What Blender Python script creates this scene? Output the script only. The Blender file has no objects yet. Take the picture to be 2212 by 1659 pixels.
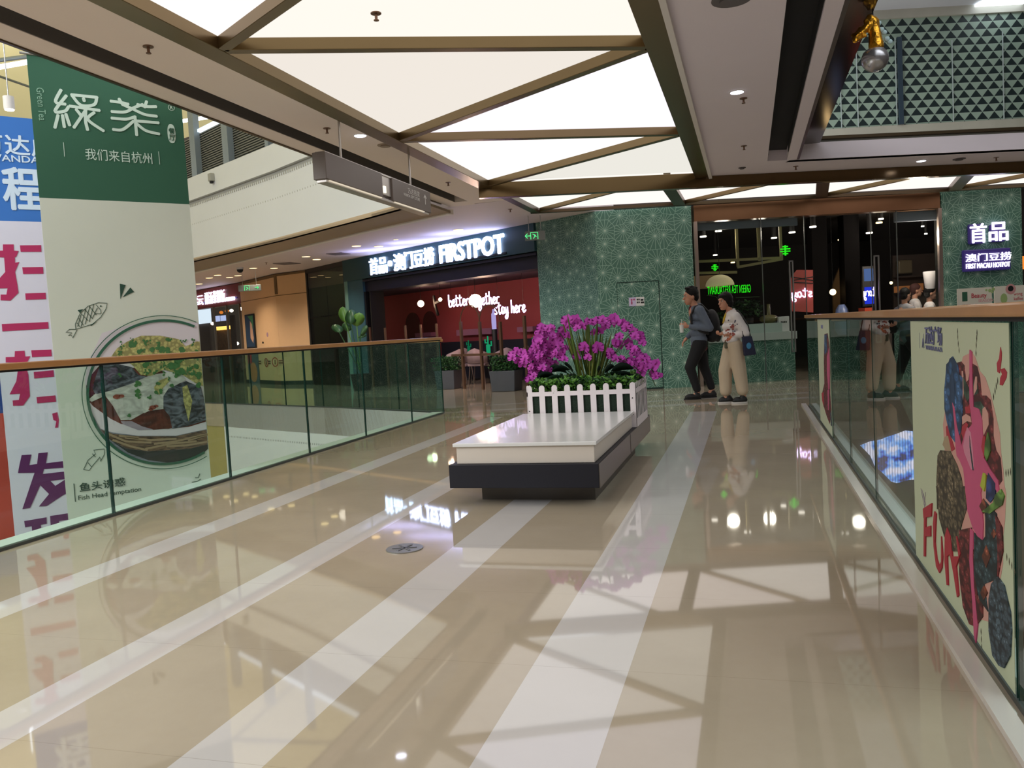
import bpy, bmesh, math, random, mathutils
from mathutils import Vector, Matrix
random.seed(7)
S = bpy.context.scene
COL = S.collection

# ------------------------------------------------------------------ camera
F, CX, CY, H = 1790., 1106., 829.5, 1.2           # focal length (px of a 2212x1659 frame), centre, eye height
ROLL = math.atan(.0558)
_hc = 688+.0558*(1617-CX)
_d = (CY-_hc)*math.cos(ROLL)
PITCH = math.atan(_d/F)
_fx = CX-_d*math.sin(ROLL); _fy = CY-_d*math.cos(ROLL)
YAW = math.atan(math.hypot(1617-_fx, 688-_fy)/(F/math.cos(PITCH)))   # the bridge axis (+Y) lies this far right of the view
fw = Vector((-math.sin(YAW)*math.cos(PITCH), math.cos(YAW)*math.cos(PITCH), -math.sin(PITCH)))
rt0 = Vector((math.cos(YAW), math.sin(YAW), 0))
up0 = rt0.cross(fw)
rt = rt0*math.cos(ROLL)-up0*math.sin(ROLL)
up = up0*math.cos(ROLL)+rt0*math.sin(ROLL)
EYE = Vector((0, 0, H))
cd = bpy.data.cameras.new('camera'); cam = bpy.data.objects.new('camera', cd); COL.objects.link(cam)
cd.sensor_width = 36.; cd.sensor_fit = 'HORIZONTAL'; cd.lens = F/2212*36.; cd.clip_start = .05; cd.clip_end = 200
cam.matrix_world = Matrix((( rt.x, up.x, -fw.x, 0), (rt.y, up.y, -fw.y, 0), (rt.z, up.z, -fw.z, H), (0, 0, 0, 1)))
S.camera = cam
def ray(x, y): return fw+rt*((x-CX)/F)-up*((y-CY)/F)
def P(x, y, z=0.):                                 # point of a horizontal plane
    q = ray(x, y); t = (z-H)/q.z; return Vector((q.x*t, q.y*t, z))

# ------------------------------------------------------------------ light
w = bpy.data.worlds.new('world'); S.world = w; w.use_nodes = True
w.node_tree.nodes['Background'].inputs[0].default_value = (.80, .84, .86, 1)
w.node_tree.nodes['Background'].inputs[1].default_value = 1.35
def area(name, loc, size, power, col, rot=(0, 0, 0), sy=None):
    l = bpy.data.lights.new(name, 'AREA'); l.energy = power; l.color = col; l.size = size
    if sy: l.shape = 'RECTANGLE'; l.size_y = sy
    o = bpy.data.objects.new(name, l); COL.objects.link(o); o.location = loc; o.rotation_euler = rot; return o
area('skylight_daylight', (-13, 8, 13.5), 16, 2100, (.97, .98, 1))
area('banner_fill', (-10.5, -5, 8.8), 7, 2500, (.95, .98, 1), (math.radians(42), 0, math.radians(-22)))  # added fill out of view, brightens the hanging banners
area('atrium_daylight', (9, 3, 12.5), 12, 700, (.95, .98, 1))
S.view_settings.view_transform = 'Standard'; S.view_settings.look = 'None'
S.view_settings.exposure = .13; S.view_settings.gamma = 1.; S.view_settings.use_curve_mapping = False

# ------------------------------------------------------------------ helpers
def lin(c): return tuple((v/12.92 if v <= .04045 else ((v+.055)/1.055)**2.4) for v in c)
def rgb(r, g, b): return lin((r/255., g/255., b/255.))+(1,)
MATS = {}
def mat(name, col, rough=.5, metal=0., emit=0., ecol=None, spec=.5, var=0., scale=8., coat=0., trans=0., bump=0.):
    """plain painted surface with a little procedural variation"""
    if name in MATS: return MATS[name]
    m = bpy.data.materials.new(name); m.use_nodes = True; nt = m.node_tree; b = nt.nodes['Principled BSDF']
    c = rgb(*col)
    b.inputs['Base Color'].default_value = c; b.inputs['Roughness'].default_value = rough
    b.inputs['Metallic'].default_value = metal; b.inputs['Specular IOR Level'].default_value = spec
    b.inputs['Coat Weight'].default_value = coat
    if trans: b.inputs['Transmission Weight'].default_value = trans
    if emit:
        b.inputs['Emission Color'].default_value = rgb(*(ecol or col)); b.inputs['Emission Strength'].default_value = emit
    if var or bump:
        tc = nt.nodes.new('ShaderNodeTexCoord'); n = nt.nodes.new('ShaderNodeTexNoise'); n.inputs['Scale'].default_value = scale
        n.inputs['Detail'].default_value = 4; nt.links.new(tc.outputs['Object'], n.inputs['Vector'])
        if var:
            r = nt.nodes.new('ShaderNodeMixRGB'); r.blend_type = 'MIX'
            r.inputs[1].default_value = tuple(v*(1-var) for v in c[:3])+(1,); r.inputs[2].default_value = tuple(min(1, v*(1+var)) for v in c[:3])+(1,)
            nt.links.new(n.outputs['Fac'], r.inputs[0]); nt.links.new(r.outputs[0], b.inputs['Base Color'])
        if bump:
            bp = nt.nodes.new('ShaderNodeBump'); bp.inputs['Strength'].default_value = bump; bp.inputs['Distance'].default_value = .02
            nt.links.new(n.outputs['Fac'], bp.inputs['Height']); nt.links.new(bp.outputs[0], b.inputs['Normal'])
    MATS[name] = m; return m
def emi(name, col, s):
    if name in MATS: return MATS[name]
    m = bpy.data.materials.new(name); m.use_nodes = True; nt = m.node_tree; nt.nodes.clear()
    e = nt.nodes.new('ShaderNodeEmission'); e.inputs[0].default_value = rgb(*col); e.inputs[1].default_value = s
    o = nt.nodes.new('ShaderNodeOutputMaterial'); nt.links.new(e.outputs[0], o.inputs[0]); MATS[name] = m; return m
def glass(name, tint=(205, 232, 226), rough=0., ior=1.5):
    """thin pane: tinted see-through with a Fresnel mirror"""
    if name in MATS: return MATS[name]
    m = bpy.data.materials.new(name); m.use_nodes = True; nt = m.node_tree; nt.nodes.clear(); N = nt.nodes.new
    t = N('ShaderNodeBsdfTransparent'); t.inputs[0].default_value = rgb(*tint)
    g = N('ShaderNodeBsdfGlossy'); g.inputs['Roughness'].default_value = rough
    f = N('ShaderNodeFresnel'); f.inputs[0].default_value = ior
    mx = N('ShaderNodeMixShader'); o = N('ShaderNodeOutputMaterial')
    ge = N('ShaderNodeNewGeometry'); iv = N('ShaderNodeMath'); iv.operation = 'SUBTRACT'; iv.inputs[0].default_value = 1; nt.links.new(ge.outputs['Backfacing'], iv.inputs[1])
    ml = N('ShaderNodeMath'); ml.operation = 'MULTIPLY'; nt.links.new(iv.outputs[0], ml.inputs[0]); nt.links.new(f.outputs[0], ml.inputs[1])
    nt.links.new(ml.outputs[0], mx.inputs[0]); nt.links.new(t.outputs[0], mx.inputs[1]); nt.links.new(g.outputs[0], mx.inputs[2]); nt.links.new(mx.outputs[0], o.inputs[0])
    MATS[name] = m; return m

def speckle(k, c, s, hi=2.3, lo=.35, sq=.55):
    """printed pattern of small cells: pale cores, dark gaps"""
    if k in MATS: return MATS[k]
    m = mat(k, c, .65); nt = m.node_tree; b = nt.nodes['Principled BSDF']; N = nt.nodes.new; tc = N('ShaderNodeTexCoord'); mp = N('ShaderNodeMapping'); mp.inputs['Scale'].default_value = (1, sq, 1)
    vo = N('ShaderNodeTexVoronoi'); vo.inputs['Scale'].default_value = s; cr = N('ShaderNodeValToRGB'); nt.links.new(tc.outputs['Object'], mp.inputs[0]); nt.links.new(mp.outputs[0], vo.inputs['Vector']); nt.links.new(vo.outputs['Distance'], cr.inputs[0])
    e = cr.color_ramp.elements; c3_ = rgb(*c)[:3]; e[0].position = .12; e[0].color = tuple(min(1, x*hi+.03) for x in c3_)+(1,); e[1].position = .62; e[1].color = tuple(x*lo for x in c3_)+(1,); q_ = e.new(.25); q_.color = tuple(x*(lo+1)/2 for x in c3_)+(1,); q_ = e.new(.36); q_.color = tuple(x*1.2 for x in c3_)+(1,)
    nt.links.new(cr.outputs[0], b.inputs['Base Color']); return m
def streaky(k, c, s, stretch, contrast=.5):
    """printed photograph texture: stretched noise between light and dark"""
    if k in MATS: return MATS[k]
    m = mat(k, c, .65); nt = m.node_tree; b = nt.nodes['Principled BSDF']; N = nt.nodes.new; tc = N('ShaderNodeTexCoord'); mp = N('ShaderNodeMapping'); mp.inputs['Scale'].default_value = stretch
    n = N('ShaderNodeTexNoise'); n.inputs['Scale'].default_value = s; n.inputs['Detail'].default_value = 6; n.inputs['Distortion'].default_value = 1.5; cr = N('ShaderNodeValToRGB'); nt.links.new(tc.outputs['Object'], mp.inputs[0]); nt.links.new(mp.outputs[0], n.inputs['Vector']); nt.links.new(n.outputs['Fac'], cr.inputs[0])
    e = cr.color_ramp.elements; c3_ = rgb(*c)[:3]; e[0].position = .38; e[0].color = tuple(x*(1-contrast) for x in c3_)+(1,); e[1].position = .64; e[1].color = tuple(min(1, x*(1+contrast*1.6)) for x in c3_)+(1,)
    nt.links.new(cr.outputs[0], b.inputs['Base Color']); return m
class MB:
    """collects shapes, builds ONE mesh object"""
    def __init__(s): s.v = []; s.f = []; s.m = []; s.sm = []
    def add(s, vs, fs, mi=0, smooth=False):
        n = len(s.v); s.v += [tuple(v) for v in vs]; s.f += [tuple(i+n for i in f) for f in fs]; s.m += [mi]*len(fs); s.sm += [smooth]*len(fs); return s
    def box(s, x0, y0, z0, x1, y1, z1, mi=0):
        v = [(x, y, z) for z in (z0, z1) for y in (y0, y1) for x in (x0, x1)]
        return s.add(v, [(0, 2, 3, 1), (4, 5, 7, 6), (0, 1, 5, 4), (2, 6, 7, 3), (0, 4, 6, 2), (1, 3, 7, 5)], mi)
    def hexa(s, b, t, mi=0):                        # bottom ring, top ring of equal length
        n = len(b); return s.add(list(b)+list(t), [tuple(range(n))[::-1], tuple(range(n, 2*n))]+[(i, (i+1) % n, n+(i+1) % n, n+i) for i in range(n)], mi)
    def prism(s, poly, z0, z1, mi=0):
        a = sum(poly[i][0]*poly[(i+1) % len(poly)][1]-poly[(i+1) % len(poly)][0]*poly[i][1] for i in range(len(poly)))
        if a < 0: poly = poly[::-1]
        return s.hexa([(p[0], p[1], z0) for p in poly], [(p[0], p[1], z1) for p in poly], mi)
    def bar(s, a, b, w, z0, z1, mi=0):             # horizontal bar between two plan points
        a = Vector(a[:2]); b = Vector(b[:2]); d = (b-a).normalized(); n = Vector((-d.y, d.x))*w/2
        return s.prism([tuple(a+n), tuple(a-n), tuple(b-n), tuple(b+n)], z0, z1, mi)
    def tube(s, pts, r, n=8, mi=0, smooth=True, caps=True):
        pts = [Vector(p) for p in pts]; rs = r if isinstance(r, (list, tuple)) else [r]*len(pts)
        vs = []; u = None
        for i, p in enumerate(pts):
            d = (pts[min(i+1, len(pts)-1)]-pts[max(i-1, 0)]).normalized()
            if u is None:
                u = d.orthogonal().normalized()
            u = (u-d*u.dot(d)); u = u.normalized() if u.length > 1e-6 else d.orthogonal().normalized(); vv = d.cross(u)
            for k in range(n):
                a = 2*math.pi*k/n; vs.append(p+(u*math.cos(a)+vv*math.sin(a))*rs[i])
        fs = []
        for i in range(len(pts)-1):
            for k in range(n): fs.append((i*n+k, i*n+(k+1) % n, (i+1)*n+(k+1) % n, (i+1)*n+k))
        s.add(vs, fs, mi, smooth)
        if caps:
            s.add(vs[:n], [tuple(range(n))[::-1]], mi); s.add(vs[-n:], [tuple(range(n))], mi)
        return s
    def cyl(s, c, r, z0, z1, n=24, mi=0, r2=None):
        return s.tube([(c[0], c[1], z0), (c[0], c[1], z1)], [r, r if r2 is None else r2], n, mi)
    def ell(s, c, r, seg=16, ring=10, mi=0, M=None, zmin=-1., zmax=1.):
        vs = []; fs = []; c = Vector(c)
        a0, a1 = math.asin(zmin), math.asin(zmax)
        for i in range(ring+1):
            t = a0+(a1-a0)*i/ring
            for k in range(seg):
                a = 2*math.pi*k/seg; v = Vector((math.cos(t)*math.cos(a)*r[0], math.cos(t)*math.sin(a)*r[1], math.sin(t)*r[2]))
                vs.append(c+((M @ v) if M else v))
        for i in range(ring):
            for k in range(seg): fs.append((i*seg+k, i*seg+(k+1) % seg, (i+1)*seg+(k+1) % seg, (i+1)*seg+k))
        return s.add(vs, fs, mi, True)
    def caps(s, a, b, r0, r1, n=14, mi=0):         # tapered capsule
        a = Vector(a); b = Vector(b); d = (b-a); L = d.length or 1e-4; d.normalize(); pts = []; rr = []
        for i in range(6): t = i/5*math.pi/2; pts.append(a-d*r0*math.cos(t)); rr.append(max(r0*math.sin(t), r0*.02))
        for i in range(6): t = i/5*math.pi/2; pts.append(b+d*r1*math.sin(t)); rr.append(max(r1*math.cos(t), r1*.02))
        return s.tube(pts, rr, n, mi)
    def build(s, name, mats, parent=None, loc=None, bevel=0., kind=None, **tags):
        me = bpy.data.meshes.new(name); me.from_pydata(s.v, [], s.f)
        for m in (mats if isinstance(mats, (list, tuple)) else [mats]): me.materials.append(m)
        for p, mi, sm in zip(me.polygons, s.m, s.sm): p.material_index = mi; p.use_smooth = sm
        bm = bmesh.new(); bm.from_mesh(me); bmesh.ops.recalc_face_normals(bm, faces=bm.faces); bm.to_mesh(me); bm.free()
        o = bpy.data.objects.new(name, me); COL.objects.link(o)
        if parent: o.parent = parent; o.matrix_parent_inverse = Matrix.Translation(-parent.location)
        if bevel:
            b = o.modifiers.new('bevel', 'BEVEL'); b.width = bevel; b.segments = 2; b.limit_method = 'ANGLE'
        if kind: o['kind'] = kind
        return tag(o, **tags)
def tag(o, label=None, cat=None, group=None, kind=None):
    if label: o['label'] = label
    if cat: o['category'] = cat
    if group: o['group'] = group
    if kind: o['kind'] = kind
    return o
def thing(name, loc, label, cat, group=None):
    o = bpy.data.objects.new(name, None); COL.objects.link(o); o.location = loc; o.empty_display_size = .1
    return tag(o, label, cat, group)
def copy_tree(o, loc=None, **t):
    def rec(a, p):
        c = a.copy(); COL.objects.link(c); c.parent = p
        for ch in a.children: rec(ch, c)
        return c
    c = rec(o, None)
    if loc is not None: c.location = loc
    return tag(c, **t)

class Plane:
    """vertical plane: s runs to the right as seen from the camera, z up, d towards the camera"""
    def __init__(s, a, b):
        s.o = Vector((a[0], a[1], 0)); d = Vector((b[0]-a[0], b[1]-a[1], 0)); s.L = d.length; s.d = d.normalized(); s.n = Vector((s.d.y, -s.d.x, 0))
    def off(s, k):                                  # parallel plane k metres towards the camera
        q = Plane((0, 0), (1, 0)); q.o = s.o+s.n*k; q.d = s.d; q.n = s.n; q.L = s.L; return q
    def w(s, a, z, d=0.): return s.o+s.d*a+s.n*d+Vector((0, 0, z))
    def px(s, x, y):
        q = ray(x, y); t = (s.o-EYE).dot(s.n)/q.dot(s.n); p = EYE+q*t; return ((p-s.o).dot(s.d), p.z)
    def quadpts(s, pix): return [s.px(*p) for p in pix]
def slab(mb, pl, pts, d0, d1, mi=0):                # polygon (s,z) of a plane, thickened from d0 to d1
    a = sum(pts[i][0]*pts[(i+1) % len(pts)][1]-pts[(i+1) % len(pts)][0]*pts[i][1] for i in range(len(pts)))
    if a < 0: pts = pts[::-1]
    return mb.hexa([pl.w(p[0], p[1], d0) for p in pts], [pl.w(p[0], p[1], d1) for p in pts], mi)
def rect(mb, pl, s0, z0, s1, z1, d0, d1, mi=0): return slab(mb, pl, [(s0, z0), (s1, z0), (s1, z1), (s0, z1)], d0, d1, mi)
def stroke(mb, pl, pts, w, d0, d1, mi=0):           # a pen stroke of width w along (s,z) points
    pts = [Vector(p) for p in pts]; L = []; R = []
    for i, p in enumerate(pts):
        d = (pts[min(i+1, len(pts)-1)]-pts[max(i-1, 0)]); d = d.normalized() if d.length else Vector((1, 0)); n = Vector((-d.y, d.x))*(w/2)
        e = d*(w*.3) if i == len(pts)-1 else (-d*(w*.3) if i == 0 else Vector((0, 0)))
        L.append(p+n+e); R.append(p-n+e)
    for i in range(len(pts)-1): slab(mb, pl, [tuple(L[i]), tuple(R[i]), tuple(R[i+1]), tuple(L[i+1])], d0, d1, mi)
    return mb
def arc(c, r, a0, a1, n=24, ry=None):
    ry = ry or r; return [(c[0]+r*math.cos(math.radians(a0+(a1-a0)*i/n)), c[1]+ry*math.sin(math.radians(a0+(a1-a0)*i/n))) for i in range(n+1)]
def disc(mb, pl, c, r, d0, d1, mi=0, n=20, ry=None): return slab(mb, pl, arc(c, r, 0, 360*(n-1)/n, n-1, ry), d0, d1, mi)
def text(body, pl, s, z, h, m, parent, name='lettering', width=None, d=.003, ext=.002, skew=0., mirror=False, bold=0., spacing=1., up=False, label=None, bevel=0.):
    """lettering on a plane: left end s, baseline z, capital height h"""
    c = bpy.data.curves.new(name, 'FONT'); c.body = body; c.extrude = .001; c.space_character = spacing; c.resolution_u = 3
    o = bpy.data.objects.new(name, c); COL.objects.link(o)
    dg = bpy.context.evaluated_depsgraph_get(); me = bpy.data.meshes.new_from_object(o.evaluated_get(dg)); bpy.data.objects.remove(o); bpy.data.curves.remove(c)
    if not me.vertices: return None
    xs = [v.co.x for v in me.vertices]; ys = [v.co.y for v in me.vertices]; x0, x1, y0, y1 = min(xs), max(xs), min(ys), max(ys)
    k = h/(y1-y0); kx = k if width is None else width/(x1-x0)
    for v in me.vertices:
        a = (v.co.x-x0)*kx; b = (v.co.y-y0)*k; e = ext if v.co.z > 0 else 0
        if mirror: a = (x1-x0)*kx-a
        a += skew*b
        if up: a, b = b, -a
        v.co = pl.w(s+a, z+b, d+e)
    if bold:                                        # heavier strokes: the same outlines laid over each other, slightly shifted
        bm = bmesh.new(); bm.from_mesh(me); src = bm.verts[:]+bm.edges[:]+bm.faces[:]
        for a_ in range(6):
            g_ = bmesh.ops.duplicate(bm, geom=src)['geom']; off = pl.n*(.0004*(a_+1))+pl.d*(math.cos(a_*math.pi/3)*bold*k)+Vector((0, 0, math.sin(a_*math.pi/3)*bold*k))
            bmesh.ops.translate(bm, verts=[v for v in g_ if isinstance(v, bmesh.types.BMVert)], vec=off)
        bm.to_mesh(me); bm.free()
    me.materials.clear(); me.materials.append(m)
    o = bpy.data.objects.new(name, me); COL.objects.link(o)
    if parent: o.parent = parent; o.matrix_parent_inverse = Matrix.Translation(-parent.location)
    if label: o['label'] = label
    return o
GLY = {'b': [[(.05, 1), (.08, .1), (.35, 0), (.55, .25), (.3, .5), (.08, .3)]], 'e': [[(.0, .2), (.35, .3), (.4, .48), (.2, .52), (.08, .25), (.25, .0), (.55, .15)]], 't': [[(.2, .9), (.18, .15), (.3, 0), (.5, .12)], [(.0, .6), (.45, .66)]],
    'r': [[(.05, .5), (.1, 0)], [(.1, .3), (.25, .5), (.45, .5)]], 'o': [[(.3, .5), (.05, .3), (.2, .0), (.45, .2), (.3, .5), (.55, .45)]], 'g': [[(.42, .48), (.15, .5), (.08, .2), (.3, .05), (.42, .4), (.4, -.3), (.15, -.4), (.1, -.2), (.5, .05)]],
    'h': [[(.08, 1), (.06, 0)], [(.07, .3), (.28, .5), (.38, .3), (.4, .02), (.55, .1)]], 's': [[(.4, .5), (.15, .48), (.15, .3), (.38, .2), (.3, .02), (.05, .05)]], 'a': [[(.42, .45), (.15, .5), (.05, .2), (.22, 0), (.4, .25), (.42, .45), (.44, .05), (.58, .1)]], 'y': [[(.05, .5), (.12, .15), (.3, .1), (.42, .5)], [(.42, .5), (.38, -.25), (.15, -.4), (.08, -.2), (.5, .05)]]}
def smooth(q, n=6):
    r = []; q = [Vector(p) for p in q]
    if len(q) < 3: return q
    for i in range(len(q)-1):
        a, b, c, e = q[max(i-1, 0)], q[i], q[i+1], q[min(i+2, len(q)-1)]
        for j in range(n): t = j/n; r.append(.5*((2*b)+(c-a)*t+(2*a-5*b+4*c-e)*t*t+(3*b-a-3*c+e)*t*t*t))
    return r+[q[-1]]
def cursive(txt, pl, s0, z0, width, h, m, parent, rad, mirror=False, name='neon_tube', rise=0.):
    """handwritten word bent from glass tube: single strokes, x-height .5 of h"""
    adv = sum(.55 if ch != ' ' else .4 for ch in txt); k = width/adv; x = 0; mb = MB()
    for ch in txt:
        if ch != ' ':
            for st in GLY[ch]:
                pts = [(u*k*1.0+x*k, v*h) for u, v in smooth(st)]
                mb.tube([pl.w(s0+((width-a) if mirror else a), z0+b+rise*a/width, .02) for a, b in pts], rad, 6)
        x += .55 if ch != ' ' else .4
    return mb.build(name, m, parent)
def remesh(mb, name, m, parent, vox=.012, smooth=4, loc=None, **tags):
    """fuse a pile of overlapping shapes into one continuous skin"""
    o = mb.build(name, m)
    r = o.modifiers.new('r', 'REMESH'); r.mode = 'VOXEL'; r.voxel_size = vox; r.use_smooth_shade = True
    sm = o.modifiers.new('s', 'SMOOTH'); sm.iterations = smooth; sm.factor = .5
    dg = bpy.context.evaluated_depsgraph_get(); me = bpy.data.meshes.new_from_object(o.evaluated_get(dg)); bpy.data.objects.remove(o)
    me.materials.clear(); me.materials.append(m)
    for p in me.polygons: p.use_smooth = True
    o = bpy.data.objects.new(name, me); COL.objects.link(o)
    if parent: o.parent = parent; o.matrix_parent_inverse = Matrix.Translation(-parent.location)
    return tag(o, **tags)

PF = Plane((-2.62, 15.1), (-2.62+9*rt0.x, 15.1+9*rt0.y))      # main storefront line
PB = Plane((-10.14, 19.9), (-2.62, 15.1))                      # oblique storefront running away to the left
PG = Plane((-12.14, 21.39), (-10.14, 19.9))                    # glass store
PC = Plane((-13.45, 21.86), (-12.14, 21.39))                   # beige column, right face
PD = Plane((-15.89, 23.71), (-13.45, 21.86))                   # beige column, left face
PE = Plane((-20.5, 26.5), (-15.89, 23.71))                     # red store
CZ = 3.3                                                       # ceiling height
CB = Plane((-3.65, 11.48), (8.0, 15.5))                        # line of the bronze cross beam

# shared materials
M_bronze = mat('bronze_trim', (122, 104, 74), .28, .85, var=.08, scale=3)
M_bronzed = mat('dark_bronze_trim', (84, 70, 52), .35, .7)
M_white = mat('white_paint', (222, 216, 212), .6, var=.02)
M_soffit = mat('soffit_paint', (228, 214, 206), .7, var=.02, scale=2)
M_dark = mat('dark_recess', (24, 24, 28), .8)
M_black = mat('black_matte', (16, 16, 18), .55)
M_steel = mat('brushed_steel', (170, 170, 168), .3, .9)
M_rail = mat('handrail_wood', (188, 134, 78), .35, var=.12, scale=12, coat=.3)
M_glass = glass('railing_glass', (238, 247, 243)); M_glassf = glass('railing_glass_far', (206, 232, 228))
M_edge = mat('glass_edge', (18, 52, 46), .2)
M_store = glass('shop_glass', (236, 240, 239))
M_paper = mat('print_white', (226, 226, 222), .7)
M_off = mat('print_offwhite', (206, 211, 198), .75, var=.03, scale=3)
M_green = mat('print_green', (44, 92, 70), .75, var=.05, scale=2)
M_stone = mat('white_marble', (206, 200, 194), .18, var=.04, scale=5)
E_white = emi('letter_light', (192, 208, 255), 6.)
E_neon = emi('neon_violet_white', (225, 200, 255), 5.)
E_neongreen = emi('neon_green', (40, 230, 30), 1.3)
E_exit = emi('exit_green', (90, 240, 140), 1.1)
E_warm = emi('warm_lamp', (255, 214, 150), 7.)
E_cool = emi('cool_lamp', (225, 230, 255), 9.)
E_mild = emi('pale_lamp', (255, 240, 225), 4.)
E_screen = emi('bright_screen', (190, 200, 245), 1.2)
E_blue = emi('blue_screen', (40, 60, 220), .8)
E_orange = emi('orange_glow', (255, 140, 50), 1.)

# ================================================================== SETTING
def floor_material():
    m = bpy.data.materials.new('polished_tile_floor'); m.use_nodes = True; nt = m.node_tree; b = nt.nodes['Principled BSDF']; N = nt.nodes.new; Lk = nt.links.new
    tc = N('ShaderNodeTexCoord'); sp = N('ShaderNodeSeparateXYZ'); Lk(tc.outputs['Object'], sp.inputs[0])
    def mth(op, a, b_=None, c=None):
        n = N('ShaderNodeMath'); n.operation = op
        for i, v in enumerate((a, b_, c)):
            if v is None: continue
            if isinstance(v, (int, float)): n.inputs[i].default_value = v
            else: Lk(v, n.inputs[i])
        return n.outputs[0]
    X, Y = sp.outputs[0], sp.outputs[1]
    def band(v, a, c): return mth('MULTIPLY', mth('GREATER_THAN', v, a), mth('LESS_THAN', v, c))
    s = None
    for a, c in ((-.79, -.445), (-1.66, -1.38), (-2.51, -2.27), (-3.63, -3.40)):
        q = band(X, a, c); s = q if s is None else mth('MAXIMUM', s, q)
    s = mth('MULTIPLY', s, mth('LESS_THAN', Y, 11.25))
    # distance in front of the storefronts: three pale bands along them
    dF = mth('SUBTRACT', mth('MULTIPLY', mth('SUBTRACT', Y, 15.1), math.cos(YAW)), mth('MULTIPLY', mth('ADD', X, 2.62), math.sin(YAW)))
    far = mth('GREATER_THAN', Y, 11.3)
    s2 = mth('MAXIMUM', band(dF, -2.5, -2.3), mth('MAXIMUM', band(dF, -1.5, -1.34), band(dF, -3.3, -3.05)))
    s = mth('MAXIMUM', s, mth('MULTIPLY', s2, mth('MULTIPLY', far, .7)))
    # fine joints of the slabs
    jy = mth('LESS_THAN', mth('ABSOLUTE', mth('SUBTRACT', mth('FRACT', mth('DIVIDE', Y, .8)), .5)), .0015)
    n = N('ShaderNodeTexNoise'); n.inputs['Scale'].default_value = 2.2; n.inputs['Detail'].default_value = 6; Lk(tc.outputs['Object'], n.inputs['Vector'])
    n2 = N('ShaderNodeTexNoise'); n2.inputs['Scale'].default_value = 22; n2.inputs['Detail'].default_value = 3; Lk(tc.outputs['Object'], n2.inputs['Vector'])
    def mix(f, a, c):
        q = N('ShaderNodeMixRGB')
        for i, v in ((0, f), (1, a), (2, c)):
            if isinstance(v, tuple): q.inputs[i].default_value = v
            elif isinstance(v, (int, float)): q.inputs[i].default_value = v
            else: Lk(v, q.inputs[i])
        return q.outputs[0]
    base = mix(n.outputs['Fac'], rgb(160, 146, 126), rgb(182, 168, 147))
    base = mix(mth('MULTIPLY', n2.outputs['Fac'], .15), base, rgb(190, 181, 165))
    pale = mix(n.outputs['Fac'], rgb(193, 188, 185), rgb(207, 202, 200))
    c = mix(s, base, pale)
    c = mix(mth('MULTIPLY', jy, .35), c, rgb(120, 104, 84))
    Lk(c, b.inputs['Base Color']); b.inputs['Roughness'].default_value = .035; b.inputs['IOR'].default_value = 1.75
    return m
FL = [(-4.72, -5), (.80, -5), (.80, 11.75), (.80+13*rt0.x, 11.75+13*rt0.y), (14, 34), (-34, 34), (-34, 27.0), (-15, 17.4), (-10.97, 15.4), (-7.59, 13.69), (-4.72, 12.05)]
MB().prism(FL, -.5, 0).build('floor', floor_material(), kind='structure')
# slab edges: pale left side, shiny brown-grey right side
m_fas = mat('fascia_white', (208, 212, 216), .5, var=.03, scale=1.5)
def wallseg(mb, a, b, z0, z1, t=.12, mi=0):
    pl = Plane(a, b); rect(mb, pl, 0, z0, pl.L, z1, -t, 0, mi)
mb = MB()
for a, b in (((-10.97, 15.4), (-7.59, 13.69)), ((-7.59, 13.69), (-4.72, 12.05))): wallseg(mb, a, b, -2.1, -.0)
pl_low = Plane((-10.97, 15.4), (-7.59, 13.69))
s0 = -.05
for k in range(60):                                              # row of small fixing holes
    u = .1+k*.062
    rect(mb, pl_low, u, -.72, u+.014, -.685, .0, .004, 1)
mb.build('wall_lower_far', [m_fas, mat('fixing_shadow', (150, 150, 148), .8)], kind='structure')
MB().box(-4.80, -5, -.9, -4.72, 12.05, .0).build('wall_bridge_left', m_fas, kind='structure')
MB().box(.80, -5, -.9, .88, 11.75, .0).build('wall_bridge_right', mat('fascia_grey', (150, 148, 142), .5), kind='structure')
mb = MB(); wallseg(mb, (.80, 11.75), (.80+13*rt0.x, 11.75+13*rt0.y), -3.2, 0)
mb.build('wall_lower_right', mat('fascia_brown', (112, 104, 94), .22, var=.05, scale=1), kind='structure')
# kerbs under the railings
MB().box(.640, -5, 0, .700, 11.75, .022).build('trim_1', M_stone, kind='structure')
MB().box(.775, -5, 0, .845, 11.75, .016).build('trim_2', mat('pale_blue_edge', (176, 190, 192), .3), kind='structure')
MB().box(-4.78, -5, 0, -4.61, 12.0, .02).build('trim_3', mat('pale_edge', (198, 212, 206), .3), kind='structure')
# wall of the lower level seen past the hanging banner (olive, with an escalator line)
pa = Plane((-12.2, 16.0), (-10.97, 15.4))
mb = MB(); rect(mb, pa, 0, -2.4, pa.L, 0, -.15, -.02); mb.build('wall_lower_left', mat('olive_wall', (160, 148, 92), .6), kind='structure')
MB().box(-40, -12, -6.2, 20, 40, -6).build('floor_lower', mat('lower_floor', (170, 158, 138), .12), kind='structure')

mb = MB(); mb.box(-46, 34.5, -6.2, 22, 34.8, 12); mb.build('wall_outer_far', mat('outer_brown', (70, 58, 50), .8), kind='structure')
mb = MB(); mb.box(-34, -16.3, -6.2, 22, -16, 12); mb.build('wall_behind', mat('outer_taupe', (110, 100, 94), .8), kind='structure')
mb = MB(); mb.box(-34.3, -16, -6.2, -34, 34.6, 7.6); mb.build('wall_outer_left', mat('outer_taupe', (110, 100, 94), .8), kind='structure')
mb = MB(); mb.box(14.5, -16, -6.2, 14.8, 34.6, 7.5); mb.build('wall_outer_right', mat('outer_brown', (70, 58, 50), .8), kind='structure')
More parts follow.
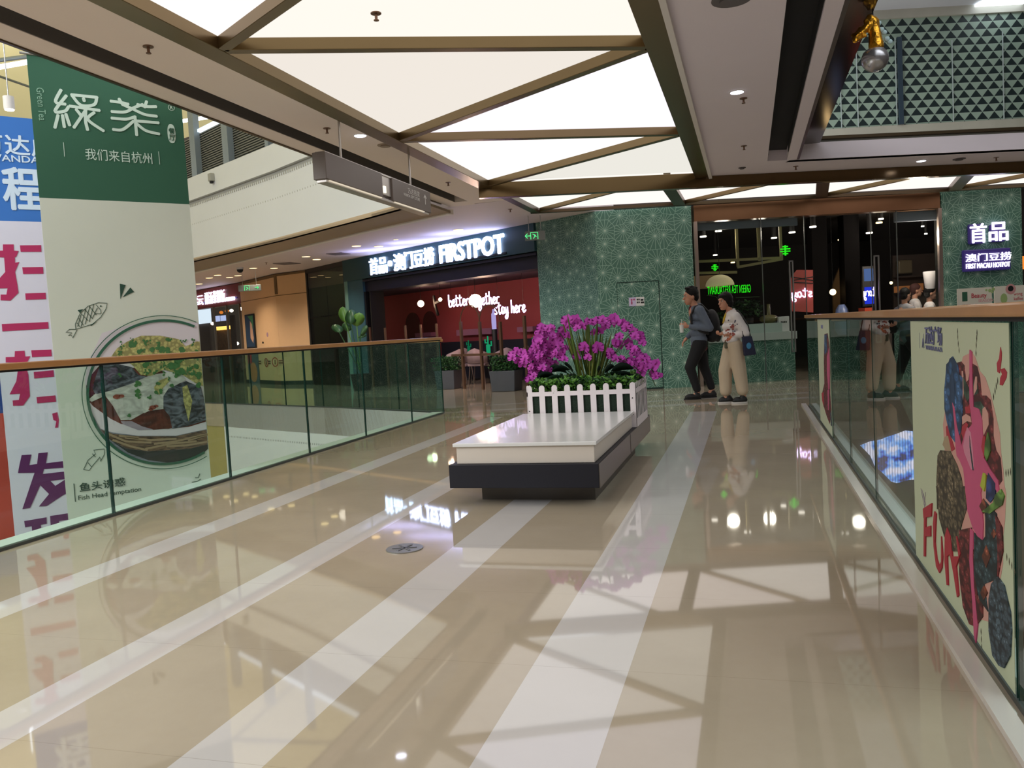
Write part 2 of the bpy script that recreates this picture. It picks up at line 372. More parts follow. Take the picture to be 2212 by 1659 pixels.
# ---- bridge ceiling ------------------------------------------------
BLi, BLo, BRi, BRo = -3.47, -3.65, -.67, -.48
M_sl = mat('slot_side', (120, 112, 106), .6)
mb = MB()
mb.box(-4.64, -5, CZ, -4.42, 13.0, CZ+.45); mb.box(-4.20, -5, CZ, BLo, 12.9, CZ+.45)
mb.box(-4.42, 12.6, CZ, -4.20, 13.0, CZ+.45)
mb.build('ceiling', M_soffit, kind='structure')
mb = MB(); mb.box(-4.42, -5, CZ+.11, -4.2, 12.6, CZ+.45, 0); mb.box(-4.205, -5, CZ+.005, -4.198, 12.6, CZ+.11, 0); mb.box(-4.424, -5, CZ+.005, -4.419, 12.6, CZ+.11, 1)
mb.build('trim_4', [M_dark, M_sl], kind='structure')
mb = MB(); mb.box(-4.67, -5, CZ-.012, -4.64, 12.6, CZ+.06); mb.build('trim_5', M_bronzed, kind='structure')
# right soffit
def lineY(x): return CB.o.y+(x-CB.o.x)*CB.d.y/CB.d.x             # y of the cross beam front at x
# far edge line of the opening
OP = Plane((.33, 11.88), (4.83, 13.40))
def opY(x): return OP.o.y+(x-OP.o.x)*OP.d.y/OP.d.x
mb = MB()
mb.prism([(BRo, -5), (.32, -5), (.32, lineY(.32)), (BRo, lineY(BRo))], CZ, CZ+.5)
mb.prism([(.32, opY(.32)), (8.5, opY(8.5)), (8.5, lineY(8.5)), (.32, lineY(.32))], CZ, CZ+.22)
mb.box(.575, -5, CZ-.0, .70, opY(.6), CZ+.5)
mb.build('ceiling.001', mat('soffit_grey', (226, 216, 224), .7, var=.02, scale=2), kind='structure')
mb = MB(); mb.box(.32, -5, CZ+.14, .575, 12.0, CZ+.5); mb.box(.568, -5, CZ+.02, .574, 11.5, CZ+.14); mb.box(.321, -5, CZ+.006, .326, 11.5, CZ+.14); mb.build('trim_6', M_dark, kind='structure')
mb = MB(); mb.box(BRo-.0, -5, CZ-.045, BRo+.045, lineY(BRo), CZ+.02); mb.build('trim_7', M_white, kind='structure')

# bronze frame of the luminous ceiling: one beam per piece
def beam(name, label, f, cat='ceiling beam', mats=None, group=None):
    mb = MB(); f(mb); return mb.build(name, mats or M_bronze, bevel=.004, label=label, cat=cat, group=group)
ZB = CZ-.03
beam('ceiling_beam', 'long bronze ceiling beam bordering the luminous panels on the left, above the hanging sign', lambda m: m.box(BLo, -5, ZB, BLi, 11.5, CZ+.12))
beam('ceiling_beam', 'long bronze ceiling beam bordering the luminous panels on the right, beside the grey soffit', lambda m: m.box(BRi, -5, ZB, BRo, 12.5, CZ+.12))
L = [(2.1, 3.4), (5.2, 6.45), (8.33, 9.53)]
bars = []
nodesL = [-4.1, -1.0, 2.1, 5.22, 8.33, 11.45]; nodesR = [-2.85, .25, 3.38, 6.47, 9.55]
for k in range(5):
    bars.append(((BLi, nodesL[k]), (BRi, nodesR[k]))); bars.append(((BRi, nodesR[k]+.05), (BLi, nodesL[k+1]-.03)))
names = {4: 'thin bronze ceiling bar running off the top of the picture at the left', 5: 'bronze ceiling bar slanting down left, topmost over the bench view', 6: 'bronze ceiling bar, upper nearly level one across the luminous ceiling', 7: 'bronze ceiling bar, upper slanting one between the two level bars',
         8: 'bronze ceiling bar, lower nearly level one across the luminous ceiling', 9: 'bronze ceiling bar, lower slanting one meeting the cross beam'}
for k, (a, b) in enumerate(bars):
    if k < 4: continue
    beam('ceiling_bar', names[k], lambda m: m.bar(a, b, .085, ZB+.004, CZ+.06), 'ceiling bar', group='bronze zigzag bars of the luminous ceiling')
# luminous panels between them
pts = []
seq = []
for k in range(5): seq += [(BLi, nodesL[k]), (BRi, nodesR[k])]
seq += [(BLi, nodesL[5]), (BRi, 12.45)]
tints = [(255, 248, 238, 1.1)]*3+[(252, 244, 236, 1.08), (253, 244, 240, 1.06), (250, 242, 232, 1.0), (238, 230, 220, .95), (248, 240, 250, 1.06), (252, 246, 242, 1.1), (234, 231, 222, .95)]
plab = ['luminous ceiling panel out of the picture behind the camera', 'luminous ceiling panel just outside the top of the picture', 'luminous ceiling panel above the top edge of the picture', 'white luminous ceiling triangle in the upper left corner beside the slanting bronze bar',
        'large white luminous ceiling triangle at the top with a sprinkler in it', 'creamy luminous ceiling triangle below the top level bar, its point to the left', 'greyish luminous ceiling triangle above the hanging sign', 'pale lilac luminous ceiling triangle against the right beam',
        'narrow white luminous ceiling triangle between the two lowest zigzag bars', 'narrow greenish white luminous ceiling triangle touching the cross beam']
for k in range(len(seq)-2):
    if k < 2: continue
    a, b, c = seq[k], seq[k+1], seq[k+2]
    col = tints[k % len(tints)]
    MB().prism([a, b, c], CZ+.06, CZ+.1).build('luminous_panel', emi('panel_light_%d' % k, col[:3], col[3]), label=plab[k % len(plab)], cat='ceiling light', group='triangular luminous panels over the bridge')
# bronze cross beam hanging below the ceiling
mb = MB(); rect(mb, CB, .0, CZ-.16, 12.2, CZ+.05, -.13, 0); mb.build('cross_beam', mat('bronze_polished', (104, 84, 56), .2, .8, var=.06, scale=2), label='wide polished bronze cross beam spanning the ceiling in front of the shops', cat='ceiling beam', bevel=.004)
# far bay: luminous panels between the cross beam and the shopfront
PFtop = Plane((-3.55, 14.45), (5.9, 17.37))
def pfY(x): return PFtop.o.y+(x-PFtop.o.x)*PFtop.d.y/PFtop.d.x
ribs = [(-3.55, -3.55), (-1.12, -1.10), (1.15, 1.33), (3.35, 3.62), (5.6, 5.9)]
lab = ['leftmost', 'second', 'third', 'rightmost']
for i, (xn, xf) in enumerate(ribs):
    beam('ceiling_rib', ['dark bronze ceiling rib closing the far luminous bay at its left end', 'dark bronze ceiling rib of the far bay above the green wall corner', 'dark bronze ceiling rib of the far bay above the restaurant glass front', 'dark green-brown ceiling rib of the far bay above the hotpot wall', 'dark bronze ceiling rib beyond the right edge of the picture'][i],
         lambda m: m.bar((xn, lineY(xn)+.1), (xf, pfY(xf)), .2 if i else .14, ZB, CZ+.1), 'ceiling rib', M_bronzed, 'ribs of the far luminous bay')
for i in range(4):
    (an, af), (bn, bf) = ribs[i], ribs[i+1]
    q = [(an, lineY(an)+.1), (bn, lineY(bn)+.1), (bf, pfY(bf)), (af, pfY(af))]
    for k, tri in enumerate(((q[0], q[1], q[3]), (q[1], q[2], q[3]))):
        MB().prism(list(tri), CZ+.05, CZ+.09).build('luminous_panel', emi('far_panel_%d%d' % (i, k), (250, 238, 232) if (i+k) % 2 else (252, 246, 238), 1.02+.06*((i+k) % 2)),
            label='%s luminous triangle of the %s far ceiling bay, beyond the cross beam' % (['front', 'back'][k], lab[i]), cat='ceiling light', group='luminous panels of the far bay')
    beam('ceiling_bar', 'thin bronze bar slanting across the %s far luminous bay' % lab[i], lambda m: m.bar((bn-.1, lineY(bn)+.16), (af+.1, pfY(af)-.06), .055, ZB+.01, CZ+.05), 'ceiling bar', group='slanting bars of the far bay')
mb = MB(); rect(mb, PFtop, -.1, CZ-.03, 9.9, CZ+.02, -.05, .05); mb.build('trim_8', M_bronzed, kind='structure')

# ---- far left corridor ceiling -------------------------------------
fas = [(-18.0, 19.6), (-12.0, 16.25), (-8.7, 14.36), (-5.85, 12.55), (-4.64, 11.75)]
trm = [(-18.5, 21.4), (-13.9, 18.7), (-9.9, 16.2), (-6.75, 14.2), (-4.64, 13.0)]
ceil = [(-4.64, 13.0), (BLo, 12.9), (BLo, 11.5), (-3.55, lineY(-3.55)), (-3.55, pfY(-3.55)), (-2.3, 15.3), (-9.8, 20.4), (-12, 22), (-16, 25), (-21, 28), (-26, 28), (-18.5, 21.4), (-13.9, 18.7), (-9.9, 16.2), (-6.75, 14.2)]
MB().prism(ceil, CZ+.001, CZ+.4).build('ceiling.002', mat('corridor_ceiling', (214, 200, 202), .65), kind='structure')
mb = MB(); mb.prism(fas+trm[::-1], CZ-.10, CZ-.06, 0); mb.build('ceiling.003', mat('soffit_brown', (150, 132, 112), .6), kind='structure')
mb = MB()
for a, b in zip(trm[:-1], trm[1:]): mb.bar(a, b, .12, CZ-.12, CZ-.04)
mb.build('trim_9', M_white, kind='structure')
# upper fascia: tan lip, white curved band, groove
mb = MB()
for a, b in zip(fas[:-1], fas[1:]):
    wallseg(mb, a, b, CZ-.1, CZ-.03, .1, 1); wallseg(mb, a, b, CZ-.03, 4.45, .1, 0); 
    pl = Plane(a, b); rect(mb, pl, 0, 4.53, pl.L, 5.02, -.1, .05, 0); rect(mb, pl, 0, 4.45, pl.L, 4.53, -.1, -.03, 2)
    n = int(pl.L/.085)
    for k in range(n): rect(mb, pl, k*pl.L/n, 4.40, k*pl.L/n+.03, 4.452, 0, .012, 2)
    for k in range(int(pl.L/.1)): rect(mb, pl, k*.1+.02, 4.0, k*.1+.034, 4.03, 0, .003, 2)
mb.build('wall_upper_far', [m_fas, mat('tan_lip', (184, 164, 138), .5), mat('groove_grey', (168, 168, 162), .8)], kind='structure')
pl = Plane(fas[1], fas[2]); s_, z_ = pl.px(466, 384)
mb = MB(); rect(mb, pl, s_-.06, z_-.08, s_+.06, z_+.08, .05, .15); rect(mb, pl, s_-.02, z_-.13, s_+.05, z_-.08, .08, .14, 1)
mb.build('wall_sensor_box', [mat('sensor_grey', (150, 150, 142), .5), M_dark], bevel=.008, label='small grey box fixed to the white upper fascia, with a dark underside', cat='wall box')
# louvred wall set back above the fascia
plv = Plane((-17.5, 20.3), (-5.2, 13.2))
mb = MB(); rect(mb, plv, 3.6, 4.9, plv.L, 6.35, -.12, -.04)
n = 26
for k in range(n): rect(mb, plv, 3.6, 4.95+k*.054, plv.L, 4.975+k*.054, -.04, .0)
mb.build('wall_louvre', mat('louvre_grey', (110, 112, 106), .5), kind='structure')
tp = mat('steel_post', (130, 142, 152), .4, .3)
for k, (px_, lab_) in enumerate(((428, 'grey steel post at the left end of the louvred wall above the atrium'), (499, 'grey steel post dividing the louvred wall above the atrium'), (589, 'slim grey steel post of the louvred wall near the ceiling edge'))):
    s_, z_ = plv.px(px_, 320)
    mb = MB(); ww = .14 if k < 2 else .07; rect(mb, plv, s_-ww, 4.8, s_+ww, 7.2, .0, .14); rect(mb, plv, s_-ww-.03, 4.8, s_-ww, 7.2, .04, .1); mb.build('steel_post', tp, label=lab_, cat='post', group='posts of the louvred wall')
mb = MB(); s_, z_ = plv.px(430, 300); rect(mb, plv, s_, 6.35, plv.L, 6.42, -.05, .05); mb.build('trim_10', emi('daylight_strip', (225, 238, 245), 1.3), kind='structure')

# ---- skylight roof over the atrium ---------------------------------
mroof = bpy.data.materials.new('skylight_fabric'); mroof.use_nodes = True; nt = mroof.node_tree; nt.nodes.clear()
t_ = nt.nodes.new('ShaderNodeBsdfTranslucent'); d_ = nt.nodes.new('ShaderNodeBsdfDiffuse'); mx = nt.nodes.new('ShaderNodeMixShader'); o_ = nt.nodes.new('ShaderNodeOutputMaterial')
t_.inputs[0].default_value = rgb(232, 224, 192); d_.inputs[0].default_value = rgb(240, 232, 205); mx.inputs[0].default_value = .7
nt.links.new(d_.outputs[0], mx.inputs[1]); nt.links.new(t_.outputs[0], mx.inputs[2]); nt.links.new(mx.outputs[0], o_.inputs[0])
MB().prism([(-30, -2), (-5.0, -2), (-5.0, 22), (-30, 30)], 9.0, 9.02).build('ceiling_skylight', mroof, kind='structure')
tr = mat('truss_grey', (140, 150, 156), .4, .2)
for k in range(7):
    y = 3.2+k*2.1
    mb = MB(); mb.tube([(-30, y, 8.7), (-5, y+2.5, 8.7)], .055, 8)
    mb.build('roof_truss', tr, label='grey steel tube under the cream skylight fabric, %s' % ['nearest the camera', 'second from the camera', 'third from the camera', 'middle one', 'third from the far end', 'second from the far end', 'farthest'][k], cat='roof tube', group='tubes under the skylight')
for k in range(4):
    x = -9-k*3.0
    mb = MB(); mb.tube([(x, -2, 8.8), (x-1.5, 26, 8.8)], .035, 8)
    mb.build('roof_purlin', tr, label='thin grey purlin crossing the skylight, %s' % ['over the near banner', 'second from the bridge', 'third from the bridge', 'farthest from the bridge'][k], cat='roof tube', group='purlins under the skylight')
for k, (px_, py_, l_) in enumerate(((0, 143, 1), (400, 262, 2))):
    q = P(px_ if k else 20, py_, 8.3)
    mb = MB(); mb.box(q.x-1.4, q.y-.05, 8.28, q.x+1.2, q.y+.05, 8.36); mb.box(q.x-1.3, q.y-.01, 8.36, q.x-1.28, q.y+.01, 9.0); mb.box(q.x+1.1, q.y-.01, 8.36, q.x+1.12, q.y+.01, 9.0); mb.build('fluorescent_tube_light', emi('tube_light', (235, 245, 255), 4), label=['slim white strip light under the skylight left of the green banner', 'slim white strip light under the skylight right of the green banner'][k], cat='strip light', group='strip lights under the skylight')
# ================================================================== RAILINGS
def railing(name, label, pl, joints, z0=.02, zt=1.18, railw=.07, railh=.045, gm=None):
    t = thing(name, pl.w(joints[0], 0), label, 'railing')
    for a, b in zip(joints[:-1], joints[1:]):
        mb = MB(); rect(mb, pl, a+.006, z0, b-.006, zt-railh+.01, -.006, .006)
        o = mb.build('glass_panel', gm or M_glass, t)
        mb = MB(); rect(mb, pl, b-.011, z0, b-.0075, zt-railh, -.007, .007); mb.build('pane_edge', M_edge, o)
        mb = MB(); rect(mb, pl, a+.0075, z0, a+.011, zt-railh, -.007, .007); mb.build('pane_edge', M_edge, o)
    mb = MB(); rect(mb, pl, joints[0], zt-railh, joints[-1]+.03, zt, -railw/2, railw/2); mb.build('handrail', M_rail, t, bevel=.008)
    mb = MB(); rect(mb, pl, joints[0], zt-railh-.014, joints[-1]+.01, zt-railh, -.016, .016); mb.build('rail_channel', M_dark, t)
    mb = MB(); rect(mb, pl, joints[0], .0, joints[-1], z0, -.012, .012); mb.build('base_channel', mat('channel_grey', (86, 92, 90), .4, .4), t)
    return t
RL = Plane((-4.58, 0), (-4.58, 12)); RR = Plane((.74, 12), (.74, 0))
railing('glass_railing', 'long glass railing with wooden handrail on the left side of the bridge', RL, [.7, 2.15, 3.6, 5.02, 6.47, 7.89, 9.26, 10.72, 11.96])
railing('glass_railing', 'glass railing on the right side of the bridge with floral posters stuck on it', RR, [12-11.6, 12-9.78, 12-8.36, 12-6.95, 12-5.6, 12-4.27, 12-2.72, 12-1.35, 12.6], zt=1.205, railh=.042)
for a, b, lab in (((-7.59, 13.69), (-4.62, 12.1), 'glass railing on the far edge of the atrium, nearest the bridge end'), ((-10.97, 15.4), (-7.59, 13.69), 'glass railing on the far edge of the atrium in front of the beige column'), ((-15, 17.4), (-10.97, 15.4), 'glass railing on the far edge of the atrium, mostly behind the green banner')):
    pl = Plane(a, b); n = max(2, round(pl.L/1.25)); railing('glass_railing', lab, pl, [pl.L*i/n for i in range(n+1)], zt=1.15, gm=M_glassf)
pl = Plane((.86, 11.8), (.86+11*rt0.x, 11.8+11*rt0.y))
railing('glass_railing', 'glass railing along the void to the right, in front of the hotpot shop', pl, [1.3*i for i in range(8)], zt=1.15, gm=M_glassf)

# ================================================================== BENCH + PLANTER
t = thing('bench', (-1.52, 5.4, 0), 'low white bench top on a dark framed base in the middle of the bridge', 'bench')
M_btop = mat('bench_top_white', (226, 226, 224), .22, coat=.15, var=.015)
M_bside = mat('bench_side_cream', (214, 204, 192), .4)
mb = MB(); mb.box(-2.025, 5.42, .415, -1.005, 7.32, .44); mb.build('seat_top', M_btop, t, bevel=.004)
mb = MB(); mb.box(-2.005, 5.44, .295, -1.025, 7.30, .415); mb.build('seat_block', M_bside, t, bevel=.003)
mb = MB(); mb.box(-2.055, 5.40, .13, -.995, 8.36, .293, 0)
mb.build('frame', mat('anthracite_panel', (30, 30, 38), .5, spec=.3), t, bevel=.003)
mb = MB(); mb.box(-.995, 5.41, .128, -.990, 6.9, .288); mb.box(-.995, 6.93, .128, -.990, 8.35, .288)
mb.build('side_panel', mat('grey_steel_side', (120, 114, 110), .28, .5), t)
mb = MB(); mb.box(-1.90, 5.64, 0, -1.07, 7.75, .128); mb.build('plinth', mat('plinth_steel', (92, 88, 84), .4, .5), t)

t = thing('planter_box', (-1.48, 7.35, .293), 'white picket fence planter box standing on the back of the bench', 'planter')
M_pick = mat('picket_white', (236, 226, 228), .5)
def picket_side(pl, L, n, wd, th=.012):
    mb = MB(); z0, z1 = .293, .695
    for k in range(n):
        c = wd/2+(L-wd)*k/(n-1)
        slab(mb, pl, [(c-wd/2, z0)]+[(c+wd/2, z0)]+[(c+wd/2*math.cos(a), z1-wd/2+wd/2*math.sin(a)) for a in [i*math.pi/8 for i in range(9)]], -th, .0)
    rect(mb, pl, 0, z0, L, z0+.075, -th*.8, -.0005); rect(mb, pl, 0, .595, L, .635, -th*.9, -.0003)
    return mb
XL, XR, Y0, Y1 = -1.985, -.985, 7.335, 8.15
fr = picket_side(Plane((XL, Y0), (XR, Y0)), XR-XL, 9, .052); fr.build('front_fence', M_pick, t)
picket_side(Plane((XR, Y0), (XR, Y1)), Y1-Y0, 9, .038, .003).build('side_fence', M_pick, t, label='right side fence seen edge-on')
picket_side(Plane((XL, Y1), (XL, Y0)), Y1-Y0, 9, .052).build('side_fence', M_pick, t)
picket_side(Plane((XR, Y1), (XL, Y1)), XR-XL, 9, .052).build('back_fence', M_pick, t)
mb = MB()
for q in ((XL+.02, .46), (XL+.02, .36), (XR-.03, .555), (XR-.03, .41)): disc(mb, Plane((0, Y0), (1, Y0)), (q[0], q[1]), .006, 0, .004, n=8)
mb.build('screw', M_dark, t)
mb = MB(); mb.box(XL+.02, Y0+.02, .295, XR-.02, Y1-.02, .60); mb.build('liner', mat('artificial_grass', (28, 46, 32), .9, var=.4, scale=60, bump=.6), t)

def leafy(name, c, r, n, size, mats, parent=None, flat=.35, seed=1, **tags):
    """bushy mass of many small leaves filling a box (half sizes r) around c"""
    R = random.Random(seed); mb = MB()
    for k in range(n):
        p = Vector((c[0]+R.uniform(-1, 1)*r[0], c[1]+R.uniform(-1, 1)*r[1], c[2]+R.uniform(-1, 1)*r[2]))
        d = Vector((R.gauss(0, 1), R.gauss(0, 1), abs(R.gauss(0, 1))*flat+.15)).normalized(); s = d.cross(Vector((R.gauss(0, 1), R.gauss(0, 1), R.gauss(0, 1)))).normalized(); L_ = size*R.uniform(.6, 1.3); w_ = L_*.32
        u = d.cross(s)*w_*.25
        mb.add([p, p+d*L_*.5+s*w_-u, p+d*L_, p+d*L_*.5-s*w_-u, p+d*L_*.5+u], [(0, 1, 4), (1, 2, 4), (2, 3, 4), (3, 0, 4)], R.randrange(len(mats)))
    return mb.build(name, mats, parent, **tags)
G1 = mat('leaf_bright', (92, 146, 52), .5); G2 = mat('leaf_mid', (48, 92, 40), .5); G3 = mat('leaf_dark', (26, 52, 34), .7, spec=.2); G4 = mat('leaf_deep', (18, 34, 26), .75, spec=.2)
leafy('ground_cover', (-1.485, 7.74, .665), (.47, .38, .065), 7500, .045, [G1, G1, G2, G3], seed=3, label='low bright green ground cover foliage filling the picket planter', cat='foliage', kind='stuff')
# orchid arrangement
OR = thing('orchid_arrangement', (-1.48, 7.75, .62), 'large arrangement of magenta orchids with sword leaves rising from the picket planter', 'flowers')
PO = Plane((-3, 7.72), (0, 7.72))
def oc(x, y): return PO.px(1080+x*.16275, 670+y*.16275)
R = random.Random(11)
M_pet = mat('orchid_petal', (196, 66, 182), .55, var=.18, scale=30); M_lip = mat('orchid_lip', (150, 30, 120), .5); M_stem = mat('orchid_stem', (58, 78, 40), .5)
def flower_mesh():
    mb = MB()
    for k, (a, rr, ww) in enumerate(((90, 1, .8), (210, 1, .7), (330, 1, .7), (15, .98, 1.15), (165, .98, 1.15))):
        a = math.radians(a); d = Vector((math.cos(a), math.sin(a), 0)); s = Vector((-d.y, d.x, 0)); vs = [Vector((0, 0, 0))]
        n = 8
        for i in range(n+1):
            tt = i/n; wv = math.sin(min(1, tt*1.02)*math.pi)**.5*ww*.5; vs.append(d*tt*rr*(1) + s*wv + Vector((0, 0, .18*tt*tt+(.1 if k < 3 else .16))))
        for i in range(n+1):
            tt = 1-i/n; wv = math.sin(min(1, tt*1.02)*math.pi)**.5*ww*.5; vs.append(d*tt*rr - s*wv + Vector((0, 0, .18*tt*tt+(.1 if k < 3 else .16))))
        mb.add(vs, [(0, i, i+1) for i in range(1, len(vs)-1)], 0, True)
    mb.ell((0, -.12, .22), (.16, .2, .14), 8, 5, 1); mb.ell((0, -.02, .28), (.07, .07, .1), 6, 4, 1)
    return mb
proto = flower_mesh().build('flower', [M_pet, M_lip], OR)
lines = [[(520, 300), (600, 270), (700, 250), (820, 270), (900, 340)], [(510, 390), (600, 350), (700, 330), (800, 330)], [(510, 430), (600, 420), (700, 400), (800, 410)], [(560, 520), (640, 500), (740, 490), (830, 560)],
         [(620, 560), (720, 590), (820, 620), (840, 660)], [(150, 600), (170, 640), (260, 570), (330, 590), (400, 600), (480, 570)], [(230, 680), (310, 680), (390, 660), (470, 640), (560, 640)], [(540, 600), (560, 560), (600, 680), (660, 690)],
         [(420, 760), (480, 780), (560, 770), (440, 840), (400, 890), (520, 740)], [(890, 140), (1000, 135)], [(880, 160), (1010, 210), (1030, 240), (1090, 205)], [(1220, 160), (1290, 160), (1350, 145), (1400, 200), (1460, 140), (1500, 165), (1560, 160), (1630, 175), (1690, 210), (1700, 250)],
         [(1400, 190), (1330, 280)], [(1590, 350)], [(1780, 290), (1790, 350), (1860, 330), (1870, 380)], [(1550, 430), (1560, 470), (1700, 440), (1720, 480), (1790, 530), (1780, 570)], [(1120, 490), (1130, 530), (1290, 495), (1300, 530), (1170, 630), (1010, 620)],
         [(1480, 590), (1540, 640), (1600, 650), (1640, 690), (1720, 700), (1790, 700), (1830, 740), (1870, 790)], [(1850, 600), (1880, 650), (1940, 640), (1820, 650), (1940, 690), (1900, 760), (1880, 830), (1990, 740), (2030, 760), (2040, 830), (2070, 870)]]
big = {(890, 140), (1000, 135), (1120, 490), (1290, 495)}
blooms = []
for ln in lines:
    for (x, y) in ln:
        s_, z_ = oc(x+R.uniform(-8, 8), y+R.uniform(-8, 8)); yy = R.uniform(-.12, .10); k = (PO.w(s_, z_)-EYE); p = EYE+k*(1+yy/7.6)
        r_ = (.066 if (x, y) in big else R.uniform(.042, .056)); blooms.append((p, r_))
        for _ in range(2 if x < 900 else 1):            # neighbouring blooms on the same stalk
            if (x, y) not in big and R.random() < .45: blooms.append((p+Vector((R.uniform(-.045, .045), R.uniform(-.08, .08), R.uniform(-.045, .045))), R.uniform(.042, .055)))
def brot(): return (math.radians(80+R.uniform(-35, 20)), R.uniform(-.5, .5), R.uniform(-.7, .7)+.1)
rest = MB(); pm_ = proto.data
for i, (p, r_) in enumerate(sorted(blooms, key=lambda b: b[0].y)):
    e_ = brot()
    if i < 100:
        f = proto if i == 0 else proto.copy()
        if i: COL.objects.link(f); f.parent = OR
        f.matrix_parent_inverse = Matrix.Translation(-OR.location); f.location = p; f.scale = (r_, r_, r_); f.rotation_euler = e_
    else:
        Mx = Matrix.Translation(p) @ mathutils.Euler(e_).to_matrix().to_4x4() @ Matrix.Scale(r_, 4)
        for poly_ in pm_.polygons: rest.add([Mx @ pm_.vertices[j].co for j in poly_.vertices], [tuple(range(len(poly_.vertices)))], poly_.material_index, True)
if rest.v: rest.build('flower_mass', [M_pet, M_lip], OR, kind='stuff')
def stem(pts, r=.0045, y=0.):
    mb = MB(); q = [];
    for i, (a, b) in enumerate(pts): s_, z_ = oc(a, b); q.append(PO.w(s_, z_, y))
    mb.tube(q, r, 6); return mb.build('stem', M_stem, OR)
for st in ([(1050, 860), (980, 700), (860, 420), (760, 270), (600, 250), (530, 330)], [(1000, 860), (850, 700), (700, 600), (400, 590), (160, 620)], [(960, 860), (800, 720), (600, 700), (480, 780), (410, 900)],
           [(1150, 860), (1060, 500), (1000, 250), (890, 140)], [(1250, 860), (1200, 500), (1230, 230), (1320, 150), (1560, 180), (1700, 260)], [(1400, 860), (1480, 640), (1560, 500), (1700, 430), (1850, 600), (1960, 700), (2060, 880)],
           [(1350, 860), (1450, 700), (1580, 640), (1750, 700), (1880, 830)], [(1330, 860), (1600, 500), (1660, 380), (1760, 280), (1870, 350)], [(1200, 860), (1180, 650), (1120, 500)], [(1260, 860), (1320, 640), (1290, 500)], [(1960, 780), (2060, 1010)]):
    stem(st, y=R.uniform(-.05, .05))
def blade(base, tip, w_, m, y=0., bend=0.):
    mb = MB(); (sa, za), (sb, zb) = oc(*base), oc(*tip); A = PO.w(sa, za, y); B = PO.w(sb, zb, y+R.uniform(-.08, .08)); n = 7; vs = []
    for i in range(n+1):
        t_ = i/n; p = A.lerp(B, t_)+PO.d*bend*t_*t_; ww = w_*(1-t_**3)*(.55+.45*math.sin(min(1, t_*1.6)*math.pi/2)); vs += [p-PO.d*ww, p+PO.n*ww*.35, p+PO.d*ww, p-PO.n*.002]
    fs = []
    for i in range(n):
        for k in range(4): fs.append((i*4+k, i*4+(k+1) % 4, i*4+4+(k+1) % 4, i*4+4+k))
    mb.add(vs, fs, 0, True); return mb.build('sword_leaf', m, OR)
Lf = mat('sword_leaf_green', (78, 104, 32), .4, var=.25, scale=15); Lf2 = mat('sword_leaf_olive', (104, 112, 40), .4)
for k, (x, y) in enumerate([(820, 70), (920, 20), (880, 230), (960, 260), (1040, 260), (1135, 40), (1110, 120), (1170, 140), (1230, 230), (1200, 300), (1330, 190), (1300, 100), (1290, 260), (1370, 300), (1420, 330), (1470, 290), (1525, 245), (1440, 400), (1000, 330), (1060, 200), (880, 400), (1240, 370), (1150, 260)]):
    blade((1200+(x-1180)*.42+R.uniform(-30, 30), 870), (x, y), R.uniform(.013, .021), Lf if k % 3 else Lf2, R.uniform(-.1, .1))
def broad(c, a, L_, m, y=0.):
    mb = MB(); s_, z_ = oc(*c); A = PO.w(s_, z_, y); d = (PO.d*math.cos(a)+Vector((0, 0, 1))*math.sin(a)); s = (PO.n*.75+Vector((0, 0, .5))).normalized(); nn = d.cross(s); vs = []; n = 8
    for i in range(n+1):
        t_ = i/n; ww = math.sin(t_*math.pi)**.6*L_*.27; p = A+d*L_*t_-Vector((0, 0, 1))*L_*.5*t_*t_; vs += [p-s*ww, p+nn*ww*.3, p+s*ww, p-nn*.004]
    fs = [(i*4+k, i*4+(k+1) % 4, i*4+4+(k+1) % 4, i*4+4+k) for i in range(n) for k in range(4)]
    mb.add(vs, fs, 0, True); return mb.build('broad_leaf', m, OR)
for k, (x, y, a, l_) in enumerate([(900, 830, 2.4, .24), (1000, 820, 2.0, .2), (780, 860, 2.7, .2), (1100, 850, 1.9, .16), (1400, 830, 1.0, .18), (1500, 800, .6, .26), (1440, 860, .3, .22), (1300, 850, 1.3, .15), (1560, 860, .5, .16), (880, 880, 2.9, .2), (960, 780, 2.7, .2), (1200, 860, 1.6, .16)]):
    broad((x, y), a, l_, G4 if k % 3 else G3, R.uniform(-.12, .14))

# ================================================================== FLOOR DRAIN
t = thing('floor_drain', (-1.93, 4.29, 0), 'round chrome floor cover set in the floor left of the bench', 'floor cover')
MB().cyl((-1.93, 4.29), .105, 0.0, .006, 40).build('rim', M_steel, t, bevel=.002)
mb = MB()
for a in range(6): q = Vector((-1.93, 4.29)); d = Vector((math.cos(a*math.pi/3+.3), math.sin(a*math.pi/3+.3))); mb.bar(q-d*.0, q+d*.07, .012, .006, .009)
mb.build('grip', mat('drain_dark', (130, 130, 134), .35, .8), t)

# ================================================================== HANGING DIRECTION SIGN
t = thing('direction_sign', (-3.62, 8.1, 2.65), 'long taupe direction sign with an arrow hanging from the left ceiling beam', 'hanging sign')
M_taupe = mat('sign_taupe', (108, 98, 92), .4, .2); M_sign_steel = mat('sign_steel', (196, 190, 184), .3, .7)
PS = Plane((-3.60, 6.75), (-3.60, 9.6)); ps = lambda *q: PS.px(*q)
mb = MB(); mb.box(-3.70, 6.83, 2.895, -3.60, 9.32, 2.915); mb.box(-3.70, 6.83, 2.635, -3.60, 9.32, 2.66); mb.build('frame', M_sign_steel, t, bevel=.003)
s1 = PS.px(822, 363)[0]; s2 = PS.px(844, 378)[0]
mb = MB(); rect(mb, PS, .06, 2.66, s1, 2.905, -.12, .012); mb.build('panel', M_taupe, t, bevel=.006)
mb = MB(); rect(mb, PS, s2, 2.66, 2.62, 2.905, -.12, .012); mb.build('panel', M_taupe, t, bevel=.006)
mb = MB(); rect(mb, PS, s1, 2.70, s2, 2.895, -.08, -.01); mb.build('connector', M_sign_steel, t, bevel=.003)
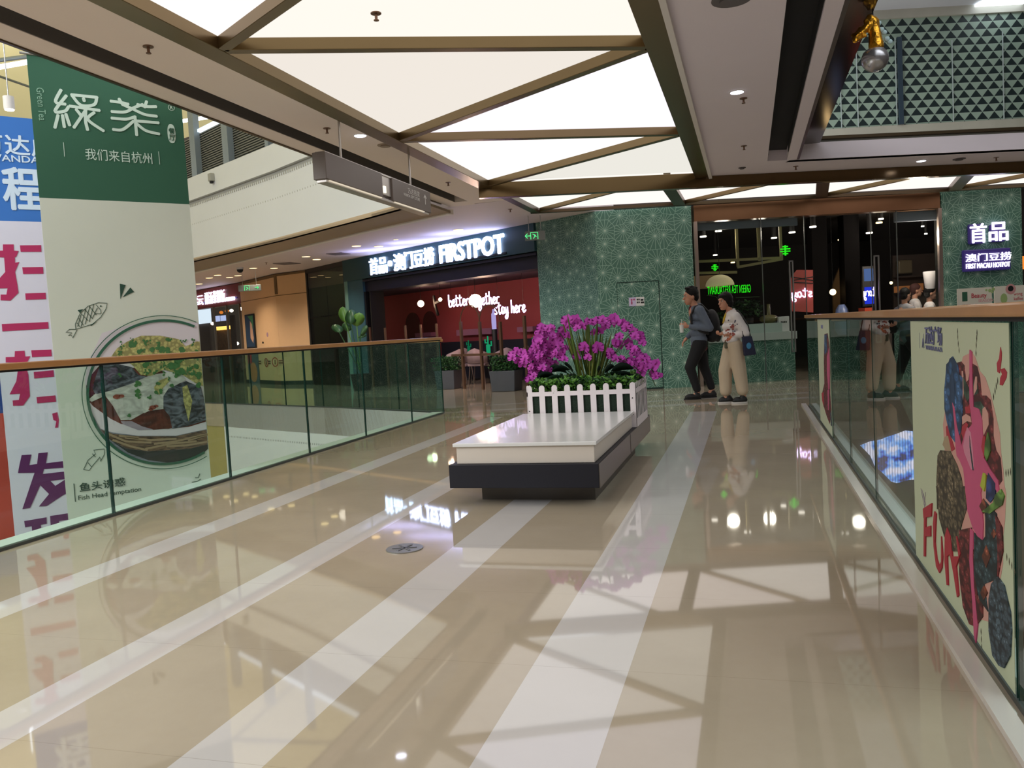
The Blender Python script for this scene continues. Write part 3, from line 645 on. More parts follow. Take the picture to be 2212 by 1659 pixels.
mb = MB(); rect(mb, PS, s1+.05, 2.72, s1+.10, 2.79, -.01, .005); mb.build('emblem', emi('sign_glow', (255, 248, 225), 1.2), t)
mb = MB(); rect(mb, PS, .12, 2.648, s1-.04, 2.656, -.02, .016); rect(mb, PS, s2+.04, 2.648, 2.4, 2.656, -.02, .016); mb.build('light_strip', emi('sign_strip', (240, 225, 200), .8), t)
for (x, y) in ((740, 250), (890, 328)):
    s_, z_ = PS.px(x+3, y+30); mb = MB(); mb.cyl((-3.65, 6.75+s_), .011, 2.9, ZB+.01, 12); mb.build('rod', M_sign_steel, t)
M_st = mat('sign_text_white', (220, 216, 210), .6)
text('万达百货', PS, 1.93, 2.80, .062, M_st, t, width=.34, d=.013)
text('WANDA DEPT.STORE', PS, 1.80, 2.755, .034, M_st, t, width=.47, d=.013)
mb = MB(); stroke(mb, PS, [(2.44, 2.745), (2.44, 2.85)], .014, .013, .016); stroke(mb, PS, [(2.405, 2.815), (2.44, 2.852), (2.475, 2.815)], .014, .013, .016); mb.build('arrow', M_st, t)

# ================================================================== BANNERS
bd = Vector((math.sin(math.radians(54)-YAW), math.cos(math.radians(54)-YAW)))
BR_ = Vector((-4.90, 6.62)); BLp = BR_-bd*1.21
PBN = Plane(tuple(BLp), tuple(BR_))
t = thing('hanging_banner', PBN.w(0, 3.4), 'tall green and off-white banner with a fish dish picture hanging beyond the left railing', 'banner')
zt = PBN.px(57, 115)[1]; zm = PBN.px(245, 434)[1]; W = PBN.L
mb = MB(); rect(mb, PBN, 0, zm, W, zt, -.004, 0); mb.build('green_field', M_green, t)
mb = MB(); rect(mb, PBN, 0, -1.6, W, zm, -.004, 0); mb.build('pale_field', M_off, t)
mb = MB(); mb.tube([PBN.w(-.05, zt), PBN.w(W+.02, zt)], .012, 8); mb.build('rod', M_steel, t)
mb = MB()
for a in (.02, W-.02): mb.tube([PBN.w(a, zt), PBN.w(a, 8.7)], .003, 6)
mb.build('hanging_wire', M_steel, t)
M_wt = mat('banner_lettering_pale', (196, 216, 204), .75)
c1 = lambda x, y: PBN.px(x/4., y/4.)                        # crop of the upper left quarter
def strokes(name, pl, cv, L, w_, m, parent, d=.001):
    mb = MB()
    for i_, q in enumerate(L):
        d = .001+.0003*i_; q = [Vector(cv(*p)) for p in q]
        if len(q) > 2:                                # rounded pen line through the points
            r = []
            for i in range(len(q)-1):
                a, b, c, e = q[max(i-1, 0)], q[i], q[i+1], q[min(i+2, len(q)-1)]
                for j in range(6):
                    t = j/6; r.append(.5*((2*b)+(c-a)*t+(2*a-5*b+4*c-e)*t*t+(3*b-a-3*c+e)*t*t*t))
            q = r+[q[-1]]
        stroke(mb, pl, q, w_, d, d+.002)
        for p in (q[0], q[-1]): disc(mb, pl, p, w_*.5, d, d+.00215, n=12)
    return mb.build(name, m, parent)
# the two large hand drawn characters
strokes('lettering', PBN, c1, [[(525, 780), (480, 880), (560, 900)], [(570, 830), (475, 960), (560, 960), (590, 925)], [(500, 1000), (475, 1100)], [(540, 1000), (555, 1095)], [(570, 990), (600, 1080)],
    [(620, 820), (835, 842)], [(835, 842), (812, 905), (700, 910), (625, 830)], [(722, 855), (726, 870)], [(605, 918), (855, 955)], [(740, 945), (738, 1040), (755, 1120)], [(735, 960), (640, 1100)], [(660, 950), (700, 1000)], [(810, 975), (760, 1035), (890, 1130)]], .025, M_wt, t)
strokes('lettering', PBN, c1, [[(960, 875), (1040, 885), (1105, 900)], [(1030, 858), (1060, 905)], [(1265, 880), (1250, 925)], [(1190, 905), (1270, 922), (1345, 922)], [(968, 965), (1080, 968), (1160, 930), (1230, 905)], [(1060, 905), (1150, 945), (1250, 990), (1350, 1005)], [(968, 1022), (1090, 1030), (1165, 1010)], [(1165, 1010), (1180, 1165)], [(1165, 1045), (1365, 1062)], [(1150, 1050), (1060, 1120), (980, 1120)], [(1180, 1070), (1260, 1130), (1370, 1158)]], .025, M_wt, t)
text('我们来自杭州', PBN, c1(622, 0)[0], c1(970, 1390)[1]-.005, .098, M_wt, t, width=.54, d=.001)
mb = MB()
for x, y0, y1 in ((548, 1232, 1352), (1370, 1310, 1420)): stroke(mb, PBN, [c1(x, y0), c1(x+10, y1)], .004, .001, .003)
mb.build('rule', M_wt, t)
text('Green Tea', PBN, c1(312, 760)[0], c1(312, 755)[1], .055, mat('banner_lettering_faint', (130, 170, 148), .75), t, width=.27, d=.001, up=True)
s_, z_ = c1(1480, 930); mb = MB()
for i in range(20):
    a0, a1 = i*18, i*18+18; stroke(mb, PBN, arc((s_, z_), .026, a0, a1, 2), .004, .001, .003)
mb.build('mark', M_wt, t); text('R', PBN, s_-.011, z_-.015, .03, M_wt, t, d=.001)
s_, z_ = c1(1482, 1155); mb = MB(); slab(mb, PBN, [(s_+.035*math.copysign(abs(math.cos(a))**.7, math.cos(a)), z_+.085*math.sin(a)) for a in [i*math.pi/12 for i in range(24)]], .001, .002); mb.build('seal', M_wt, t)
text('餐', PBN, s_-.024, z_+.0, .05, M_green, t, d=.0025, bold=.01); text('厅', PBN, s_-.024, z_-.06, .05, M_green, t, d=.0025, bold=.01)
# fish dish picture: ring, plate, fish, garnish (flat print)
c2 = lambda x, y: PBN.px(x*.27125, 720+y*.27125); c3 = lambda x, y: PBN.px(x*.25, 415+y*.25)
s_c, z_c = c2(1330, 470); Rr = abs(c2(1330, 1040)[1]-z_c)
def clip(p): return (min(max(p[0], .0), W-.007), p[1])
def ringmb(r0, r1, d, m, nm):
    mb = MB(); n = 90
    for i in range(n):
        a0, a1 = 2*math.pi*i/n, 2*math.pi*(i+1)/n
        q = [(s_c+r0*math.cos(a0), z_c+r0*math.sin(a0)), (s_c+r1*math.cos(a0), z_c+r1*math.sin(a0)), (s_c+r1*math.cos(a1), z_c+r1*math.sin(a1)), (s_c+r0*math.cos(a1), z_c+r0*math.sin(a1))]
        if max(p[0] for p in q) > W: continue
        slab(mb, PBN, q, d, d+.001)
    return mb.build(nm, m, t)
def shape(pts, m, d, nm='print'): mb = MB(); slab(mb, PBN, [clip(p) for p in pts], d, d+.001); return mb.build(nm, m, t)
circ = [clip((s_c+Rr*math.cos(2*math.pi*i/80), z_c+Rr*math.sin(2*math.pi*i/80))) for i in range(80)]
shape(circ, streaky('print_slate', (122, 124, 134), 3, (1, 1, 4), .2), .001, 'picture_ground')
ringmb(Rr*.985, Rr*1.02, .009, M_green, 'picture_ring'); ringmb(Rr*1.065, Rr*1.075, .009, M_green, 'picture_outline')
def belly(y0, y1, k): return [p for p in circ if y1 <= p[1] <= y0]
zA = c3(900, 1215)[1]
pl_top = [c3(880, 1218), c3(1050, 1165), c3(1250, 1125), c3(1500, 1112), c3(1730, 1128)]
plate = pl_top+[c2(1668, 700), c2(1500, 745), c2(1250, 765), c2(1000, 720), c2(820, 640), c2(700, 540)]+[c2(668, 400), c2(690, 250), c2(760, 110)]
plate_w = pl_top+[c2(1668, 760), c2(1400, 815), c2(1100, 815), c2(900, 790), c2(800, 760), c2(735, 640), c2(690, 500), c2(676, 380), c2(700, 220), c2(760, 110)]
shape(plate_w, mat('print_china', (208, 200, 206), .7, var=.03, scale=4), .002)
sauce = [c2(800, 245), c2(720, 340), c2(685, 420), c2(690, 520), c2(740, 580), c2(880, 680), c2(960, 720), c2(1220, 768), c2(1500, 745), c2(1668, 700), c2(1660, 520), c2(1300, 300)]
shape(sauce, streaky('print_sauce', (78, 34, 22), 4, (1, 1, 2), .4), .003)
basket = [c2(800, 765), c2(900, 800), c2(1100, 820), c2(1400, 820), c2(1672, 765), c2(1680, 880), c2(1500, 920), c2(1180, 940), c2(1000, 915), c2(880, 850)]
shape(basket, streaky('print_basket', (92, 72, 54), 9, (1, 1, 7), .6), .0025)
mb = MB()
for k, q in enumerate([[(860, 800), (1000, 860), (1200, 870)], [(900, 850), (1040, 900), (1170, 930)], [(1000, 830), (1200, 850), (1400, 840)], [(1230, 880), (1400, 860), (1670, 800)], [(1500, 850), (1600, 820), (1672, 805)], [(1160, 920), (1350, 880), (1560, 860)], [(950, 815), (1100, 835)], [(1330, 900), (1500, 890), (1670, 860)]]): stroke(mb, PBN, [clip(c2(*p)) for p in q], .018, .0036, .0046)
mb.build('print', mat('print_basket_strand', (150, 128, 100), .7), t)
dk = mat('print_dark_green', (40, 46, 42), .75)
shape([c2(880, 852), c2(1000, 917), c2(1180, 942), c2(1500, 922), c2(1682, 882), c2(1684, 915), c2(1600, 975), c2(1480, 1010), c2(1330, 1028), c2(1180, 1010), c2(1020, 950)], dk, .0028)
mf = streaky('print_fish_skin', (72, 76, 84), 9, (1, 1, 2), .75); mfw = streaky('print_fish_flesh', (176, 178, 170), 6, (1, 1, 2), .22)
shape([c2(800, 245), c2(900, 235), c2(1050, 270), c2(1100, 330), c2(1180, 350), c2(1050, 420), c2(860, 470), c2(760, 490), c2(735, 440), c2(760, 350)], mf, .004)
shape([c2(740, 490), c2(870, 460), c2(1050, 400), c2(1200, 330), c2(1420, 300), c2(1480, 370), c2(1350, 440), c2(1300, 520), c2(1310, 600), c2(1180, 620), c2(1040, 690), c2(960, 690), c2(900, 580), c2(840, 500), c2(770, 490)], mfw, .005)
shape([c2(700, 530), c2(760, 480), c2(850, 490), c2(730, 545)], mfw, .0055)
shape([c2(1340, 440), c2(1480, 380), c2(1600, 430), c2(1660, 520), c2(1660, 690), c2(1500, 735), c2(1370, 760), c2(1350, 660), c2(1300, 600), c2(1300, 500)], mf, .0055)
shape([c2(1060, 680), c2(1140, 635), c2(1250, 625), c2(1320, 650), c2(1350, 760), c2(1220, 762), c2(1120, 730)], MATS['print_sauce'], .0058)
shape([c2(960, 700), c2(1050, 700), c2(1130, 740), c2(1220, 765), c2(1100, 770), c2(980, 725)], mat('print_lilac', (150, 138, 150), .7), .0045)
mfg = speckle('print_garlic', (172, 166, 104), 34, 1.5, .6, 1)
shape([c3(960, 1420), c3(1010, 1350), c3(1100, 1290), c3(1220, 1240), c3(1380, 1240), c3(1540, 1270), c3(1600, 1330), c3(1540, 1360), c3(1700, 1290), c3(1745, 1290)]+[c2(1645, 420), c2(1560, 400), c2(1450, 330), c2(1300, 290), c2(1200, 340), c2(1120, 330), c2(1060, 260), c2(980, 200), c2(920, 180)], mfg, .006)
shape([c2(1225, 430), c2(1260, 380), c2(1330, 350), c2(1350, 380), c2(1300, 430), c2(1270, 490), c2(1235, 470)], mfg, .0062)
shape([c2(1450, 430), c2(1490, 410), c2(1530, 540), c2(1500, 700), c2(1485, 640), c2(1460, 540)], mfg, .0064)
R = random.Random(5); mb = MB()
spots = [(R.uniform(950, 1600), R.uniform(40, 200), 9) for _ in range(26)]+[(R.uniform(1150, 1600), R.uniform(200, 330), 9) for _ in range(22)]+[(1050, 85, 22), (1120, 145, 22), (1200, 135, 18), (1290, 130, 24), (1330, 140, 20), (1250, 110, 16), (1450, 130, 22), (1420, 220, 30), (1400, 250, 34), (1350, 260, 26), (1450, 300, 24), (1410, 330, 26), (1560, 260, 22), (1585, 340, 22), (1580, 410, 20), (1500, 280, 18), (1340, 40, 12), (1150, 70, 12), (1095, 400, 16), (1088, 460, 18), (1105, 500, 16), (1185, 508, 13), (1370, 415, 12), (1255, 400, 16), (1280, 460, 16), (1160, 250, 18), (1230, 220, 14), (1020, 200, 14), (1560, 200, 18), (1620, 300, 14), (1540, 310, 16), (950, 330, 10), (1020, 650, 10), (1350, 360, 10), (1240, 470, 14)]
for x, y, r_ in spots:
    s_, z_ = c2(x, y)
    for j in range(4):
        if s_ < W-.03: disc(mb, PBN, (s_+R.uniform(-.016, .016), z_+R.uniform(-.016, .016)), r_*.0012*R.uniform(.4, 1), .0075+.0002*j, .0085+.0002*j, n=7)
mb.build('print', mat('print_scallion', (64, 110, 60), .7, var=.3, scale=40), t)
mb = MB()
for x, y, r_ in ((930, 505, 22), (965, 500, 16), (1215, 590, 20), (1240, 580, 14), (1200, 605, 14)): s_, z_ = c2(x, y); disc(mb, PBN, (s_, z_), r_*.0016, .0075, .0085, n=7, ry=r_*.0010)
mb.build('print', mat('print_chili', (130, 66, 50), .7), t)
# drawn fish, wedges, arrow, ticks
g = mat('print_line_green', (36, 70, 56), .75)
mb = MB()
for q in ([(655, 1185), (650, 1140), (690, 1050), (760, 985), (850, 955), (925, 960), (915, 1010), (870, 1080), (800, 1140), (655, 1185)], [(655, 1185), (600, 1185), (568, 1212), (620, 1215), (590, 1240), (615, 1235), (628, 1260), (665, 1190)], [(830, 975), (870, 1020), (870, 1050), (820, 1050)],
          [(700, 1050), (760, 1110)], [(730, 1010), (800, 1095)], [(770, 985), (830, 1060)], [(680, 1090), (720, 1150)], [(665, 1130), (690, 1165)], [(670, 1160), (700, 1060)], [(700, 1160), (740, 1010)], [(735, 1140), (775, 985)], [(770, 1120), (810, 970)], [(800, 1085), (840, 1000)]):
    stroke(mb, PBN, [c3(*p) for p in q], .004, .001, .003)
disc(mb, PBN, c3(870, 985), .007, .001, .003, n=10)
slab(mb, PBN, [c3(670, 1020), c3(720, 1010), c3(690, 1045)], .001, .003); slab(mb, PBN, [c3(775, 1150), c3(835, 1120), c3(790, 1155)], .001, .003)
mb.build('fish_drawing', g, t); mb = MB(); slab(mb, PBN, [c3(1035, 792), c3(1085, 802), c3(1040, 925)], .001, .003); mb.build('wedge_mark', g, t); mb = MB(); slab(mb, PBN, [c3(1125, 825), c3(1158, 862), c3(1060, 908)], .001, .003)
mb.build('wedge_mark', g, t)
mb = MB()
for q in ([(665, 1085), (700, 1010), (760, 960), (745, 930), (830, 920), (830, 965), (800, 1020), (795, 985), (740, 1050), (710, 1092), (665, 1085)], [(735, 960), (760, 985)], [(700, 1030), (725, 1060)]): stroke(mb, PBN, [c2(*p) for p in q], .004, .001, .003)
mb.build('arrow_drawing', g, t); mb = MB()
for q in ([(1555, 1150), (1580, 1148), (1590, 1118)], [(1528, 1185), (1570, 1180), (1598, 1160)]): stroke(mb, PBN, [c2(*p) for p in q], .005, .001, .003)
mb.build('tick_mark', g, t); mb = MB(); stroke(mb, PBN, [c2(588, 1198), c2(600, 1340)], .006, .001, .003); mb.build('rule', g, t)
s_, z_ = c2(635, 1260); text('鱼头诱惑', PBN, s_, z_-.004, .075, g, t, width=c2(1000, 1230)[0]-s_, d=.001, bold=.008)
s_, z_ = c2(625, 1330); text('Fish Head temptation', PBN, s_, z_-.012, .052, g, t, width=c2(1125, 1260)[0]-s_, d=.001)

# white and blue banner behind it
PW = PBN.off(-1.5); cw = lambda x, y: PW.px(x, y)
t = thing('hanging_banner', PW.w(.3, 3.6), 'white banner with huge crimson characters and a blue head behind the green banner', 'banner')
sl = PW.px(8, 900)[0]; sr = sl+1.55; z1_ = cw(30, 253)[1]; z2_ = cw(40, 478)[1]
mb = MB(); rect(mb, PW, sl, z2_, sr, z1_, -.004, 0); mb.build('blue_field', mat('banner_blue', (52, 112, 192), .75, var=.15, scale=1.5), t)
mb = MB(); rect(mb, PW, sl, -2.4, sr, z2_, -.004, 0); mb.build('white_field', mat('banner_lilac_white', (214, 212, 228), .75, var=.02), t)
mb = MB()
for a in (sl+.02, sr-.02): mb.tube([PW.w(a, z1_), PW.w(a, 8.7)], .003, 6)
mb.build('hanging_wire', M_steel, t)
mwh = mat('banner_white_letter', (205, 222, 240), .75); mcr = mat('banner_crimson', (176, 38, 92), .75, var=.05, scale=3); mpu = mat('banner_purple', (92, 34, 92), .75)
a0 = cw(-44, 350); text('万达广场', PW, a0[0], cw(20, 334)[1], .19, mwh, t, width=cw(172, 340)[0]-a0[0], d=.001, bold=.02)
a0 = cw(-26, 350); text('WANDA PLAZA', PW, a0[0], cw(20, 349)[1], .062, mwh, t, width=cw(172, 340)[0]-a0[0], d=.001, bold=.02)
a0 = cw(2, 350); text('程', PW, a0[0], cw(30, 452)[1], .40, mwh, t, width=cw(80, 340)[0]-a0[0], d=.001, bold=.025)
def poly(pix, m): mb = MB(); [slab(mb, PW, [cw(*p) for p in q], .001, .003) for q in pix]; return mb.build('lettering', m, t)
q = lambda x, y: (x*.25, 415+y*.25)
poly([[q(25, 452), q(118, 452), q(120, 505), q(162, 508), q(140, 560), q(128, 562), q(130, 610), q(166, 604), q(130, 690), q(150, 800), q(160, 870), q(90, 938), q(5, 935), q(5, 885), q(55, 885), q(65, 830), q(0, 832), q(-40, 832), q(0, 740), q(45, 690), q(35, 565), q(-60, 560), q(-60, 508), q(25, 505)],
      [q(172, 460), q(355, 458), q(358, 516), q(178, 516)], [q(192, 650), q(372, 648), q(375, 705), q(200, 708)], [q(218, 875), q(394, 870), q(397, 925), q(222, 930)], [q(408, 458), q(450, 458), q(470, 925), q(425, 925)], [q(15, 1140), q(415, 1122), q(420, 1180), q(20, 1203)]], mcr)
r = lambda x, y: (x*.27125, 720+y*.27125)
poly([[r(118, 142), r(195, 138), r(200, 185), r(240, 182), r(220, 225), r(210, 232), r(212, 285), r(225, 330), r(238, 500), r(185, 575), r(104, 578), r(100, 535), r(150, 530), r(160, 480), r(76, 486), r(130, 380), r(150, 232), r(45, 232), r(45, 190), r(116, 188)],
      [r(248, 135), r(408, 130), r(412, 182), r(255, 190)], [r(268, 308), r(425, 294), r(430, 345), r(272, 360)], [r(290, 508), r(440, 494), r(446, 545), r(296, 557)], [r(415, 640), r(455, 628), r(470, 690), r(462, 750), r(438, 752), r(448, 700), r(425, 690)]], mcr)
poly([[r(172, 970), r(250, 965), r(232, 1050), r(295, 1040), r(305, 955), r(380, 947), r(365, 1035), r(500, 1018), r(505, 1070), r(350, 1080), r(340, 1120), r(520, 1100), r(525, 1160), r(400, 1175), r(440, 1215), r(540, 1150), r(560, 1260), r(500, 1290), r(370, 1376), r(310, 1378), r(390, 1280), r(320, 1210), r(240, 1390), r(178, 1400), r(275, 1110), r(143, 1112), r(150, 1070)],
      [r(192, 1495), r(370, 1465), r(372, 1515), r(325, 1525), r(330, 1590), r(258, 1600), r(252, 1535), r(200, 1545)], [r(398, 1455), r(560, 1430), r(560, 1480), r(470, 1495), r(475, 1540), r(405, 1555)]], mpu)
# red backdrop at the far left
PX = PBN.off(-2.1)
t = thing('backdrop_banner', PX.w(0, 1), 'red and blue printed backdrop at the left edge behind the white banner', 'banner')
sr = PX.px(40, 1000)[0]; zb = PX.px(10, 892)[1]; zt_ = PX.px(0, 812)[1]
mb = MB(); rect(mb, PX, sr-2.6, -3, sr, zb, -.03, 0); mb.build('red_field', mat('backdrop_red', (176, 66, 52), .7, var=.3, scale=2.5), t)
mb = MB(); rect(mb, PX, sr-2.6, zb, sr, zt_, -.03, 0); mb.build('blue_field', mat('backdrop_blue', (30, 66, 140), .7), t)
# pendant can lamp under the skylight
q_ = EYE+ray(20, 232)*8.6
t = thing('pendant_lamp', q_, 'small white can lamp hanging on a wire beside the green banner', 'lamp')
MB().cyl((q_.x, q_.y), .052, q_.z-.02, q_.z+.11, 20).build('shade', M_white, t); MB().cyl((q_.x, q_.y), .044, q_.z-.03, q_.z-.015, 20).build('bulb', E_mild, t); MB().cyl((q_.x, q_.y), .006, q_.z+.11, 8.9, 6).build('wire', M_steel, t)

# ================================================================== POSTERS ON THE RIGHT GLASS
PP = Plane((.728, 12), (.728, 0))
t = thing('poster', PP.w(12-3.5, .6), 'pale green floral poster with red letters on the nearest right railing pane', 'poster')
M_pp = mat('poster_pale_green', (196, 206, 176), .6, var=.05, scale=2.5)
sA, sB = 12-4.262, 12-2.73
mb = MB(); rect(mb, PP, sA, .03, sB, 1.145, -.002, 0); mb.build('sheet', M_pp, t)
e1 = lambda x, y: PP.px(1900+x*.2411, 700+y*.2411); e2 = lambda x, y: PP.px(1900+x*.2713, 1050+y*.2713)
ac = [0]
def art(pts, m, lay): ac[0] += 1; lay += (ac[0] % 5)*.18; mb = MB(); slab(mb, PP, [(min(max(a, sA), sB), b) for a, b in pts], .0003, .0009+lay*.0005); return mb.build('print', m, t)
def pm(n, c, v=.15, s=25): return speckle('poster_'+n, c, s) if v >= .2 else mat('poster_'+n, c, .65, var=v, scale=s)
brn, rd, pk, lpk, bl, gr, tq, slate, dred, lgn, teal = pm('brown', (96, 86, 66), .4, 40), pm('red', (172, 46, 60), .08), pm('pink', (196, 84, 124), .12, 6), pm('salmon', (208, 158, 146), .05), pm('blue', (56, 96, 140), .35, 30), pm('darkgreen', (60, 84, 68), .2), pm('tan', (170, 150, 120), .1), pm('slate', (66, 82, 92), .45, 45), pm('maroon', (110, 40, 42), .5, 40), pm('leaf', (104, 146, 66), .3, 20), pm('teal', (44, 66, 72), .4, 40)
E1 = lambda L: [e1(*p) for p in L]; E2 = lambda L: [e2(*p) for p in L]
art(E1([(750, 290), (830, 250), (860, 300), (900, 420), (950, 480), (990, 600), (1030, 760), (1080, 980), (1090, 1150), (1110, 1300), (1120, 1440)])+E2([(1010, 60), (1000, 280), (980, 450), (985, 620), (960, 760), (870, 1080), (800, 1060), (690, 1000), (640, 800), (660, 300), (620, 60)])+E1([(600, 1440), (590, 1200), (570, 900), (600, 700), (700, 500)]), lpk, 0)
art(E1([(700, 345), (735, 335), (765, 370), (780, 520), (800, 500), (815, 390), (840, 355), (880, 380), (905, 480), (920, 640), (960, 640), (1000, 680), (1025, 850), (1025, 1000), (1050, 1130), (1090, 1200), (1105, 1400), (1080, 1440), (960, 1440), (900, 1300), (760, 1300), (700, 1100), (740, 700)]), dred, 1)
art(E1([(755, 470), (800, 560), (820, 640), (790, 700), (760, 620)]), gr, 2); art(E1([(860, 480), (890, 560), (890, 620), (850, 640), (845, 540)]), gr, 2)
art(E1([(740, 420), (752, 420), (765, 560), (752, 680), (745, 600)]), lpk, 2); art(E1([(865, 470), (878, 470), (880, 580), (850, 640), (850, 560)]), lpk, 3)
art(E1([(850, 700), (910, 690), (950, 760), (950, 850), (900, 860), (860, 780)]), gr, 2); art(E1([(930, 760), (950, 740), (980, 800), (985, 900), (940, 1000), (925, 900)]), lpk, 3)
art(E1([(745, 830), (780, 805), (820, 830), (830, 880), (790, 870), (750, 900)]), lpk, 3); art(E1([(745, 920), (780, 880), (800, 900), (760, 1040), (740, 980)]), rd, 3); art(E1([(770, 740), (800, 740), (820, 700), (815, 800), (780, 800)]), rd, 3)
art(E1([(605, 360), (625, 340), (635, 310), (660, 290), (690, 345), (710, 370), (720, 450), (750, 480), (750, 800), (735, 960), (690, 1070), (640, 1000), (610, 880), (588, 760), (585, 600), (600, 440)]), bl, 4)
art([(e1(665, 620)[0]+.028*math.cos(a), e1(665, 620)[1]+.09*math.sin(a)) for a in [i*math.pi/8 for i in range(16)]], pm('navy', (40, 66, 96)), 5)
art(E1([(660, 700), (680, 740), (700, 900), (740, 1080), (780, 1260), (770, 1290), (700, 1180), (690, 1100), (680, 900)]), pk, 5)
art(E1([(815, 230), (835, 250), (840, 500), (850, 740), (900, 760), (930, 860), (945, 1200), (1000, 1300), (1070, 1400), (1085, 1520), (1060, 1500), (1000, 1370), (940, 1330), (920, 1500), (880, 1580), (900, 1659), (800, 1659), (780, 1500), (760, 1300), (700, 1160), (740, 1100), (780, 960), (840, 900), (815, 700)]), pk, 6)
art(E1([(795, 925), (830, 970), (850, 1140), (860, 1310), (830, 1300), (770, 1150), (760, 1090), (780, 990)]), pm('pale_pink', (206, 134, 156), .1, 6), 7)
art(E1([(820, 1000), (840, 1180), (858, 1310), (846, 1310), (820, 1100)]), teal, 8)
art(E1([(980, 970), (1000, 1040), (1005, 1140), (970, 1230), (945, 1150), (955, 1080)]), lgn, 7); art(E1([(940, 1000), (960, 1010), (955, 1100), (950, 1200), (925, 1100)]), rd, 7)
art(E1([(985, 1330), (1050, 1430), (1050, 1540), (1000, 1600), (965, 1560), (970, 1430)]), pm('royal', (52, 70, 130), .4, 20), 7)
art(E1([(1050, 1530), (1100, 1480), (1130, 1540), (1110, 1620), (1050, 1659), (1000, 1700), (930, 1680), (1030, 1600)]), lgn, 8)
art(E1([(940, 1330), (965, 1340), (960, 1440), (950, 1500), (915, 1450)]), pm('yellowgreen', (170, 180, 60)), 8)
art(E1([(600, 920), (625, 900), (640, 1000), (680, 1120), (650, 1140), (610, 1060)]), rd, 3); art(E1([(590, 1010), (620, 1000), (650, 1140), (600, 1130), (570, 1080)]), tq, 3)
art(E1([(525, 1180), (550, 1130), (640, 1140), (700, 1260), (740, 1380), (760, 1500), (770, 1659), (590, 1659), (520, 1659), (515, 1400)])+[], brn, 4)
art(E2([(455, 0), (680, 0), (700, 180), (650, 340), (640, 520), (590, 520), (520, 400), (480, 260)]), brn, 4.5)
art([(e1(640, 1480)[0]+.05*math.cos(a), e1(640, 1500)[1]+.11*math.sin(a)) for a in [i*math.pi/8 for i in range(16)]], pm('brown_light', (120, 108, 84), .4, 60), 5)
art(E2([(690, 0), (810, 0), (820, 120), (835, 300), (830, 430), (790, 400), (750, 330), (710, 200)]), pk, 6.5)
art(E2([(640, 350), (740, 330), (760, 600), (790, 900), (830, 880), (830, 1040), (770, 1120), (720, 1100), (670, 960), (640, 700)]), dred, 4)
art(E2([(730, 330), (755, 360), (752, 560), (762, 800), (790, 1100), (775, 1250), (762, 1200), (750, 950), (725, 600)]), pk, 7)
art(E2([(760, 370), (830, 430), (850, 400), (850, 250), (830, 100), (900, 180), (940, 220), (950, 500), (940, 740), (840, 780), (870, 1000), (800, 900), (760, 700)]), teal, 5)
art(E2([(930, 220), (985, 330), (990, 520), (965, 650), (945, 760), (950, 520)]), dred, 6)
for c_, w_, h_ in (((860, 560), 35, 90), ((835, 160), 30, 60), ((920, 380), 22, 40), ((840, 850), 28, 60)): art(E2([(c_[0]-w_, c_[1]), (c_[0], c_[1]-h_), (c_[0]+w_, c_[1]), (c_[0], c_[1]+h_)]), pm('rust', (140, 74, 52), .3, 40), 7)
art(E2([(880, 900), (900, 780), (950, 720), (1000, 790), (1030, 920), (1050, 1000), (1060, 1150), (1050, 1350), (1000, 1450), (960, 1430), (910, 1350), (880, 1150)]), slate, 8)
art([(e2(965, 1080)[0]+.035*math.cos(a), e2(965, 1080)[1]+.07*math.sin(a)) for a in [i*math.pi/8 for i in range(16)]], pm('slate_light', (84, 104, 116), .2, 60), 9)
# letters F U N
for L_ in ([(355, 180), (425, 135), (420, 240), (360, 255)], [(372, 330), (415, 315), (415, 400), (370, 402)], [(362, 240), (378, 240), (372, 560), (360, 560)]): art(E2(L_), rd, 9)
for L_ in ([(445, 200), (460, 220), (455, 320), (450, 450), (465, 580), (485, 640), (500, 600), (500, 400), (512, 560), (505, 650), (485, 692), (460, 640), (440, 480), (435, 300)], [(530, 400), (548, 330), (575, 400), (590, 560), (640, 560), (620, 400), (628, 400), (655, 540), (620, 640), (640, 870), (628, 885), (600, 700), (570, 540), (548, 560), (556, 790), (545, 790), (528, 600)]): art(E2(L_), rd, 9)
# pepper, dotted lines, small lettering
art(E1([(1087, 205), (1098, 260), (1095, 320), (1080, 440), (1060, 430), (1055, 350), (1075, 310)]), rd, 1); art(E1([(1085, 405), (1120, 395), (1145, 430), (1140, 480), (1105, 550), (1080, 545), (1085, 480), (1100, 450)]), rd, 1)
mb = MB()
for x, y in ((700, 65), (702, 115), (707, 175), (714, 235), (875, 80), (872, 130), (868, 190), (866, 260), (1060, 510), (1048, 555), (1037, 600), (1023, 650), (1135, 1335), (1155, 1330), (1175, 1322)):
    a, b = e1(x, y); slab(mb, PP, [(a-.004, b), (a, b-.012), (a+.004, b), (a, b+.012)], .0008, .0012)
for x, y in ((1015, 565), (1035, 600), (1055, 635), (1080, 685), (810, 1160), (812, 1220), (815, 1280)):
    a, b = e2(x, y); slab(mb, PP, [(a-.004, b), (a, b-.012), (a+.004, b), (a, b+.012)], .0008, .0012)
mb.build('print', brn, t)
mvl = mat('poster_violet', (112, 116, 158), .6)
a = e1(416, 200); text('万达广场', PP, a[0], a[1]+.012, .075, mvl, t, width=e1(566, 200)[0]-a[0], d=.001, bold=.01)
a = e1(418, 218); text('WANDA PLAZA', PP, a[0], a[1]-.004, .018, mvl, t, width=e1(566, 200)[0]-a[0], d=.001)
a = e1(385, 210); text('∧', PP, a[0], a[1], .04, mvl, t, d=.001); 
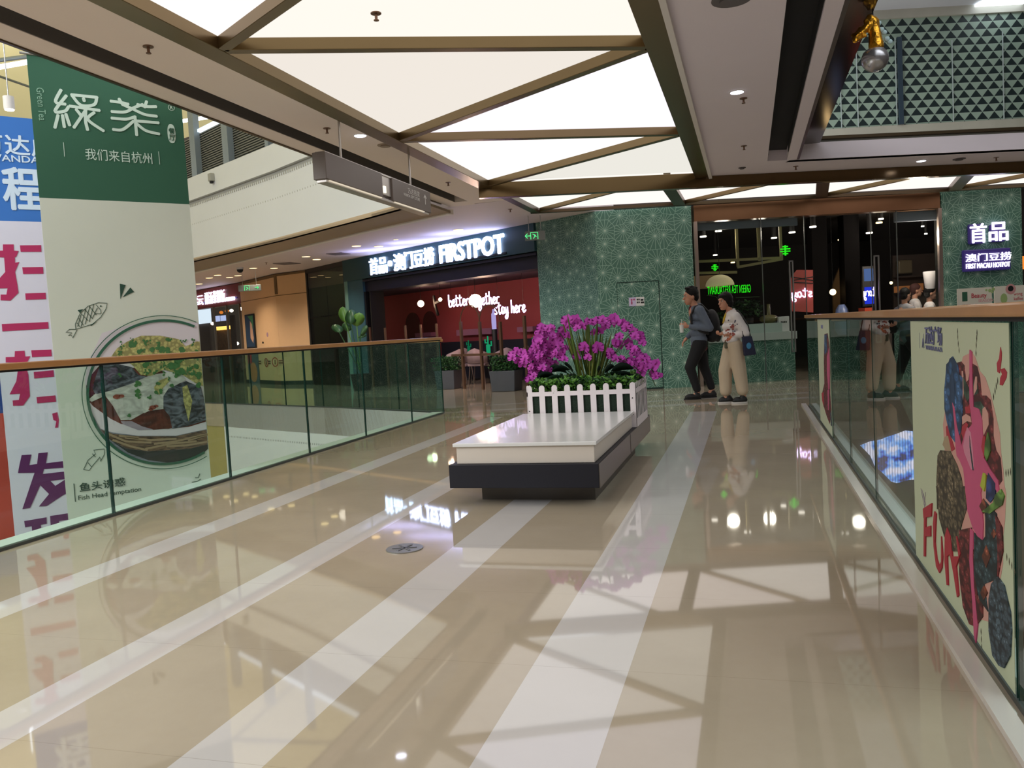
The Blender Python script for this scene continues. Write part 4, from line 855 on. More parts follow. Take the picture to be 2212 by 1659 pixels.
mb = MB(); stroke(mb, PP, [e1(395, 90), e1(396, 215)], .006, .0008, .0012); stroke(mb, PP, [e1(360, 80), e1(360, 215)], .003, .0008, .0012); mb.build('print', mvl, t)
mb = MB()
for q in ([(330, 20), (355, 150)], [(340, 30), (365, 160)], [(370, 150), (350, 60)], [(368, 50), (358, 170)]): stroke(mb, PP, [e2(*p) for p in q], .004, .0008, .0012)
mb.build('print', mat('poster_lilac', (140, 110, 150), .6), t)
# narrow looking poster further along
t = thing('poster', PP.w(12-9.1, .6), 'narrow looking pale poster on a far pane of the right railing', 'poster')
sA, sB = 12-9.75, 12-8.385
mb = MB(); rect(mb, PP, sA, .03, sB, 1.15, -.002, 0); mb.build('sheet', M_pp, t)
g1 = lambda x, y: PP.px(1700+x*.23146, 620+y*.23146); G = lambda L: [g1(*p) for p in L]
art(G([(350, 440), (380, 430), (405, 560), (412, 800), (405, 1000), (418, 1150), (400, 1280), (370, 1200), (340, 1100), (325, 1010), (350, 900), (345, 700)]), dred, 1)
art(G([(350, 450), (372, 440), (375, 600), (352, 640)]), bl, 2); art(G([(375, 650), (395, 560), (410, 700), (400, 950), (388, 960), (375, 800)]), pk, 3); art(G([(380, 960), (395, 960), (392, 1150), (385, 1150)]), pk, 3); art(G([(325, 990), (345, 980), (345, 1120), (330, 1060)]), rd, 3)
art(G([(318, 355), (335, 355), (335, 390), (318, 385)]), mvl, 1)
art(G([(405, 1180), (415, 1150), (422, 1300), (410, 1290)]), slate, 3)
# ================================================================== STOREFRONTS
def fan_material(name, base, line, star, scale=2.6):
    m = bpy.data.materials.new(name); m.use_nodes = True; nt = m.node_tree; b = nt.nodes['Principled BSDF']; N = nt.nodes.new; Lk = nt.links.new
    g = N('ShaderNodeNewGeometry'); sp = N('ShaderNodeSeparateXYZ'); Lk(g.outputs['Position'], sp.inputs[0])
    def mth(op, a, b_=None, c=None):
        n = N('ShaderNodeMath'); n.operation = op
        for i, v in enumerate((a, b_, c)):
            if v is None: continue
            if isinstance(v, (int, float)): n.inputs[i].default_value = v
            else: Lk(v, n.inputs[i])
        return n.outputs[0]
    s = mth('SUBTRACT', mth('MULTIPLY', sp.outputs[0], .95), mth('MULTIPLY', sp.outputs[1], .3)) if name.endswith('b') else mth('ADD', mth('MULTIPLY', sp.outputs[0], rt0.x), mth('MULTIPLY', sp.outputs[1], rt0.y))
    cb = N('ShaderNodeCombineXYZ'); Lk(s, cb.inputs[0]); Lk(sp.outputs[2], cb.inputs[1])
    v = N('ShaderNodeTexVoronoi'); v.voronoi_dimensions = '2D'; v.inputs['Scale'].default_value = scale; v.inputs['Randomness'].default_value = .75; Lk(cb.outputs[0], v.inputs['Vector'])
    e = N('ShaderNodeTexVoronoi'); e.voronoi_dimensions = '2D'; e.feature = 'DISTANCE_TO_EDGE'; e.inputs['Scale'].default_value = scale; e.inputs['Randomness'].default_value = .75; Lk(cb.outputs[0], e.inputs['Vector'])
    sb = N('ShaderNodeVectorMath'); sb.operation = 'SUBTRACT'; Lk(cb.outputs[0], sb.inputs[0]); Lk(v.outputs['Position'], sb.inputs[1])
    q = N('ShaderNodeSeparateXYZ'); Lk(sb.outputs[0], q.inputs[0]); dx = q.outputs[0]; dy = q.outputs[1]
    dy2 = mth('SUBTRACT', dy, .02)
    an = mth('ARCTAN2', dy2, dx); r = mth('SQRT', mth('ADD', mth('MULTIPLY', dx, dx), mth('MULTIPLY', dy2, dy2)))
    f = mth('ABSOLUTE', mth('SUBTRACT', mth('FRACT', mth('MULTIPLY', an, 16/(2*math.pi))), .5))
    wdt = mth('MULTIPLY', mth('SUBTRACT', .5, f), mth('MULTIPLY', r, 2*math.pi/16))      # distance to the nearest ray
    ln = mth('LESS_THAN', wdt, .0046)
    ln = mth('MAXIMUM', ln, mth('LESS_THAN', e.outputs['Distance'], (.0042*scale)))
    st = mth('LESS_THAN', r, .012)
    mx = N('ShaderNodeMixRGB'); mx.inputs[1].default_value = rgb(*base); mx.inputs[2].default_value = rgb(*line); Lk(mth('MULTIPLY', ln, .75), mx.inputs[0])
    m2 = N('ShaderNodeMixRGB'); m2.inputs[2].default_value = rgb(*star); Lk(mx.outputs[0], m2.inputs[1]); Lk(st, m2.inputs[0])
    Lk(m2.outputs[0], b.inputs['Base Color']); b.inputs['Roughness'].default_value = .4; return m
M_fan = fan_material('green_fan_wallpaper', (80, 120, 104), (160, 192, 174), (206, 214, 196), 3.5)
M_fanb = fan_material('green_fan_wallpaper_b', (80, 116, 108), (150, 182, 168), (186, 200, 186), 4.2)
fx_ = lambda x, y, k=0: PF.off(k).px(x, y)
# walls
mb = MB(); rect(mb, PF, 0, 0, fx_(1503, 700)[0], CZ, -.25, 0); mb.build('wall_far', M_fan, kind='structure')
sBr = PB.L; sBl = PB.px(1163, 600)[0]
mb = MB(); rect(mb, PB, sBl, 0, sBr+.0, CZ, -.25, 0); mb.build('wall_corner', M_fanb, kind='structure')
t = tag(bpy.data.objects.new('door_1', None), kind='structure'); COL.objects.link(t)
d0, zt_ = fx_(1332, 612); d1 = fx_(1423, 612)[0]
mb = MB(); rect(mb, PF, d0, zt_, d1, zt_+.014, .0, .003); rect(mb, PF, d1-.008, 0, d1+.008, zt_, .0, .003); rect(mb, PF, d0-.003, 0, d0+.003, zt_, .0, .002); rect(mb, PF, 0, 0, d1+.0, .03, 0, .004); mb.build('door_gap', mat('door_gap_dark', (20, 44, 38), .8), t)
t = thing('restroom_sign', PF.w(*fx_(1375, 652)), 'small white plate with symbols on the hidden door of the green fan-patterned wall', 'wall sign')
a = fx_(1358, 643); b = fx_(1392, 660)
mb = MB(); rect(mb, PF, a[0], b[1], b[0], a[1], .003, .012); mb.build('plate', M_paper, t)
mb = MB(); rect(mb, PF, a[0], b[1], a[0]+.13, a[1], .012, .014); mb.build('print', mat('plate_lilac', (206, 196, 226), .6), t)
mb = MB(); [rect(mb, PF, a[0]+u, a[1]-v-.03, a[0]+u+w_, a[1]-v, .012, .015) for u, v, w_ in ((.145, .03, .022), (.175, .03, .022), (.145, .08, .022), (.175, .08, .022), (.215, .04, .05), (.215, .085, .06))]; mb.build('symbols', M_black, t)
mb = MB(); [disc(mb, PF, (a[0]+u, a[1]-v), .017, .014, .016, n=10) for u, v in ((.05, .04), (.095, .04), (.05, .10))]; rect(mb, PF, a[0]+.04, a[1]-.13, a[0]+.06, a[1]-.05, .014, .016); mb.build('symbols', mat('plate_pink', (190, 90, 130), .6), t)
# bronze header and glass front
sG0, sG1 = fx_(1504, 600)[0], fx_(2033, 600)[0]
zh = fx_(1700, 468)[1]
mb = MB(); rect(mb, PF, sG0, zh, sG1, CZ, -.2, .02); mb.build('wall_header', mat('copper_header', (124, 88, 62), .3, .75, var=.05), kind='structure')
M_post = mat('steel_post_warm', (168, 150, 140), .3, .8)
t = thing('shop_window', PF.w(sG0, 0), 'dark glass restaurant front with steel posts and tall door handles between the green walls', 'shop window')
joints = [1506, 1648, 1741, 1884, 1940, 2032]; js = [fx_(x, 600)[0] for x in joints]
for a, b in zip(js[:-1], js[1:]):
    if abs(a-js[2]) < .01: continue                                  # open doorway
    mb = MB(); rect(mb, PF, a+.01, .02, b-.01, zh, -.02, -.008); mb.build('glass_panel', M_store, t)
for x, w_ in ((1508, .045), (2034, .045)):
    s_ = fx_(x, 600)[0]; mb = MB(); rect(mb, PF, s_-w_, 0, s_+w_*.4, zh, -.04, .03); mb.build('post', M_post, t)
mb = MB()
for s_ in js[1:-1]: rect(mb, PF, s_-.006, 0, s_+.006, zh, -.025, -.005)
mb.build('joint', mat('joint_grey', (96, 100, 98), .4, .4), t)
for (x0, x1, y0, y1) in ((1703, 1719, 563, 760), (1886, 1903, 552, 740)):
    a, b = fx_(x0, y0), fx_(x1, y1); mb = MB(); w_ = .022
    rect(mb, PF, a[0], b[1], a[0]+w_, a[1], 0, .03); rect(mb, PF, b[0]-w_, b[1], b[0], a[1], 0, .03); rect(mb, PF, a[0], a[1]-w_, b[0], a[1], 0, .03); rect(mb, PF, a[0], b[1], b[0], b[1]+w_, 0, .03)
    mb.build('door_handle', M_steel, t)
mb = MB(); rect(mb, PF, js[0], zh-.16, js[2]-.1, zh-.02, -.12, -.06); rect(mb, PF, js[4], zh-.2, js[5], zh-.02, -.12, -.06); mb.build('track', mat('track_grey', (90, 96, 106), .5), t)
# interior of the restaurant
M_int = mat('interior_dark', (30, 24, 23), .7); M_intc = mat('interior_ceiling', (20, 18, 18), .8)
mb = MB(); BKF = PF.off(-9)
rect(mb, BKF, sG0-1.5, 0, sG1+7, CZ, -.1, 0); mb.build('wall_back', M_int, kind='structure')
mb = MB(); mb.hexa([PF.w(sG1+.05, 0, -.3), PF.w(sG1+.15, 0, -.3), PF.w(sG1+7, 0, -9), PF.w(sG1+6.9, 0, -9)], [PF.w(sG1+.05, CZ, -.3), PF.w(sG1+.15, CZ, -.3), PF.w(sG1+7, CZ, -9), PF.w(sG1+6.9, CZ, -9)]); mb.build('wall_inner_right', M_int, kind='structure')
mb = MB(); mb.hexa([PF.w(sG0-.05, 0, -.25), PF.w(sG0-.05, 0, -.05), PF.w(sG0-1.4, 0, -9), PF.w(sG0-1.5, 0, -9)], [PF.w(sG0-.05, CZ, -.25), PF.w(sG0-.05, CZ, -.05), PF.w(sG0-1.4, CZ, -9), PF.w(sG0-1.5, CZ, -9)]); mb.build('wall_inner_left', M_int, kind='structure')
mb = MB(); mb.hexa([PF.w(sG0-1.5, CZ-.05, -.25), PF.w(sG1+7, CZ-.05, -.25), PF.w(sG1+7, CZ-.05, -9.1), PF.w(sG0-1.5, CZ-.05, -9.1)], [PF.w(sG0-1.5, CZ+.05, -.25), PF.w(sG1+7, CZ+.05, -.25), PF.w(sG1+7, CZ+.05, -9.1), PF.w(sG0-1.5, CZ+.05, -9.1)]); mb.build('ceiling_inner', M_intc, kind='structure')
def at(k, x, y): pl = PF.off(-k); s_, z_ = pl.px(x, y); return pl.w(s_, z_)
lampdesc = ['leftmost in the glass front', 'above the leftmost one', 'small one low at the left', 'pair, left one under the header', 'pair, right one under the header', 'small warm one above the dome lampshade', 'left of the green cross', 'right of the green cross', 'large one over the doorway, left', 'lower one over the doorway', 'large one over the doorway, right', 'bright one near the second joint', 'yellowish one just under the bright one', 'tiny upper one above the cooks', 'tiny lower one above the cooks']
for k, (x, y, r_, d, mm) in enumerate([(1519, 511, .065, 1.2, E_mild), (1552, 499, .065, 1, E_mild), (1545, 551, .05, 4, E_mild), (1585, 486, .03, .6, E_mild), (1595, 485, .02, .6, E_mild), (1583, 567, .05, 5, E_warm), (1672, 514, .06, 2, E_mild), (1711, 502, .065, 1.5, E_mild), (1756, 490, .065, 1, E_mild), (1817, 518, .065, 2.2, E_warm), (1878, 503, .065, 1.5, E_mild), (1903, 473, .05, .6, E_mild), (1899, 481, .06, .8, E_warm), (1993, 489, .03, 1, E_mild), (2000, 505, .03, 1.5, E_mild)]):
    q = at(d+.4, x, y); mb = MB(); mb.cyl((q.x, q.y), r_, q.z-.012, q.z+.012, 16); t = thing('downlight', q, 'small round lamp in the dark restaurant, '+lampdesc[k], 'lamp', 'lamps in the dark restaurant')
    mb.build('lens', mm, t); MB().cyl((q.x, q.y), r_*.8, q.z+.012, CZ-.05, 10).build('housing', M_intc, t)
for (x, y, d, pw) in ((1985, 500, .25, 70), (1900, 480, 2.0, 8), (1640, 490, 1.6, 14), (1560, 500, 1.2, 12)):  # the first one is an added fill that brightens the cooks
    q = at(d, x, y); l = bpy.data.lights.new('interior_lamp_and_fill', 'POINT'); l.energy = pw; l.color = (1, .86, .72); l.shadow_soft_size = .12; o = bpy.data.objects.new('interior_lamp_and_fill', l); COL.objects.link(o); o.location = q-Vector((0, 0, .1))
# hanging cream lattice frame
t = thing('lattice_frame', at(1.2, 1640, 520), 'hanging cream timber lattice frame behind the restaurant glass', 'hanging frame')
pk_ = PF.off(-1.2); mcr2 = mat('lattice_cream', (150, 140, 100), .6)
def lb(pl, L, m, name, par, w_=.05, th=.05): mb = MB(); [stroke(mb, pl, [pl.px(*p) for p in q], w_, -th/2, th/2) for q in L]; return mb.build(name, m, par)
lb(pk_, [[(1590, 482), (1594, 575)], [(1637, 484), (1640, 562)], [(1684, 476), (1688, 560)]], mcr2, 'upright', t); lb(pk_, [[(1508, 565), (1688, 557)], [(1594, 577), (1688, 560)], [(1508, 590), (1590, 588)]], mcr2, 'crossbar', t)
mb = MB(); a, b = pk_.px(1512, 590), pk_.px(1589, 616); rect(mb, pk_.off(-1), a[0], b[1], b[0], a[1], 0, .03); mb.build('panel', mat('panel_tan', (124, 100, 66), .7), t)
# dome lampshade
q = at(.8, 1555, 617); t = thing('dome_lampshade', q, 'pale rattan dome lampshade above the mirrored green neon', 'lamp')
mb = MB(); mb.ell(q, (.27, .27, .21), 24, 8, zmin=0.); mb.build('lamp_shade', mat('rattan_cream', (210, 194, 150), .8, emit=.25, ecol=(220, 200, 150), bump=.4, scale=40), t); mb = MB(); mb.cyl((q.x, q.y), .005, q.z+.21, CZ-.05, 6); mb.build('cord', M_black, t)
# neon texts
t = thing('neon_sign', at(.5, 1575, 628), 'mirrored green neon restaurant lettering behind the glass', 'neon sign')
pk_ = PF.off(-.5); a, b = pk_.px(1528, 632), pk_.px(1622, 632); text('GREEN TEA RESTAURANT', pk_, a[0], a[1]-.04, .15, E_neongreen, t, width=b[0]-a[0], mirror=True)
lb(pk_, [[(1528, 638), (1545, 640), (1560, 652)], [(1590, 643), (1640, 641)]], mat('neon_off', (60, 90, 50), .6), 'tube', t, .012, .012)
for (x, y, w_, lab) in ((1696, 541, .09, 'green glowing cross sign behind the restaurant glass'), (1544, 578, .06, 'small dim green cross glowing above the dome lampshade')):
    q = PF.off(-.9); s_, z_ = q.px(x, y); mb = MB()
    for k in range(4): stroke(mb, q, [(s_-w_*(1 if k in (1, 2) else .5), z_+w_*(.8-k*.5)), (s_+w_*(1 if k in (1, 2) else .5), z_+w_*(.8-k*.5))], w_*.25, 0, .02)
    stroke(mb, q, [(s_, z_-w_), (s_, z_+w_)], w_*.3, 0, .02)
    mb.build('green_cross_sign', E_neongreen, label=lab, cat='lit sign')
t = thing('neon_reflection', at(1.5, 1733, 630), 'red-orange panel with a mirrored violet neon word, a painted reflection in the glass door', 'neon sign')  # glass reflection of the red restaurant, built as a faintly glowing panel
pk_ = PF.off(-1.5); mb = MB(); slab(mb, pk_, [pk_.px(*p) for p in ((1708, 600), (1722, 583), (1756, 583), (1757, 675), (1708, 672))], -.03, 0); mb.build('panel', mat('reflection_redorange', (150, 66, 58), .6, emit=.12, ecol=(200, 80, 70)), t)
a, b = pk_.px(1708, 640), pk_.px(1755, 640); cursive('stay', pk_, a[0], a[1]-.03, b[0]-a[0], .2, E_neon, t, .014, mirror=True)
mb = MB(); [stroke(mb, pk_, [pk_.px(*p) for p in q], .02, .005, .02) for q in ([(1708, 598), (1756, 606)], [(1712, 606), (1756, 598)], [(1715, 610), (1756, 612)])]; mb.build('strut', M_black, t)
t = thing('display_screen', at(1.5, 1877, 620), 'tall blue display screen with a mirrored neon word beside the door handle', 'screen')
pk_ = PF.off(-1.5); a, b = pk_.px(1866, 581), pk_.px(1888, 656)
mb = MB(); rect(mb, pk_, a[0]-.03, b[1]-.05, b[0]+.03, a[1]+.05, -.06, 0); mb.build('casing', M_black, t)
c_ = pk_.px(1877, 620)[1]; mb = MB(); rect(mb, pk_, a[0], b[1], b[0], c_, 0, .006); mb.build('screen', E_blue, t); mb = MB(); rect(mb, pk_, a[0], c_+.12, b[0], a[1], 0, .006); mb.build('screen', emi('dim_screen', (100, 130, 190), .5), t)
cursive('tory', pk_, a[0]-.03, pk_.px(1870, 640)[1], b[0]-a[0]+.05, .2, E_neon, t, .009, mirror=True)
mb = MB(); a, b = pk_.px(1868, 665), pk_.px(1887, 690); rect(mb, pk_, a[0], 0, b[0], a[1], -.3, 0); mb.build('cabinet', mat('orange_red_cabinet', (196, 74, 40), .5), label='orange-red cabinet below the blue screen', cat='cabinet')
for (x, y, r_, d, lab) in ((1799, 631, .066, 2.5, 'glowing round globe lamp beside the beige arch panel in the doorway'), (1925, 611, .032, 2.5, 'tiny glowing globe lamp left of the cooks')):
    q = at(d, x, y); t = thing('globe_lamp', q, lab, 'lamp'); mb = MB(); mb.ell(q, (r_, r_, r_), 16, 10); mb.build('globe', E_warm, t); mb = MB(); mb.cyl((q.x, q.y), .005, q.z+r_*.9, CZ-.05, 6); mb.build('cord', M_black, t)
pk_ = PF.off(-3.2); mb = MB(); s0, z0 = pk_.px(1800, 640); s1, z1 = pk_.px(1830, 590)
slab(mb, pk_, [(s0, 0), (s1, 0), (s1, z1+.3), (s1-.08, z1+.28), (s0+.1, z1), (s0, z1-.25)], -.06, 0); mb.build('arch_panel', mat('arch_panel_tan', (120, 96, 64), .7), label='tan curved partition panel deep in the doorway', cat='partition')
q = at(2.0, 1819, 685); mb = MB(); mb.tube([(q.x, q.y, .75), (q.x, q.y, .85), (q.x, q.y, 1.05), (q.x, q.y, 1.28), (q.x, q.y, 1.38)], [.09, .14, .15, .12, .06], 16); mb.cyl((q.x, q.y), .18, 0, .75, 16, 1)
mb.build('vase', [mat('vase_blue_white', (120, 140, 190), .3, var=.6, scale=12), M_black], label='blue and white jar on a dark pedestal in the doorway', cat='vase')
# shelf behind the cooks
t = thing('shelf_unit', at(2.8, 1970, 600), 'dim shelf unit with amber lit back behind the cooks', 'shelf')
pk_ = PF.off(-2.8); mb = MB(); a, b = pk_.px(1940, 560), pk_.px(2040, 640); rect(mb, pk_, a[0], 0, b[0], a[1]+.1, -.3, -.25); [rect(mb, pk_, a[0], z, b[0], z+.03, -.25, 0) for z in (1.2, 1.55, 1.9)]; mb.build('carcass', mat('shelf_brown', (54, 40, 34), .6), t)
mb = MB(); a, b = pk_.px(1942, 618), pk_.px(1975, 631); rect(mb, pk_, a[0], b[1], b[0], a[1], -.24, -.1); a, b = pk_.px(1982, 612), pk_.px(2000, 626); rect(mb, pk_, a[0], b[1], b[0], a[1], -.24, -.1); mb.build('amber_light', emi('amber_dim', (170, 104, 60), .5), t)
mb = MB(); a, b = pk_.px(1943, 562), pk_.px(1975, 590); rect(mb, pk_, a[0], b[1], b[0], a[1], -.2, -.05); mb.build('jar', mat('jar_olive', (92, 80, 60), .6), label='squat olive jar on the shelf behind the cooks', cat='jar', bevel=.03)
# reception counter
t = thing('reception_counter', PF.w(fx_(1650, 800)[0], 0, -.3), 'counter with white top and green fan-patterned base behind the couple', 'counter')
pk_ = PF.off(-.35); zt1 = pk_.px(1650, 701)[1]; zt2 = pk_.px(1650, 735)[1]; a = pk_.px(1530, 760)[0]; b = pk_.px(1722, 760)[0]; m_ = pk_.px(1690, 700)[0]
mb = MB(); rect(mb, pk_, a, 0, b-.04, zt2, -.6, 0); mb.build('base', M_fan, t)
mb = MB(); rect(mb, pk_, a, zt2, b, zt2+.14, -.65, .03); mb.build('counter_top', mat('counter_white', (206, 214, 206), .4), t)
mb = MB(); rect(mb, pk_, a, zt2+.14, m_, zt1+.02, -.5, -.02); mb.build('counter_shelf', mat('counter_white2', (190, 206, 196), .4), t)
q0 = pk_.w(m_+.02, zt2+.14, -.25)
t = thing('notice_box', q0, 'white notice box with small black lettering on the counter', 'box'); mb = MB(); a_, b_ = pk_.px(1684, 684), pk_.px(1707, 707); rect(mb, pk_, a_[0], zt1+.02 if a_[0] < m_-1 else zt2+.14, b_[0], a_[1], -.2, -.03); mb.build('body', M_paper, t, bevel=.01); mb = MB(); [rect(mb, pk_, a_[0]+.03+i*.03, (a_[1]+b_[1])/2-.015, a_[0]+.05+i*.03, (a_[1]+b_[1])/2+.015, -.031, -.026) for i in range(4)]; mb.build('print', M_black, t)
s_, _ = pk_.px(1670, 690); q0 = pk_.w(s_, zt1+.02, -.25)
mb = MB(); mb.tube([q0, q0+Vector((0, 0, .05)), q0+Vector((0, 0, .10)), q0+Vector((0, 0, .15)), q0+Vector((0, 0, .16)), q0+Vector((0, 0, .36))], [.10, .17, .18, .11, .035, .03], 20)
mb.build('ceramic_vase', mat('vase_olive', (120, 112, 70), .3, var=.3), label='squat olive vase with a slim neck on the counter', cat='vase')
s_, _ = pk_.px(1624, 690); q0 = pk_.w(s_, zt1+.02, -.25)
t = thing('potted_plant', q0, 'dark leafy plant standing on the counter behind the woman', 'plant'); MB().cyl((q0.x, q0.y), .1, q0.z, q0.z+.12, 16).build('pot', M_black, t)
leafy('foliage', (q0.x, q0.y, q0.z+.28), (.24, .2, .14), 420, .09, [G3, G4, G2], t, seed=9)
s_, _ = pk_.px(1585, 690); q0 = pk_.w(s_, zt1+.02, -.25)
t = thing('potted_plant', q0, 'low leafy plant on the counter between the two walking people', 'plant'); MB().cyl((q0.x, q0.y), .1, q0.z, q0.z+.08, 16).build('pot', M_black, t)
leafy('foliage', (q0.x, q0.y, q0.z+.16), (.24, .15, .08), 260, .07, [G2, G3], t, seed=10)
# round columns / door dividers inside
for (x, lab) in ((1776, 'dark square column inside the restaurant, left of the arch panel'), (1845, 'dark square column inside the restaurant, right of the arch panel')):
    pk_ = PF.off(-2.3); s_, _ = pk_.px(x, 700); mb = MB(); rect(mb, pk_, s_-.16, 0, s_+.16, CZ-.05, -.3, 0); mb.build('column', mat('column_black', (14, 12, 12), .8, spec=.1), label=lab, cat='column', group='dark columns inside the restaurant')

# ---- hotpot wall at the right --------------------------------------
sR0, sR1 = fx_(2036, 600)[0], fx_(2207, 600)[0]
mb = MB(); rect(mb, PF, sR0, 0, sR1, CZ, -.04, .03); mb.build('wall_right', M_fan, kind='structure')
mb = MB(); rect(mb, PF, sR1, 0, sR1+3, CZ, -.5, -.25); mb.build('wall_right_dark', M_int, kind='structure')
a, b = fx_(2209, 552), fx_(2218, 580); mb = MB(); rect(mb, PF, a[0], b[1], b[0]+.1, a[1], -.24, -.2); mb.build('wall_lamp', E_orange, label='orange glowing wall lamp at the right edge of the picture', cat='lamp')
t = thing('light_sign', PF.w(*fx_(2130, 530)), 'glowing violet-white character sign on the green wall at the right', 'lit sign')
mvi = mat('sign_box_violet', (52, 40, 84), .4, emit=.12, ecol=(90, 70, 190)); pk_ = PF.off(.06)
a, b = pk_.px(2078, 541), pk_.px(2180, 583)
mb = MB(); rect(mb, pk_, a[0], b[1]+.01, b[0], a[1]-.0, -.03, .06); mb.build('sign_box', mvi, t, bevel=.02)
mb = MB(); a, b = pk_.px(2090, 485), pk_.px(2124, 530); rect(mb, pk_, a[0], b[1]+.03, b[0], a[1], -.03, .05); a, b = pk_.px(2130, 480), pk_.px(2172, 524); rect(mb, pk_, a[0]+.05, b[1]+.02, b[0]-.02, a[1]-.05, -.03, .05); mb.build('sign_box', mvi, t, bevel=.03)
EW2 = emi('sign_letter_violetwhite', (232, 226, 255), 2.6)
a, b = pk_.px(2092, 526), pk_.px(2126, 483); text('首', pk_, a[0], a[1], b[1]-a[1], EW2, t, width=b[0]-a[0], d=.06, ext=.02, bold=.015)
a, b = pk_.px(2132, 522), pk_.px(2172, 480); text('品', pk_, a[0], a[1], b[1]-a[1], EW2, t, width=b[0]-a[0], d=.06, ext=.02, bold=.015)
a, b = pk_.px(2081, 567), pk_.px(2178, 541); text('澳门豆捞', pk_, a[0], a[1], b[1]-a[1]-.03, EW2, t, width=b[0]-a[0], d=.07, ext=.02, bold=.006)
a, b = pk_.px(2082, 578), pk_.px(2176, 569); text('FIRST MACAU HOTPOT', pk_, a[0], a[1]-.03, .09, EW2, t, width=b[0]-a[0], d=.07, ext=.02, bold=.004)
pk_ = PF.off(.9)
for k, (x0, x1, y0, y1, lab) in enumerate(((2068, 2143, 624, 662, 'menu board with red lettering and a green emblem beneath the violet sign'), (2148, 2222, 619, 657, 'menu board with a dish picture at the right edge of the picture'))):
    a, b = pk_.px(x0, y0), pk_.px(x1, y1); t = thing('menu_board', pk_.w(a[0], 0), lab, 'menu board', 'menu boards in front of the hotpot wall')
    mb = MB(); rect(mb, pk_, a[0], b[1]-.02, b[0], a[1], -.02, 0); mb.build('board', mat('board_cream', (226, 220, 206), .5), t)
    mb = MB(); rect(mb, pk_, a[0]+.06, 0, a[0]+.10, b[1], -.02, 0); rect(mb, pk_, b[0]-.10, 0, b[0]-.06, b[1], -.02, 0); mb.build('leg', M_steel, t)
    W_ = b[0]-a[0]; Hh = a[1]-b[1]
    if k == 0:
        mb = MB(); rect(mb, pk_, a[0]+.08, a[1]-.22, a[0]+.17, a[1]-.06, .001, .003); mb.build('emblem', M_green, t)
        text('Beauty', pk_, a[0]+.24, b[1]+Hh*.42, .10, mat('menu_red', (196, 70, 84), .5), t, width=.26, d=.001, bold=.01); text('SEASON', pk_, a[0]+.36, b[1]+Hh*.26, .05, mat('menu_pink', (224, 150, 158), .5), t, width=.25, d=.001)
        text('特价双人餐', pk_, a[0]+.08, b[1]+.01, .05, mat('menu_red2', (206, 60, 60), .5), t, width=.26, d=.001)
        mb = MB(); [disc(mb, pk_, (a[0]+u, a[1]-v), r_, .001, .002, n=10) for u, v, r_ in ((.56, .06, .03), (.62, .04, .03), (.5, .05, .02), (.60, .09, .02))]; mb.build('print', mat('menu_leaf', (160, 184, 120), .6), t)
    else:
        mb = MB(); disc(mb, pk_, (a[0]+.28, a[1]-.06), .09, .001, .002, n=16); mb.build('print', mat('menu_rose', (206, 150, 150), .6), t); mb = MB(); disc(mb, pk_, (a[0]+.28, a[1]-.05), .05, .0022, .003, n=10); mb.build('print', M_black, t)
        mb = MB(); disc(mb, pk_, (a[0]+.16, b[1]+.12), .06, .001, .002, n=12, ry=.09); mb.build('print', MATS['menu_leaf'], t); text('wong\nkaffee', pk_, a[0]+.33, b[1]+.08, .12, MATS['menu_red'], t, width=.16, d=.001)

# ---- upper level seen through the ceiling opening --------------------
PU = PF.off(-.6)
a, b = PU.px(1770, 285), PU.px(2300, 40)
zlo, zhi = PU.px(1990, 268)[1], PU.px(1990, 38)[1]
mlat = bpy.data.materials.new('triangle_lattice'); mlat.use_nodes = True; nt = mlat.node_tree; bs = nt.nodes['Principled BSDF']; N = nt.nodes.new; Lk = nt.links.new
g_ = N('ShaderNodeNewGeometry'); sp = N('ShaderNodeSeparateXYZ'); Lk(g_.outputs['Position'], sp.inputs[0])
def mth(op, a, b_=None):
    n = N('ShaderNodeMath'); n.operation = op
    for i, v in enumerate((a, b_)):
        if v is None: continue
        if isinstance(v, (int, float)): n.inputs[i].default_value = v
        else: Lk(v, n.inputs[i])
    return n.outputs[0]
s_ = mth('ADD', mth('MULTIPLY', sp.outputs[0], rt0.x), mth('MULTIPLY', sp.outputs[1], rt0.y)); rowh = .138; pit = .225
zr = mth('DIVIDE', sp.outputs[2], rowh); row = mth('FLOOR', zr); fz = mth('FRACT', zr)
u = mth('FRACT', mth('ADD', mth('DIVIDE', s_, pit), mth('MULTIPLY', row, .5))); tri = mth('MULTIPLY', mth('ABSOLUTE', mth('SUBTRACT', u, .5)), 2.)
dark = mth('LESS_THAN', tri, mth('SUBTRACT', .97, fz))
mx = N('ShaderNodeMixRGB'); mx.inputs[1].default_value = rgb(146, 168, 154); mx.inputs[2].default_value = rgb(24, 40, 42); Lk(dark, mx.inputs[0]); Lk(mx.outputs[0], bs.inputs['Base Color']); bs.inputs['Roughness'].default_value = .5
mb = MB(); rect(mb, PU, a[0]-2, zlo, b[0]+1, zhi, -.2, 0); mb.build('wall_upper_lattice', mlat, kind='structure')
mmar = mat('marble_band', (176, 176, 164), .35, var=.15, scale=3)
mb = MB(); rect(mb, PU, a[0]-2, zlo-.30, b[0]+1, zlo, -.2, .03); rect(mb, PU, a[0]-2, zhi, b[0]+1, zhi+.16, -.2, .05); mb.build('trim_11', mmar, kind='structure')
mb = MB(); mb.prism([(.9, 6), (14, 6), (14, 22), (.9, 18.5)], zhi+.16, zhi+.3); mb.build('ceiling_upper', mat('upper_ceiling', (206, 212, 220), .6), kind='structure')
q = P(2160, 8, zhi+.14); MB().cyl((q.x, q.y), .45, zhi+.12, zhi+.159, 30).build('ceiling_lamp', emi('upper_lamp', (240, 248, 255), 3), label='round white lamp on the upper ceiling at the top right corner', cat='lamp')
mb = MB()
